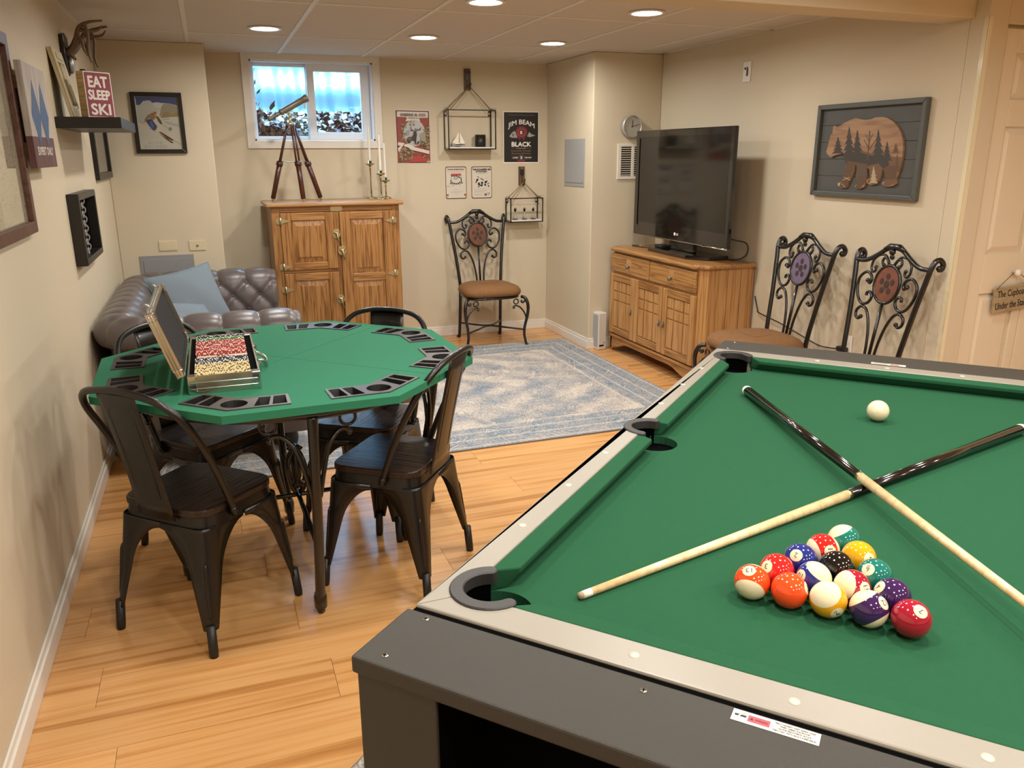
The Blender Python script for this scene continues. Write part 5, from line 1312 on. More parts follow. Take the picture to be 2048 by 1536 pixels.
ART_BEAR = [
  ('bear', [(0.121, 0.487), (0.132, 0.547), (0.139, 0.607), (0.15, 0.666), (0.167, 0.695), (0.167, 0.758), (0.184, 0.776), (0.202, 0.757), (0.236, 0.767), (0.28, 0.798), (0.339, 0.827), (0.383, 0.841), (0.429, 0.826), (0.481, 0.816), (0.531, 0.82), (0.572, 0.836), (0.628, 0.838), (0.677, 0.823), (0.728, 0.787), (0.773, 0.738), (0.809, 0.671), (0.832, 0.601), (0.845, 0.502), (0.844, 0.409), (0.839, 0.332), (0.826, 0.262), (0.814, 0.215), (0.821, 0.168), (0.797, 0.143), (0.751, 0.132), (0.708, 0.143), (0.696, 0.167), (0.724, 0.196), (0.723, 0.243), (0.7, 0.306), (0.685, 0.314), (0.677, 0.25), (0.662, 0.186), (0.637, 0.152), (0.595, 0.142), (0.554, 0.161), (0.555, 0.19), (0.581, 0.223), (0.566, 0.304), (0.542, 0.32), (0.542, 0.247), (0.546, 0.165), (0.539, 0.12), (0.497, 0.097), (0.452, 0.103), (0.442, 0.123), (0.477, 0.154), (0.455, 0.228), (0.441, 0.343), (0.429, 0.351), (0.421, 0.277), (0.397, 0.201), (0.379, 0.15), (0.368, 0.103), (0.314, 0.098), (0.276, 0.124), (0.273, 0.15), (0.315, 0.173), (0.333, 0.224), (0.337, 0.308), (0.326, 0.392), (0.311, 0.468), (0.264, 0.464), (0.218, 0.452), (0.18, 0.428), (0.159, 0.435), (0.136, 0.461)]),
  ('shadowy', [(0.378, 0.409), (0.459, 0.507), (0.564, 0.474), (0.669, 0.481), (0.741, 0.441), (0.842, 0.432), (0.839, 0.332), (0.819, 0.262), (0.814, 0.215), (0.818, 0.168), (0.75, 0.135), (0.708, 0.147), (0.724, 0.196), (0.719, 0.243), (0.692, 0.314), (0.662, 0.186), (0.624, 0.148), (0.557, 0.165), (0.581, 0.223), (0.566, 0.304), (0.542, 0.32), (0.444, 0.343)]),
  ('ink', [(0.315, 0.459), (0.371, 0.484), (0.461, 0.483), (0.566, 0.45), (0.674, 0.433), (0.728, 0.433), (0.747, 0.315), (0.692, 0.314), (0.645, 0.369), (0.562, 0.345), (0.542, 0.328), (0.443, 0.36), (0.429, 0.351), (0.397, 0.201), (0.37, 0.158), (0.326, 0.182), (0.341, 0.309)]),
  ('ink', [(0.229, 0.654), (0.246, 0.616), (0.238, 0.621), (0.263, 0.578), (0.248, 0.583), (0.28, 0.54), (0.257, 0.545), (0.297, 0.502), (0.267, 0.507), (0.314, 0.464), (0.277, 0.469), (0.216, 0.47), (0.179, 0.461), (0.218, 0.508), (0.189, 0.5), (0.221, 0.546), (0.199, 0.538), (0.224, 0.584), (0.209, 0.576), (0.226, 0.622), (0.22, 0.613)]),
  ('ink', [(0.33, 0.762), (0.35, 0.696), (0.342, 0.701), (0.371, 0.63), (0.355, 0.636), (0.391, 0.565), (0.367, 0.57), (0.412, 0.499), (0.38, 0.505), (0.432, 0.434), (0.392, 0.439), (0.327, 0.439), (0.287, 0.431), (0.327, 0.505), (0.296, 0.497), (0.328, 0.571), (0.304, 0.563), (0.328, 0.637), (0.313, 0.629), (0.329, 0.702), (0.322, 0.694)]),
  ('ink', [(0.413, 0.721), (0.432, 0.663), (0.424, 0.668), (0.45, 0.605), (0.435, 0.611), (0.469, 0.548), (0.447, 0.553), (0.488, 0.491), (0.458, 0.496), (0.506, 0.434), (0.469, 0.439), (0.409, 0.439), (0.372, 0.431), (0.41, 0.497), (0.38, 0.489), (0.41, 0.554), (0.389, 0.546), (0.411, 0.612), (0.397, 0.604), (0.412, 0.669), (0.405, 0.661)]),
  ('ink', [(0.608, 0.719), (0.627, 0.657), (0.619, 0.662), (0.646, 0.595), (0.631, 0.6), (0.665, 0.533), (0.643, 0.538), (0.684, 0.471), (0.655, 0.476), (0.703, 0.409), (0.667, 0.414), (0.607, 0.414), (0.57, 0.406), (0.607, 0.476), (0.578, 0.469), (0.607, 0.539), (0.586, 0.531), (0.607, 0.601), (0.593, 0.593), (0.607, 0.662), (0.601, 0.655)]),
  ('ink', [(0.699, 0.594), (0.713, 0.554), (0.707, 0.558), (0.726, 0.514), (0.715, 0.518), (0.739, 0.473), (0.723, 0.478), (0.753, 0.434), (0.731, 0.438), (0.766, 0.394), (0.74, 0.398), (0.697, 0.398), (0.671, 0.39), (0.697, 0.438), (0.677, 0.431), (0.697, 0.479), (0.682, 0.471), (0.698, 0.519), (0.688, 0.511), (0.698, 0.559), (0.694, 0.551)]),
  ('brown', [(0.777, 0.576), (0.785, 0.555), (0.781, 0.56), (0.794, 0.534), (0.786, 0.539), (0.803, 0.513), (0.791, 0.518), (0.811, 0.492), (0.796, 0.497), (0.82, 0.471), (0.801, 0.476), (0.771, 0.476), (0.753, 0.469), (0.772, 0.497), (0.758, 0.49), (0.773, 0.518), (0.763, 0.511), (0.774, 0.539), (0.767, 0.531), (0.775, 0.56), (0.772, 0.552)]),
  ('brown', [(0.799, 0.471), (0.808, 0.434), (0.804, 0.439), (0.818, 0.397), (0.811, 0.402), (0.827, 0.36), (0.817, 0.364), (0.837, 0.323), (0.823, 0.327), (0.846, 0.286), (0.83, 0.29), (0.803, 0.289), (0.787, 0.281), (0.802, 0.327), (0.789, 0.319), (0.801, 0.364), (0.792, 0.356), (0.8, 0.402), (0.794, 0.394), (0.799, 0.439), (0.797, 0.431)]),
  ('brown', [(0.526, 0.704), (0.537, 0.393), (0.549, 0.393), (0.537, 0.703)]),
  ('brown', [(0.492, 0.667), (0.535, 0.585), (0.54, 0.588), (0.498, 0.67)]),
  ('brown', [(0.563, 0.675), (0.535, 0.596), (0.541, 0.593), (0.569, 0.672)]),
  ('brown', [(0.486, 0.611), (0.535, 0.521), (0.541, 0.524), (0.492, 0.614)]),
  ('brown', [(0.591, 0.603), (0.535, 0.501), (0.542, 0.496), (0.598, 0.599)]),
  ('brown', [(0.349, 0.392), (0.546, 0.361), (0.548, 0.165), (0.497, 0.101), (0.451, 0.107), (0.473, 0.154), (0.441, 0.343), (0.429, 0.351), (0.397, 0.201), (0.367, 0.107), (0.297, 0.104), (0.337, 0.308)]),
  ('brown', [(0.692, 0.314), (0.737, 0.346), (0.824, 0.347), (0.818, 0.27), (0.81, 0.215), (0.73, 0.204)]),
  ('ink2', [(0.443, 0.36), (0.542, 0.328), (0.536, 0.23), (0.458, 0.236)]),
  ('pale', [(0.605, 0.345), (0.617, 0.308), (0.612, 0.313), (0.629, 0.271), (0.619, 0.276), (0.641, 0.235), (0.626, 0.239), (0.653, 0.198), (0.634, 0.202), (0.665, 0.162), (0.641, 0.165), (0.603, 0.164), (0.58, 0.155), (0.603, 0.201), (0.585, 0.192), (0.603, 0.238), (0.59, 0.23), (0.604, 0.276), (0.595, 0.267), (0.604, 0.313), (0.6, 0.305)]),
  ('pale', [(0.278, 0.146), (0.301, 0.151), (0.297, 0.112), (0.278, 0.124)]),
  ('pale', [(0.333, 0.212), (0.397, 0.18), (0.4, 0.188), (0.335, 0.219)]),
  ('pale', [(0.323, 0.178), (0.39, 0.214), (0.386, 0.22), (0.32, 0.184)]),
  ('pale', [(0.315, 0.145), (0.35, 0.104), (0.354, 0.108), (0.319, 0.149)]),
]
PAL = {}
def ink(name, c): PAL[name] = mat('print_'+name, c, .5); return PAL[name]
for n_, c_ in (('sky', '#223c6e'), ('spray', '#a9a99c'), ('cloud', '#b4b5b0'), ('hill', '#8d8672'), ('hill2', '#8a7a4a'), ('greyline', '#7c7868'), ('pants', '#28345c'), ('jean', '#3d5286'), ('coat', '#7d6548'), ('sleeve', '#4f4634'),
    ('hat', '#8a4a1e'), ('face', '#b07858'), ('ski', '#4a1c1a'), ('shade', '#9da29c'), ('snow', '#b6b3a0'), ('maroon', '#542824'), ('rust', '#8c4030'), ('paper', '#d3c8bc'), ('mist', '#b2b3b0'), ('mist2', '#8f949a'), ('sage', '#918c78'),
    ('deer', '#3a2c24'), ('deer2', '#6d5840'), ('rock', '#4c4230'), ('red', '#a63a30'), ('black', '#15120f'), ('grey', '#9c978e'), ('dgrey', '#55514a'), ('wax', '#7d252b'), ('waxl', '#a0565a'), ('waxd', '#5c1a20'), ('line', '#7c7060'),
    ('rustb', '#5a3324'), ('tin', '#cdc4b4'), ('pink', '#d3b0a0'), ('lgrey', '#aaa296'), ('bear', '#8a6244'), ('ink', '#3a342c'), ('ink2', '#574a3c'), ('brown', '#5c4330'), ('pale', '#a89878'), ('shadowy', '#6c4f38'), ('tan', '#9d7c58'), ('leafg', '#6a6444'), ('leafd', '#47402c'), ('leafp', '#948a68')): ink(n_, c_)
def printed(parent, art, w_, h_, z, extra=None, texts=(), M=None, name='print'):
    """flat printed picture: art in unit coordinates on a w_ x h_ sheet"""
    mb = MB(); used = []
    def idx(c):
        if c not in used: used.append(c)
        return used.index(c)
    zz = z
    for c, poly in list(art)+list(extra or []):
        flat(mb, [((x-.5)*w_, (y-.5)*h_) for x, y in poly], zz, idx(c)); zz += .00004
    zz += .0002
    for (c, s, cx, cy, tw, th, kw) in texts:
        put_text(mb, s, (cx-.5)*w_, (cy-.5)*h_, tw*w_, th*h_, zz, idx(c), **kw)
    return mb.build(name, [PAL[c] for c in used], parent, M=M)
FULL = [(0, 0), (1, 0), (1, 1), (0, 1)]
def frame(parent, w_, h_, fw, d, m, bev=.002, inner=0.0):
    """four mitred sides, back face at z = 0"""
    for k in range(4):
        a, b = (w_/2, h_/2) if k % 2 == 0 else (h_/2, w_/2)
        MB().prism([(-a, b), (a, b), (a-fw, b-fw), (-a+fw, b-fw)], 0, d).build('frame_side', m, parent, bevel=bev, M=RZ(k*pi/2))
# framed ski poster on the alcove wall
def centre(pl_, x0, x1, z0, z1, c): return pl_((x0+x1)/2, c, (z0+z1)/2)
M_blackframe = mat('black_frame', '#15120f', .35)
t = thing('framed_ski_poster', 'black-framed vintage poster of a downhill skier on the alcove wall', 'picture', M=on_back(-.2655, BP-.001, 1.7055))
frame(t, .312, .384, .026, .02, M_blackframe)
printed(t, [('paper', FULL)]+[('snow', [(.02, .015), (.98, .015), (.98, .985), (.02, .985)])]+ART_SKI, .264, .336, .006, texts=[('deer', 'SKI THE', .36, .125, .34, .055, dict(bold=.0008)), ('deer', 'POCONOS', .37, .055, .50, .055, dict(bold=.0008))])
MB().box(-.131, .131, -.167, .167, .0085, .0092).build('glass_pane', M_glass, t)
# plates and access panel on the alcove wall
M_ivory = mat('ivory_plastic', '#cfc3a2', .4); M_panelgrey = mat('grey_panel', '#8a8b8c', .5); M_panelcol = mat('painted_panel', '#9b9b9a', .5)
t = thing('blank_plate', 'ivory blank wall plate on the alcove wall above the sofa, left of the cable plate', 'wall plate', M=on_back(-.304, BP-.0005, .901))
MB().box(-.0585, .0585, -.035, .035, 0, .005).build('plate', M_ivory, t, bevel=.003); MB().box(-.05, .05, -.027, .027, .005, .0062).build('centre', M_ivory, t, bevel=.001)
t = thing('cable_plate', 'ivory wall plate with a small cable socket on the alcove wall above the sofa', 'wall plate', M=on_back(-.113, BP-.0005, .896))
MB().box(-.0545, .0545, -.035, .035, 0, .005).build('plate', M_ivory, t, bevel=.003); MB().lathe([(.007, .005), (.007, .009), (.004, .009), (.004, .014), (.001, .014)], 12).build('socket', M_brass, t)
t = thing('access_panel', 'grey access panel low on the alcove wall, half hidden behind the pillow', 'panel', M=on_back(-.320, BP-.0005, .665))
MB().box(-.174, .174, -.172, .172, 0, .004).build('flange', M_panelgrey, t, bevel=.0015); MB().prism(rrect(-.150, .150, -.146, .146, .012), .004, .0075).build('door', M_panelgrey, t, bevel=.001)
# poster of a stag
random.seed(11); lv_ = []
def leafs(n, x0, x1, y0, y1, s0, s1):
    for _ in range(n):
        x, y, a, s = random.uniform(x0, x1), random.uniform(y0, y1), random.random()*6.3, random.uniform(s0, s1)
        lv_.append((random.choice(['leafg', 'leafd', 'leafp', 'leafp']), [(x+s*cos(a), y+.6*s*sin(a)), (x+.3*s*cos(a+1.6), y+.2*s*sin(a+1.6)), (x-s*cos(a), y-.6*s*sin(a)), (x+.3*s*cos(a-1.6), y+.2*s*sin(a-1.6))]))
leafs(46, .12, .30, .42, .76, .03, .06); leafs(80, .08, .55, .05, .30, .03, .08); leafs(50, .80, .97, .32, .70, .03, .07); leafs(30, .68, .95, .27, .45, .03, .07); leafs(18, .25, .55, .70, .80, .02, .04); leafs(14, .70, .92, .06, .17, .03, .07)
t = thing('stag_poster', 'red and cream paper poster with a stag, left of the upper hanging shelf', 'poster', M=on_back(1.5655, BW-.0005, 1.632))
MB().box(-.1385, .1385, -.205, .205, 0, .0012).build('sheet', PAL['paper'], t)
base_art = ART_STAG[:4]; rest = ART_STAG[4:]
printed(t, base_art+lv_+rest, .277, .41, .0016, texts=[('dgrey', 'DEERE & CO.', .52, .905, .74, .042, dict(bold=.0009)), ('dgrey', 'MOLINE, ILL.', .52, .848, .30, .022, dict(bold=.0004))])
# bourbon poster
t = thing('bourbon_poster', 'black bourbon poster with white border and red wax seal, right of the upper shelf', 'poster', M=on_back(2.482, BW-.0005, 1.630))
MB().box(-.1575, .1575, -.206, .206, 0, .0012).build('sheet', M_whiteink, t)
PAL['white'] = M_whiteink
def arch(p): return (p[0], p[1]-.034*(p[0]/.12)**2)
printed(t, ART_BOURBON, .315, .412, .0016, texts=[('line', "THE WORLD'S FINEST BOURBON", .51, .93, .74, .020, dict()), ('white', 'JIM BEAM', .505, .785, .74, .115, dict(fn=arch, bold=.0012)), ('white', 'B', .505, .595, .06, .055, dict(bold=.001)),
    ('white', 'BLACK', .505, .368, .54, .085, dict(bold=.0022)), ('grey', 'DOUBLE AGED', .505, .29, .26, .018, dict(bold=.0004)), ('tan', 'Kentucky Straight', .505, .238, .56, .038, dict()), ('tan', 'Bourbon Whiskey', .505, .186, .54, .038, dict()),
    ('white', 'AGED', .335, .107, .16, .02, dict(bold=.0006)), ('white', '8', .505, .107, .035, .05, dict(bold=.0008)), ('white', 'YEARS', .69, .107, .20, .02, dict(bold=.0006))])
# tin signs
M_tinback = mat('tin_back', '#6b5a48', .4, metal=.5)
def tin(name, label, x, z, w_, h_, art, texts):
    t = thing(name, label, 'tin sign', M=on_back(x, BW-.0005, z), group='two tin racing signs')
    MB().prism(rrect(-w_/2, w_/2, -h_/2, h_/2, .014), 0, .0015).build('plate', PAL['rustb'], t)
    def rr(s): return [((x_+w_*s/2)/(w_*s)*s+(1-s)/2, (y_+h_*s/2)/(h_*s)*s+(1-s)/2) for x_, y_ in rrect(-w_*s/2, w_*s/2, -h_*s/2, h_*s/2, .014)]
    printed(t, [('tin', rr(.95))]+art[2:], w_, h_, .0019, texts=texts)
tin('racing_tin_sign', 'cream tin sign with a black and red checkered car emblem, below the upper shelf', 1.910, 1.273, .178, .257, ART_TIN1,
    [('black', 'POCONO INTERNATIONAL', .50, .915, .80, .028, dict(bold=.0007)), ('grey', 'OFFICIAL', .52, .28, .26, .018, dict()), ('grey', 'SOUVENIR PROGRAM', .52, .215, .60, .022, dict()), ('tin', '5', .94, .12, .03, .025, dict())])
tin('race_poster_tin_sign', 'cream tin sign with black ink drawing of race cars, right of the checkered emblem sign', 2.131, 1.272, .178, .257, ART_TIN2,
    [('black', 'THE SCHAEFER 500', .50, .905, .88, .048, dict(bold=.0012)), ('black', 'AT POCONO', .49, .842, .54, .045, dict(bold=.0012)), ('grey', 'TRIPLE CROWN', .49, .785, .42, .018, dict())])
# hanging shelves
M_rope = mat('jute_rope', '#8d7c5c', .9, bump=.8, bscale=400)
M_plaquew = wood('plaque_wood', [(0, '#3e2b1c'), (.5, '#5e442e'), (1, '#76583c')], 'Z', 4.0, .6, 10, 2.0)
def hanging_shelf(label, xc, x_h, z0, z1, zp0, zp1, xp, group):
    w_ = x_h; dpt = .128
    t = thing('hanging_shelf', label, 'shelf', (xc, BW-.002, z0), group=group)
    H_ = z1-z0; b = .0042
    def bar(m, x0, y0, za, x1, y1, zb): m.box(min(x0, x1)-b, max(x0, x1)+b, min(y0, y1)-b, max(y0, y1)+b, min(za, zb)-b, max(za, zb)+b)
    m = MB(); yf = -dpt+b; yb = -b
    for y in (yf,):
        bar(m, -w_+b, y, b, w_-b, y, b); bar(m, -w_+b, y, H_-b, w_-b, y, H_-b)
    for x in (-w_+b, w_-b):
        for y in (yf, yb): bar(m, x, y, b, x, y, H_-b)
        bar(m, x, yf, b, x, yb, b); bar(m, x, yf, H_-b, x, yb, H_-b)
    bar(m, -w_+b, yb, b, w_-b, yb, b)
    m.build('frame', M_blackm, t)
    MB().box(-w_+.009, w_-.009, -dpt+.009, -.009, .003, .019).build('board', M_white, t, bevel=.001)
    for x in (-w_+.016, w_-.016):
        br = MB(); br.box(x-.009, x+.009, -.004, -.001, H_-.045, H_-.004); br.box(x-.004, x+.004, -.0045, -.0038, H_-.034, H_-.016, 1); br.build('bracket', [M_blackm, M_white], t)
    # plaque with a cut-out arrow and a hook
    px = xp-xc; P_ = MB().box(px-.026, px+.026, -.016, 0, zp0-z0, zp1-z0).build('plaque', M_plaquew, t, bevel=.002)
    za, zb = zp1-z0-.02, zp0-z0+.03
    ar = MB().prism([(px-.016, za), (px-.004, za-.008), (px, za-.002), (px+.004, za-.008), (px+.016, za), (px+.016, za-.045), (px+.003, za-.062), (px+.003, zb), (px-.003, zb), (px-.003, za-.062), (px-.016, za-.045)], 0, .003, M=basis((1, 0, 0), (0, 0, 1), (0, -1, 0), (0, -.0158, 0)))
    ar.build('arrow', M_blackm, P_)
    hk = MB(); hk.tube(curve([(px, -.018, zb), (px+.004, -.03, zb-.012), (px+.010, -.042, zb-.012), (px+.016, -.045, zb+.012), (px+.019, -.04, zb+.02)], 5), .005, 8); hk.build('hook', M_blackm, P_)
    hook = V3((px+.008, -.038, zb-.004))
    for s in (-1, 1):
        for dx in (0, .022):
            r_ = MB(); r_.tube([hook, (s*(w_-.012-dx), -dpt*.5-(.02 if dx else -.02), H_+.002)], .0035, 6); r_.build('rope', M_rope, t)
        kn = MB(); kn.ball((s*(w_-.012), -dpt*.5, H_+.006), .009, 8, 6)
        random.seed(5)
        for q in range(5): kn.tube([(s*(w_-.012), -dpt*.5, H_+.006), (s*(w_+.012+.012*random.random()), -dpt*.5-.02*random.random(), H_+.02-.05*random.random())], .0018, 5)
        kn.build('knot', M_rope, t)
    return t
hanging_shelf('larger upper rope-hung black wire shelf holding a sailboat and a dark tumbler', 2.018, .2005, 1.534, 1.838, 1.990, 2.150, 2.020, 'rope-hung wire shelves')
hanging_shelf('smaller lower rope-hung black wire shelf holding three little bottles', 2.485, .1475, .945, 1.146, 1.243, 1.397, 2.483, 'rope-hung wire shelves')
# model sailboat
zs = 1.534+.019
t = thing('model_sailboat', 'tiny model sailboat with cream sails on the upper wire shelf', 'model boat', (1.913, BW-.066, zs))
M_sail = mat('sail_cloth', '#e8e0d0', .8); M_hull = mat('dark_hull', '#1d1a18', .4)
hl = MB(); secs = []
for k in range(9):
    x = -.055+.11*k/8; w_ = .016*(1-abs(k/8*2-1.15)**2.2*.75); secs.append([(x, w_*cos(a), .004+.022*(1-sin(a)) if False else .022-.020*sin(a)*(.6+.4*(1-abs(k/4-1)))) for a in [pi*q/8 for q in range(9)]])
hl.grid(secs); hl.build('hull', M_hull, t, fixn=True)
MB().box(-.05, .05, -.012, .012, .020, .0235).build('deck', M_sail, t); MB().box(-.05, .05, -.0165, .0165, .009, .013).build('stripe', M_white, t)
MB().box(-.022, .012, -.008, .008, .0235, .031).build('cabin', M_sail, t, bevel=.001)
MB().tube([(.013, 0, .02), (.013, 0, .132)], .0013, 6).build('mast', M_palew, t)
for pts in ([(-.047, .032), (.008, .032), (.008, .118), (-.012, .075)], [(.018, .030), (.060, .029), (.045, .062), (.018, .112)]):
    MB().prism(pts, -.0008, .0008, M=basis((1, 0, 0), (0, 0, 1), (0, -1, 0))).build('sail', M_sail, t)
# dark tumbler
M_tumb = mat('dark_tumbler', '#1c1512', .35)
t = thing('dark_tumbler', 'dark brown cylindrical tumbler with pale rim on the upper wire shelf', 'tumbler', (2.104, BW-.066, zs))
MB().lathe([(.040, 0), (.043, .003), (.043, .094)], 28).build('body', M_tumb, t); MB().lathe([(.0432, .094), (.0432, .099), (.041, .099), (.041, .094)], 28).build('rim', M_palew, t)
for a in range(12): MB().box(.0425, .0437, -.003, .003, .006, .088).build('rib', M_tumb, t, M=RZ(a*pi/6))
# bottles
M_bglass = mat('bottle_glass', '#ffffff', .03, trans=1.0)
b0 = None
for k, (x, lb) in enumerate(((2.402, 'little clear glass bottle with black stopper, leftmost on the lower wire shelf'), (2.486, 'little clear glass bottle with black stopper, middle of three on the lower shelf'), (2.566, 'little clear glass bottle with black stopper, rightmost on the lower wire shelf'))):
    if b0 is None:
        b0 = thing('glass_bottle', lb, 'bottle', group='three little bottles on the lower shelf')
        MB().lathe([(.0002, 0), (.020, 0), (.023, .003), (.022, .015), (.013, .040), (.008, .050), (.007, .066), (.009, .068), (.009, .072), (.006, .072), (.0055, .05), (.011, .038), (.020, .015), (.020, .005), (.0002, .004)], 24).build('body', M_bglass, b0)
        s_ = MB(); s_.lathe([(.0055, .066), (.0055, .074), (.009, .075), (.009, .084), (.0005, .086)], 12); s_.tube([(-.008, -.004, .084), (.006, .002, .098)], [.005, .003], 8); s_.tube([(.004, -.004, .078), (.014, 0, .09)], .003, 6)
        s_.build('stopper', M_black, b0); o = b0
    else: o = copy_tree(b0); o['label'] = lb
    o.location = (x, BW-.066, .945+.019)
# ---------------------------------------------------------------- left wall
M_mapP = mat('map_paper', '#cbbf9f', .6, var=.06, vscale=5)
t = thing('framed_map', 'large framed wall map in a brown wood frame, cut by the left picture edge', 'picture', M=on_left(LW+.001, 2.80, 1.5665))
frame(t, .96, .650, .040, .026, M_brownframe)
MB().box(-.445, .445, -.29, .29, .004, .007).build('map_sheet', M_mapP, t)
random.seed(21); mk = MB()
for k in range(900):
    x, y = random.uniform(-.43, .43), random.uniform(-.28, .28); w_ = random.uniform(.006, .016); a = random.uniform(-.25, .25)
    flat(mk, [(x-w_/2*cos(a), y-w_/2*sin(a)-.0010), (x+w_/2*cos(a), y+w_/2*sin(a)-.0010), (x+w_/2*cos(a), y+w_/2*sin(a)+.0010), (x-w_/2*cos(a), y-w_/2*sin(a)+.0010)], .0073+k*1e-7, k % 3)
for k in range(26):
    p = [(random.uniform(-.43, .43), random.uniform(-.28, .28))]; a = random.random()*6.28
    for q in range(16):
        a += random.uniform(-.5, .5); n = (p[-1][0]+.03*cos(a), p[-1][1]+.03*sin(a))
        if abs(n[0]) > .43 or abs(n[1]) > .28: break
        dx, dy = -.0007*sin(a), .0007*cos(a); flat(mk, [(p[-1][0]+dx, p[-1][1]+dy), (n[0]+dx, n[1]+dy), (n[0]-dx, n[1]-dy), (p[-1][0]-dx, p[-1][1]-dy)], .0075+k*1e-7, 3); p.append(n)
o = mk.build('map_marks', [PAL['dgrey'], PAL['line'], PAL['rustb'], PAL['greyline']], t); o['kind'] = 'stuff'
MB().box(-.442, .442, -.287, .287, .0095, .0105).build('glass_pane', M_glass, t)
# expert only sign
PAL['bluediamond'] = mat('blue_paint', '#3d5478', .6); PAL['boardwhite'] = wood('whitewashed_board', [(0, '#948a80'), (.5, '#b0a69c'), (1, '#bdb4ac')], 'Y', 4.0, .7, 10, 2.0); PAL['boardred'] = wood('maroon_board', [(0, '#4a2c28'), (.5, '#5e3a36'), (1, '#6d4642')], 'Y', 4.0, .7, 10, 2.0)
t = thing('expert_trail_sign', 'wooden plank sign with two blue diamonds over a maroon band, left wall', 'sign', M=on_left(LW+.036, 3.478, 1.635))
for k in range(4):
    x0 = -.208+.104*k
    MB().box(x0+.0007, x0+.1033, -.07, .176, 0, .022).build('plank', PAL['boardwhite'], t, bevel=.0015); MB().box(x0+.0007, x0+.1033, -.176, -.07, 0, .022).build('plank', PAL['boardred'], t, bevel=.0015)
for z in (-.11, .11): MB().box(-.17, .17, z-.02, z+.02, -.035, 0).build('batten', M_palew, t)
printed(t, [('bluediamond', [(.12, .51), (.33, .86), (.52, .50), (.33, .16+.03)])]+[('bluediamond', [(.50, .50), (.69, .86), (.90, .51), (.69, .19)])], .416, .352, .0226, texts=[('paper', 'EXPERT ONLY', .5, .165, .72, .075, dict(bold=.0018))], name='painted_lettering')
# floating shelf
M_espresso = mat('espresso_shelf', '#15110d', .42)
sh = MB().box(LW, -.342, 4.18, 4.98, 1.619, 1.667).build('floating_shelf', M_espresso, bevel=.002); tag(sh, 'thick dark floating shelf on the left wall under the red sign', 'shelf')
# carved cream panel leaning on the shelf
M_carv = mat('cream_carving', '#c2b797', .7, bump=.4, bscale=80)
bx_, tx_ = V3((-.540, 4.245, 1.668)), V3((-.599, 4.245, 1.970)); up_ = (tx_-bx_).normalized(); al = V3((.004, .27, 0)).normalized(); nz = al.cross(up_).normalized(); up_ = nz.cross(al)
t = thing('carved_panel', 'cream carved wood panel leaning against the wall on the floating shelf', 'carving', M=basis(al, up_, nz, bx_))
Wc, Hc = .25, .300
MB().box(0, Wc, 0, Hc, -.012, 0).build('board', M_carv, t, bevel=.002)
for x0, x1, y0_, y1_ in ((0, .035, 0, Hc), (Wc-.035, Wc, 0, Hc), (.035, Wc-.035, 0, .045), (.035, Wc-.035, Hc-.06, Hc)): MB().box(x0, x1, y0_, y1_, 0, .010).build('border', M_carv, t, bevel=.003)
MB().box(.05, Wc-.05, Hc-.045, Hc-.02, .010, .014).build('relief', M_carv, t, bevel=.003)
for s in (-1, 1): MB().tube([(Wc/2+s*.03+.012*sin(q*.9), .06+.0172*q, .004) for q in range(11)], .012, 8).build('relief', M_carv, t)
# eat sleep ski block
al_ = radians(40)
fx_ = V3((cos(al_), sin(al_), 0)); fn_ = V3((sin(al_), -cos(al_), 0))
t = thing('ski_slogan_block', 'chunky wooden block sign with a red front on the floating shelf', 'sign', M=basis(fx_, (0, 0, 1), fn_, (-.478, 4.235, 1.668)))
M_redboard = mat('worn_red_paint', '#7a2f3a', .65, var=.12, vscale=30)
MB().box(0, .135, 0, .198, -.052, 0).build('block', M_palew, t, bevel=.002)
sg_ = MB(); flat(sg_, [(.001, .001), (.134, .001), (.134, .197), (.001, .197)], .0006, 1); flat(sg_, rrect(.005, .130, .004, .193, .006), .0008, 0)
for s_, yy, w_ in (('EAT', .154, .092), ('SLEEP', .098, .104), ('SKI', .036, .094)): put_text(sg_, s_, .0675, yy, w_, .046 if s_ != 'SLEEP' else .040, .0011, 1, bold=.0022)
sg_.build('painted_front', [M_redboard, PAL['paper']], t)
# antlers on a plaque
M_antler = mat('antler', '#6b5440', .5, var=.35, vscale=25, bump=.4, bscale=90); M_silver = mat('skull_plate', '#9a9a98', .35, metal=.7)
t = thing('antler_mount', 'pair of brown deer antlers on a black plaque high on the left wall', 'antlers', (LW, 4.74, 1.99))
MB().prism([(-.06, -.075), (0, -.10), (.06, -.075), (.085, 0), (.075, .085), (0, .10), (-.075, .085), (-.085, 0)], 0, .02, M=basis((0, 1, 0), (0, 0, 1), (1, 0, 0), (.0005, 0, -.01))).build('plaque', M_blackframe, t, bevel=.004)
MB().ball((.028, 0, -.055), .03, 14, 10, sc=(.6, 1, 1.5)).build('skull_plate', M_silver, t)
for s in (-1, 1):
    a = MB()
    a.tube(curve([(.02, .03*s, -.005), (.05, .04*s, .018), (.078, .07*s, .060), (.10, .105*s, .105), (.145, .12*s, .128), (.205, .10*s, .140)], 6), [.019-.0145*k/30 for k in range(31)], 8)
    a.tube(curve([(.082, .075*s, .066), (.10, .08*s, .05), (.105, .075*s, .01), (.118, .07*s, -.02)], 5), [.012-.009*k/15 for k in range(16)], 8)
    a.tube(curve([(.10, .10*s, .095), (.14, .10*s, .09), (.18, .09*s, .098), (.198, .085*s, .12)], 5), [.011-.008*k/15 for k in range(16)], 8)
    a.tube(curve([(.125, .115*s, .12), (.135, .13*s, .07), (.128, .12*s, -.01), (.138, .115*s, -.055)], 5), [.010-.006*k/15 for k in range(16)], 8)
    a.tube(curve([(.03, .035*s, .0), (.045, .03*s, -.02), (.052, .03*s, -.03)], 4), [.010-.005*k/8 for k in range(9)], 8)
    a.build('antler', M_antler, t)
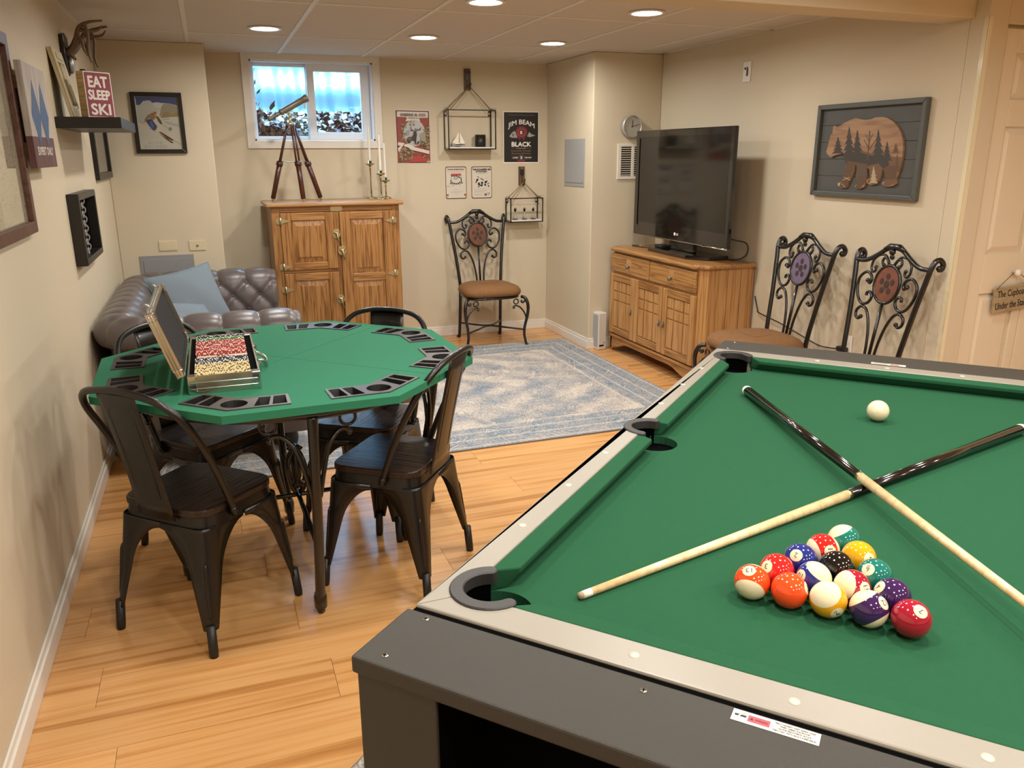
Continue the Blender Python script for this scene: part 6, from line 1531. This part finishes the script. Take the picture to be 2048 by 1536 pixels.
# framed photograph below the shelf
t = thing('framed_grass_photo', 'black-framed grey photograph of grasses near the corner, under the floating shelf', 'picture', M=on_left(LW+.001, 5.655, 1.664))
frame(t, .71, .602, .04, .024, M_blackframe)
gr_ = []
random.seed(4)
for k in range(46):
    x = random.uniform(.05, .95); a = random.uniform(-.25, .25); h_ = random.uniform(.3, .85); w_ = random.uniform(.004, .012)
    gr_.append((random.choice(['dgrey', 'lgrey', 'deer2', 'grey']), [(x-w_, .02), (x+w_, .02), (x+a*.5+w_*.6, h_*.6), (x+a, h_), (x+a*.5-w_*.6, h_*.6)]))
printed(t, [('grey', FULL)]+gr_, .634, .526, .006)
MB().box(-.315, .315, -.262, .262, .011, .012).build('glass_pane', M_glass, t)
# shadow box with chain
t = thing('shadow_box', 'deep black shadow box frame with a pale chain inside, low on the left wall', 'shadow box', M=on_left(LW+.001, 4.455, 1.170))
frame(t, .60, .325, .030, .05, M_blackframe, .003)
MB().box(-.272, .272, -.135, .135, .003, .006).build('backing', M_black, t)
M_chain = mat('pale_chain', '#8f8a84', .5)
for k in range(12):
    zc = -.121+.022*k; fl_ = k % 2
    lk_ = MB(); lk_.tube([((.022*cos(q) if not fl_ else .006*cos(q)), .016*sin(q), (.0 if not fl_ else .012*cos(q))) for q in [2*pi*i/16 for i in range(16)]], .0035, 6, closed=True)
    lk_.build('link', M_chain, t, M=T(-.02, zc, .022))
# ================================================================== RIGHT SIDE
# access panel on the column
t = thing('access_panel', 'pale grey access panel on the left face of the wall column', 'panel', M=on_right(CWX-.0005, 5.93, 1.429))
MB().box(-.188, .188, -.179, .179, 0, .004).build('flange', M_panelcol, t, bevel=.0015); MB().prism(rrect(-.160, .168, -.150, .165, .014), .004, .0075).build('door', M_panelcol, t, bevel=.001)
# clock
M_clockface = mat('clock_face', '#aaa69e', .5); M_clockcase = mat('clock_case', '#b4b2ac', .35, metal=.6)
t = thing('wall_clock', 'round silver wall clock above the television', 'clock', M=on_back(3.022, CFY-.0005, 1.692))
MB().lathe([(.074, 0), (.080, .003), (.081, .045), (.077, .052), (.073, .052), (.072, .040)], 40).build('case', M_clockcase, t); MB().lathe([(.0725, .038), (.0001, .038)], 40).build('dial', M_clockface, t)
hn = MB()
for a in range(12): hn.box(-.0012, .0012, .058, .066, .0385, .039, M=RZ(a*pi/6))
hn.build('hour_marks', M_blackink, t)
MB().box(-.0022, .0022, -.006, .044, .041, .042, M=RZ(radians(-6))).build('hour_hand', M_blackink, t); MB().box(-.0016, .0016, -.008, .062, .0425, .0435, M=RZ(radians(-76))).build('minute_hand', M_blackink, t)
# vent grille
M_ventw = mat('vent_white', '#dcd6c8', .4)
t = thing('vent_grille', 'white wall vent grille partly hidden by the television', 'vent', M=on_back(3.055, CFY-.0005, 1.439))
v = MB(); w_, h_ = .130, .130
v.box(-w_, w_, h_-.022, h_, 0, .008); v.box(-w_, w_, -h_, -h_+.022, 0, .008); v.box(-w_, -w_+.030, -h_+.022, h_-.022, 0, .008); v.box(w_-.03, w_, -h_+.022, h_-.022, 0, .008); v.box(-.012, .012, -h_+.022, h_-.022, 0, .008)
v.build('face', M_ventw, t, bevel=.002); MB().box(-w_+.01, w_-.01, -h_+.01, h_-.01, 0, .0008).build('dark_backing', M_black, t)  # flat black sheet behind the slats paints the shade inside the vent
for x0, x1 in ((-w_+.030, -.012), (.012, w_-.030)):
    for k in range(13): MB().box(x0, x1, -.0042, .0042, -.0006, .0006, M=T(0, -h_+.031+.0163*k, .005) @ RX(radians(28))).build('slat', M_ventw, t)
# wall plate high on the right wall
t = thing('hook_plate', 'small white wall plate with a wire hook high on the right wall', 'wall plate', M=on_right(RW-.0005, 4.565, 1.993))
MB().box(-.040, .040, -.062, .062, 0, .006).build('plate', M_white, t, bevel=.003)
hk = MB(); hk.tube([(-.012, .022, .008), (.010, .028, .009), (.014, .01, .009), (.012, -.025, .009), (.004, -.025, .009), (.006, .018, .009)], .0022, 6); hk.tube([(-.02, .024, .008), (-.008, .016, .010)], .004, 6); hk.build('hook', M_greyp, t)
# bear picture
M_slate = mat('slate_paint', '#4c4c48', .6, var=.10, vscale=14, bump=.3, bscale=60); M_slatef = mat('slate_frame', '#4f514c', .45, var=.12, vscale=20)
wB, hB = .752, .488
t = thing('bear_picture', 'framed wooden bear cut-out painted with pine trees on slate planks', 'picture', M=on_right(RW-.001, 3.468, 1.508))
frame(t, wB, hB, .026, .032, M_slatef, .004)
for k in range(5):
    y0_ = -hB/2+.02+(hB-.04)/5*k; MB().box(-wB/2+.02, wB/2-.02, y0_+.0008, y0_+(hB-.04)/5-.0008, .002, .010).build('plank', M_slate, t, bevel=.001)
M_bearw = wood('bear_wood', [(0, '#7a5a3e'), (.5, '#937152'), (1, '#a58462')], 'X', 3.0, .55, 9, 2.0)
bp_ = [((x-.5)*wB, (y-.5)*hB) for x, y in ART_BEAR[0][1]]
br_ = MB().prism(bp_, .010, .022).build('bear', M_bearw, t)
printed(br_, ART_BEAR[1:], wB, hB, .0223, name='painted_trees')
# oak television cabinet
tc_ = thing('tv_cabinet', 'honey oak cabinet with two drawers and three doors under the television', 'cabinet', M=basis((0, -1, 0), (-1, 0, 0), (0, 0, 1), (RW-.012, 4.93, 0)) @ Matrix.Diagonal((1, 1, 1, 1)))
# local frame: x to the viewer's right along the wall, y out into the room, z up
tc_.matrix_world = basis((0, -1, 0), (1, 0, 0), (0, 0, 1), (2.868, 4.93, 0))       # y runs back into the wall
wC, dC = .615, .400
cm = MB(); ch_ = .045
cm.prism([(-wC+.02, .012), (wC-ch_, .012), (wC, .012+ch_), (wC, dC), (-wC, dC), (-wC, .03)], .125, .785); cm.build('carcass', M_oakv, tc_, bevel=.002)
for x in (.22,): pass
for y in (.20, .30): MB().box(wC-.0006, wC+.0012, y, y+.0025, .13, .78).build('side_groove', M_brownframe, tc_)
tp = MB().prism([(-wC-.012, .01), (-wC+.035, -.028), (wC-.055, -.028), (wC+.026, .045), (wC+.026, dC+.003), (-wC-.012, dC+.003)], .785, .815); tp.build('top', M_oakx, tc_, bevel=.012, seg=3)
MB().prism([(-wC-.006, .02), (-wC+.03, -.012), (wC-.05, -.012), (wC+.012, .045), (wC+.012, dC), (-wC-.006, dC)], .118, .138).build('base_moulding', M_oakx, tc_, bevel=.005)
ap_ = MB(); n = 20; top_ = [(-wC+.02+(2*wC-.07)*k/n, .118) for k in range(n+1)]; bot = [(-wC+.02+(2*wC-.07)*k/n, .012 if k in (0, n) else .012+.075*min(1, 1.6*sin(pi*k/n))) for k in range(n+1)]
ap_.prism(top_+bot[::-1], 0, .018, M=basis((1, 0, 0), (0, 0, 1), (0, -1, 0), (0, .018, 0))); ap_.build('apron', M_oakx, tc_)
for x in (-wC+.0, wC-.035): MB().box(x, x+.035, dC-.05, dC, 0, .12).build('leg', M_oakv, tc_)
for x in (-wC+.003, wC-.043): MB().prism([(x, .0), (x+.03, .0), (x+.04, .118), (x, .118)], 0, .03, M=basis((1, 0, 0), (0, 0, 1), (0, -1, 0), (0, .03, 0))).build('leg', M_oakv, tc_, bevel=.002)
MB().box(wC-.012, wC, .03, dC-.05, .06, .12).build('side_rail', M_oaky, tc_)
def drawer(x0, x1):
    d = MB().box(x0, x1, -.008, .012, .630, .768).build('drawer', M_oakx, tc_, bevel=.007, seg=2)
    v_ = MB(); cx_ = (x0+x1)/2
    v_.box(x0+.026, cx_-.035, -.0096, -.007, .656, .742); v_.box(cx_+.035, x1-.026, -.0096, -.007, .656, .742); v_.build('inlay', M_oakx, d, bevel=.001)
    MB().box(cx_-.034, cx_+.034, -.0096, -.007, .656, .742, M=None).build('inlay', M_oakv, d, bevel=.001)
    MB().lathe([(.006, 0), (.006, .012), (.016, .018), (.017, .026), (.010, .032), (.001, .033)], 16, M=basis((1, 0, 0), (0, 0, 1), (0, -1, 0), (cx_+.01, -.009, .690))).build('knob', M_pewter, d)
drawer(-.613, -.027); drawer(-.018, .568)
def cdoor(x0, x1, kx):
    z0, z1, f = .148, .612, .052
    d = MB(); d.box(x0, x0+f, -.010, .012, z0, z1); d.box(x1-f, x1, -.010, .012, z0, z1); d.box(x0+f, x1-f, .004, .012, z0+f, z1-f); o = d.build('door', M_oakv, tc_, bevel=.005)
    for za in (z0, z1-f): MB().box(x0+f, x1-f, -.0098, .012, za, za+f).build('door_rail', M_oakx, o, bevel=.005)
    X0, X1, Z0, Z1 = x0+f, x1-f, z0+f, z1-f; w_ = X1-X0; h_ = Z1-Z0
    cols = [X0, X0+w_*.30, X0+w_*.74, X1]; rr_ = [Z0, Z0+h_*.58, Z0+h_*.78, Z1]
    for i in range(3):
        for j in range(3): MB().box(cols[i]+.005, cols[i+1]-.005, -.004, .005, rr_[j]+.005, rr_[j+1]-.005).build('panel', M_oakv, o, bevel=.0015)
    pl_ = MB(); pl_.prism(oval(kx, .360, .009, .022, 12), 0, .003, M=basis((1, 0, 0), (0, 0, 1), (0, -1, 0), (0, -.0098, 0))); pl_.tube(curve([(kx, -.014, .368), (kx+.002, -.024, .352), (kx+.001, -.018, .338)], 4), .0045, 6); pl_.build('pull', M_pewter, o)
cdoor(-.611, -.230, -.262); cdoor(-.221, .172, .150-.0); cdoor(.181, .569, .207)
# television
M_screen = mat('tv_screen', '#0c0b09', .10, spec=.5, coat=.3); M_gloss = mat('piano_black', '#0a0908', .08, coat=.8)
tv = thing('television', 'large black flat-screen television standing on the oak cabinet', 'television', M=basis((0, -1, 0), (0, 0, 1), (-1, 0, 0), (3.0, 4.853, 1.286)))
wT, hT = .6075, .371
MB().box(-wT, wT, -hT, hT, -.028, 0).build('bezel', M_gloss, tv, bevel=.006, seg=3); MB().box(-.42, .42, -.28, .25, -.085, -.028).build('back_shell', M_blackp, tv, bevel=.02, seg=3)
MB().box(-wT+.045, wT-.042, -hT+.095, hT-.045, -.001, .0006).build('screen', M_screen, tv); MB().box(-wT+.052, -wT+.068, -hT+.07, hT-.055, -.001, .0009).build('speaker_strip', M_black, tv)
st_ = MB(); st_.tube([(-wT+.006, -hT-.001, .0), (.32, -hT-.001, 0), (.345, -hT-.006, 0), (.37, -hT-.001, 0), (wT-.006, -hT-.001, 0)], .0045, 6); st_.build('trim_strip', M_chrome, tv)
lg_ = MB(); lg_.prism(oval(-.015, -hT+.045, .0115, .0115, 20), -.0005, .0012); put_text(lg_, 'LG', .018, -hT+.045, .026, .014, .0012, 0, bold=.0008); lg_.build('logo', M_whiteink, tv)
MB().box(-.16, .16, -hT-.075, -hT+.10, -.075, -.045).build('neck', M_gloss, tv, bevel=.01)
MB().prism([(-.36, -.02), (-.30, .045), (.22, .055), (.36, -.03), (.36, -.19), (-.36, -.19)], -hT-.099, -hT-.072, M=basis((1, 0, 0), (0, 0, 1), (0, 1, 0)) @ Matrix.Diagonal((1, 1, 1, 1))).build('base', M_gloss, tv, bevel=.006, fixn=True)
o = MB().box(-.06, .06, -.035, .035, 0, .018).build('streaming_box', M_blackp, bevel=.004); o.location = (3.045, 5.10, .815+.029); o.rotation_euler = (0, 0, 1.45); tag(o, 'small black remote-shaped box lying on the television base', 'media box')
c_ = MB().tube(curve([(3.07, 5.45, .819), (3.02, 5.50, .819), (3.0, 5.42, .819), (3.04, 5.3, .819), (3.09, 5.28, .819)], 6), .003, 6).build('antenna_wire', M_blackp); tag(c_, 'short black wire with pale tip lying by the television base', 'wire')
MB().tube([(3.0695, 5.45, .819), (3.06, 5.465, .819)], .0042, 6).build('plug_tip', M_white, c_)
c_ = MB().tube(curve([(3.10, 4.55, .98), (3.17, 4.43, .955), (3.255, 4.40, .93), (3.262, 4.40, .86), (3.22, 4.44, .823), (3.16, 4.55, .819), (3.19, 4.8, .819)], 7), .0042, 8).build('cable', M_blackp); tag(c_, 'black cord looping out behind the television', 'cord')
# outlet, plug and cord along the wall
t = thing('wall_outlet', 'white electrical outlet low on the right wall behind the iron chairs', 'outlet', M=on_right(RW-.0005, 3.452, .455))
MB().box(-.036, .036, -.057, .057, 0, .005).build('plate', M_white, t, bevel=.0025)
for y in (-.02, .02): MB().prism(oval(0, y, .016, .014, 16), .005, .0065).build('socket', M_ventw, t)
pg = MB(); pg.box(3.245, 3.2795, 3.452-.016, 3.452+.045, .418, .446); pgo = pg.build('power_plug', M_blackp, bevel=.005); tag(pgo, 'black plug with a cord running along the wall to the cabinet', 'plug')
MB().tube(curve([(3.262, 3.50, .428), (3.262, 3.56, .418), (3.262, 3.66, .414), (3.264, 3.83, .443), (3.264, 4.02, .477), (3.264, 4.22, .502), (3.275, 4.26, .52), (3.278, 4.30, .60)], 6), .0038, 8).build('cord', M_blackp, pgo)
# game console
M_conw = mat('console_white', '#c9c6bb', .4)
t = thing('game_console', 'off-white game console standing upright on the floor beside the oak cabinet', 'game console', M=T(2.803, 5.535, 0) @ RZ(radians(6)))
MB().box(-.038, .036, -.0, .10, 0, .298).build('body', M_conw, t, bevel=.008, seg=3); MB().box(-.0385, -.030, .01, .09, .02, .28).build('side_grille', M_panelcol, t, bevel=.002)
MB().box(-.03, .012, -.0012, .003, .03, .042).build('disc_slot', M_black, t); MB().lathe([(.008, 0), (.008, .0012), (.001, .0012)], 14, M=basis((1, 0, 0), (0, 0, 1), (0, -1, 0), (.012, 0, .06))).build('button', M_panelcol, t)
# sign hanging on the closet door
t = thing('cupboard_sign', 'small tan wooden sign hung by a cord on the closet door knob', 'sign', M=on_back(3.700, DY+.0005, .797) @ RZ(radians(4)))
M_signw = wood('sign_wood', [(0, '#8a7a5c'), (.5, '#9c8b6b'), (1, '#a99878')], 'X', 4.0, .6, 9, 2.0)
MB().box(-.122, .122, -.064, .064, 0, .012).build('board', M_signw, t, bevel=.002)
tx = MB(); put_text(tx, 'The Cupboard', 0, .026, .205, .042, .0124, 0, bold=.0009); put_text(tx, 'Under the Stairs', 0, -.028, .22, .034, .0124, 0, bold=.0009); tx.build('lettering', M_blackink, t)
for s in (-1, 1): MB().tube([(s*.112, .058, .014), (s*.10, .070, .013), (s*.012, .133, .016)], .0016, 6).build('cord', M_brownframe, t)
# ---------------------------------------------------------------- wrought iron chairs (front towards local -y)
M_medb = mat('medallion_brown', '#6b3c22', .5, var=.5, vscale=28); M_medp = mat('medallion_mauve', '#6a5a72', .5, var=.25, vscale=28); M_medr = mat('medallion_rust', '#70402a', .5, var=.5, vscale=28); M_motif = mat('medallion_motif', '#33251f', .6)
def yb(z): return .185+(z-.45)*.165
def BP_(x, z, dy=0): return (x, yb(z)+dy, z)
def iron_chair():
    t = thing('iron_chair', '', 'chair', group='scrolled wrought iron chairs')
    # cushion
    def outl(g, n=40):
        out = []
        for k in range(n):
            a = 2*pi*k/n; ex = .55; c, s = cos(a), sin(a)
            x = abs(c)**ex*(1 if c > 0 else -1); y = abs(s)**ex*(1 if s > 0 else -1)
            hw = .252-.035*(y+1)/2*1.0
            out.append((x*(hw-g), -.02+y*(.235-g)))
        return out
    lay = [(.03, .405), (.008, .412), (.0, .43), (.004, .452), (.02, .472), (.05, .486), (.10, .494), (.16, .497)]
    P = [[(x, y, z) for x, y in outl(g)] for g, z in lay]; P = [r+[r[0]] for r in P]
    cu = MB(); cu.grid(P); cu.add([(x, y, .498) for x, y in outl(.16)], [list(range(40))], 0, True); cu.build('seat_cushion', M_brownfab, t, fixn=True)
    fr = MB(); fr.tube([(x, y, .396) for x, y in outl(.025)], .011, 8, closed=True); fr.build('seat_frame', M_iron, t)
    for s in (1, -1):
        # back post with curled top, continuing as the rear leg
        p = MB(); pts = [(.185*s, .245, 0), (.182*s, .225, .03), (.178*s, .205, .20), (.176*s, .188, .40), BP_(.180*s, .50), BP_(.200*s, .70), BP_(.225*s, .88), BP_(.238*s, .965), (.243*s, yb(.99)+.012, .998), (.247*s, yb(1.0)+.034, 1.006), (.249*s, yb(1.0)+.053, .985), (.248*s, yb(1.0)+.048, .962), (.246*s, yb(1.0)+.032, .962)]
        cp = curve(pts, 5); p.tube(cp, [.0132]*len(cp), 10); p.ball((.246*s, yb(1.0)+.034, .966), .014, 10, 8); p.lathe([(.017, 0), (.016, .015), (.011, .02)], 10, M=T(.185*s, .245, 0)); p.build('back_post', M_iron, t)
        # front leg
        l = MB(); cp = curve([(.222*s, -.205, .395), (.246*s, -.235, .385), (.262*s, -.252, .33), (.258*s, -.250, .25), (.240*s, -.238, .16), (.236*s, -.236, .09), (.246*s, -.243, .03), (.254*s, -.25, .0)], 5)
        l.tube(cp, [.0135]*12+[.0125-.003*k/(len(cp)-13) for k in range(len(cp)-12)], 10); l.lathe([(.016, 0), (.015, .012), (.010, .018)], 10, M=T(.253*s, -.249, 0))
        lg = l.build('leg', M_iron, t)
        sc = MB(); cp = curve([(.252*s, -.246, .215), (.235*s, -.24, .27), (.20*s, -.235, .315), (.165*s, -.23, .33), (.148*s, -.228, .322), (.150*s, -.228, .312)], 5); sc.tube(cp, .0065, 8); sc.ball((.150*s, -.228, .314), .011, 8, 6)
        sc.tube([((.168+.020*cos(q))*s, -.229, .362+.020*sin(q)) for q in [2*pi*i/18 for i in range(18)]], .0052, 8, closed=True)
        sc.tube(curve([(.245*s, -.24, .375), (.225*s, -.235, .352), (.212*s, -.232, .36), (.218*s, -.232, .372)], 4), .0075, 8); sc.build('scroll', M_iron, lg)
    st = MB(); st.tube(curve([(.245*-1, -.24, .13), (-.12, -.13, .135), (0, -.03, .138), (.12, -.13, .135), (.245, -.24, .13)], 6), .0075, 8); st.tube(curve([(-.18, .21, .13), (-.09, .06, .136), (0, -.012, .138), (.09, .06, .136), (.18, .21, .13)], 6), .0075, 8); st.build('stretcher', M_iron, t)
    tr_ = MB(); cp = curve([BP_(-.232, .958), BP_(-.17, .962), BP_(-.11, .992), BP_(-.05, 1.030), BP_(0, 1.038), BP_(.05, 1.030), BP_(.11, .992), BP_(.17, .962), BP_(.232, .958)], 6); tr_.tube(cp, .0122, 8); tr_.build('top_rail', M_iron, t)
    cr = MB(); cr.tube([BP_(-.065, 1.028, -.004), BP_(-.03, 1.044, -.006), BP_(.03, 1.044, -.006), BP_(.065, 1.028, -.004)], [.010, .017, .017, .010], 8); cr.ball(BP_(0, 1.02, -.016), .016, 10, 8); cr.ball(BP_(0, .995, -.01), .012, 10, 8, sc=(1.3, .6, 1.2)); cr.build('crest', M_iron, t)
    def scrolls(nm, lst, r=.0078):
        for pts in lst:
            m = MB()
            for s in (1, -1):
                m2 = MB() ; cp = curve([BP_(x*s, z) for x, z in pts], 5); m2.tube(cp, r, 8); m2.ball(BP_(pts[0][0]*s, pts[0][1]), r*1.5, 8, 6); 
                if nm == 'top_scroll': m2.ball(BP_(pts[-1][0]*s, pts[-1][1]), r*1.5, 8, 6)
                m2.build(nm, M_iron, t)
    scrolls('top_scroll', [[(.050, .950), (.062, .962), (.055, .985), (.033, .980), (.022, .962), (.02, .965), (.05, .997), (.09, .995), (.122, .965), (.124, .925), (.108, .908), (.094, .918), (.096, .934)]], .0066)
    scrolls('side_scroll', [[(.128, .862), (.112, .850), (.104, .868), (.116, .893), (.150, .903), (.186, .870), (.186, .815), (.160, .762), (.128, .742), (.094, .752), (.078, .782), (.092, .806), (.112, .803), (.114, .786)]])
    scrolls('lower_scroll', [[(.118, .676), (.132, .664), (.152, .676), (.154, .706), (.126, .728), (.088, .712), (.054, .640), (.034, .54), (.028, .44)]])
    ms = MB(); ms.tube([BP_(0, .765), BP_(0, .43)], .0085, 8); ms.build('stem', M_iron, t)
    ri = MB(); ri.tube([BP_(.080*cos(q), .858+.094*sin(q)) for q in [2*pi*i/36 for i in range(36)]], .0085, 8, closed=True); ring_ = ri.build('medallion_ring', M_iron, t)
    sl = Matrix.Translation(BP_(0, .858)) @ RX(atan2(1, .165))
    disc = MB().prism(oval(0, 0, .078, .092, 36), -.004, .003, M=sl); disc.build('medallion', M_medb, t, bevel=.002, fixn=True)
    mo = MB()
    for k in range(5):
        a = pi/2+2*pi*k/5; mo.prism(oval(.036*cos(a), .040*sin(a), .013, .016, 10), .003, .0045, M=sl)
    mo.prism(oval(0, 0, .016, .02, 12), .003, .005, M=sl); mo.build('motif', M_motif, t, fixn=True)
    return t
ic = iron_chair()
ic.location = (2.055, 6.155, 0); ic.rotation_euler = (0, 0, radians(-1)); ic['label'] = 'black scrolled iron chair with brown seat against the back wall, beside the oak icebox'
def remed(o, m):
    for c in o.children:
        if c.name.startswith('medallion') and not c.name.startswith('medallion_ring'):
            c.data = c.data.copy(); c.data.materials.clear(); c.data.materials.append(m)
for y, lb, mm in ((3.742, 'black scrolled iron chair with a mauve medallion, next to the oak television cabinet', M_medp), (3.100, 'black scrolled iron chair with a rust medallion, nearest the closet door', M_medr)):
    o = copy_tree(ic); o.location = (2.905, y, 0); o.rotation_euler = (0, 0, -pi/2); o['label'] = lb; remed(o, mm)
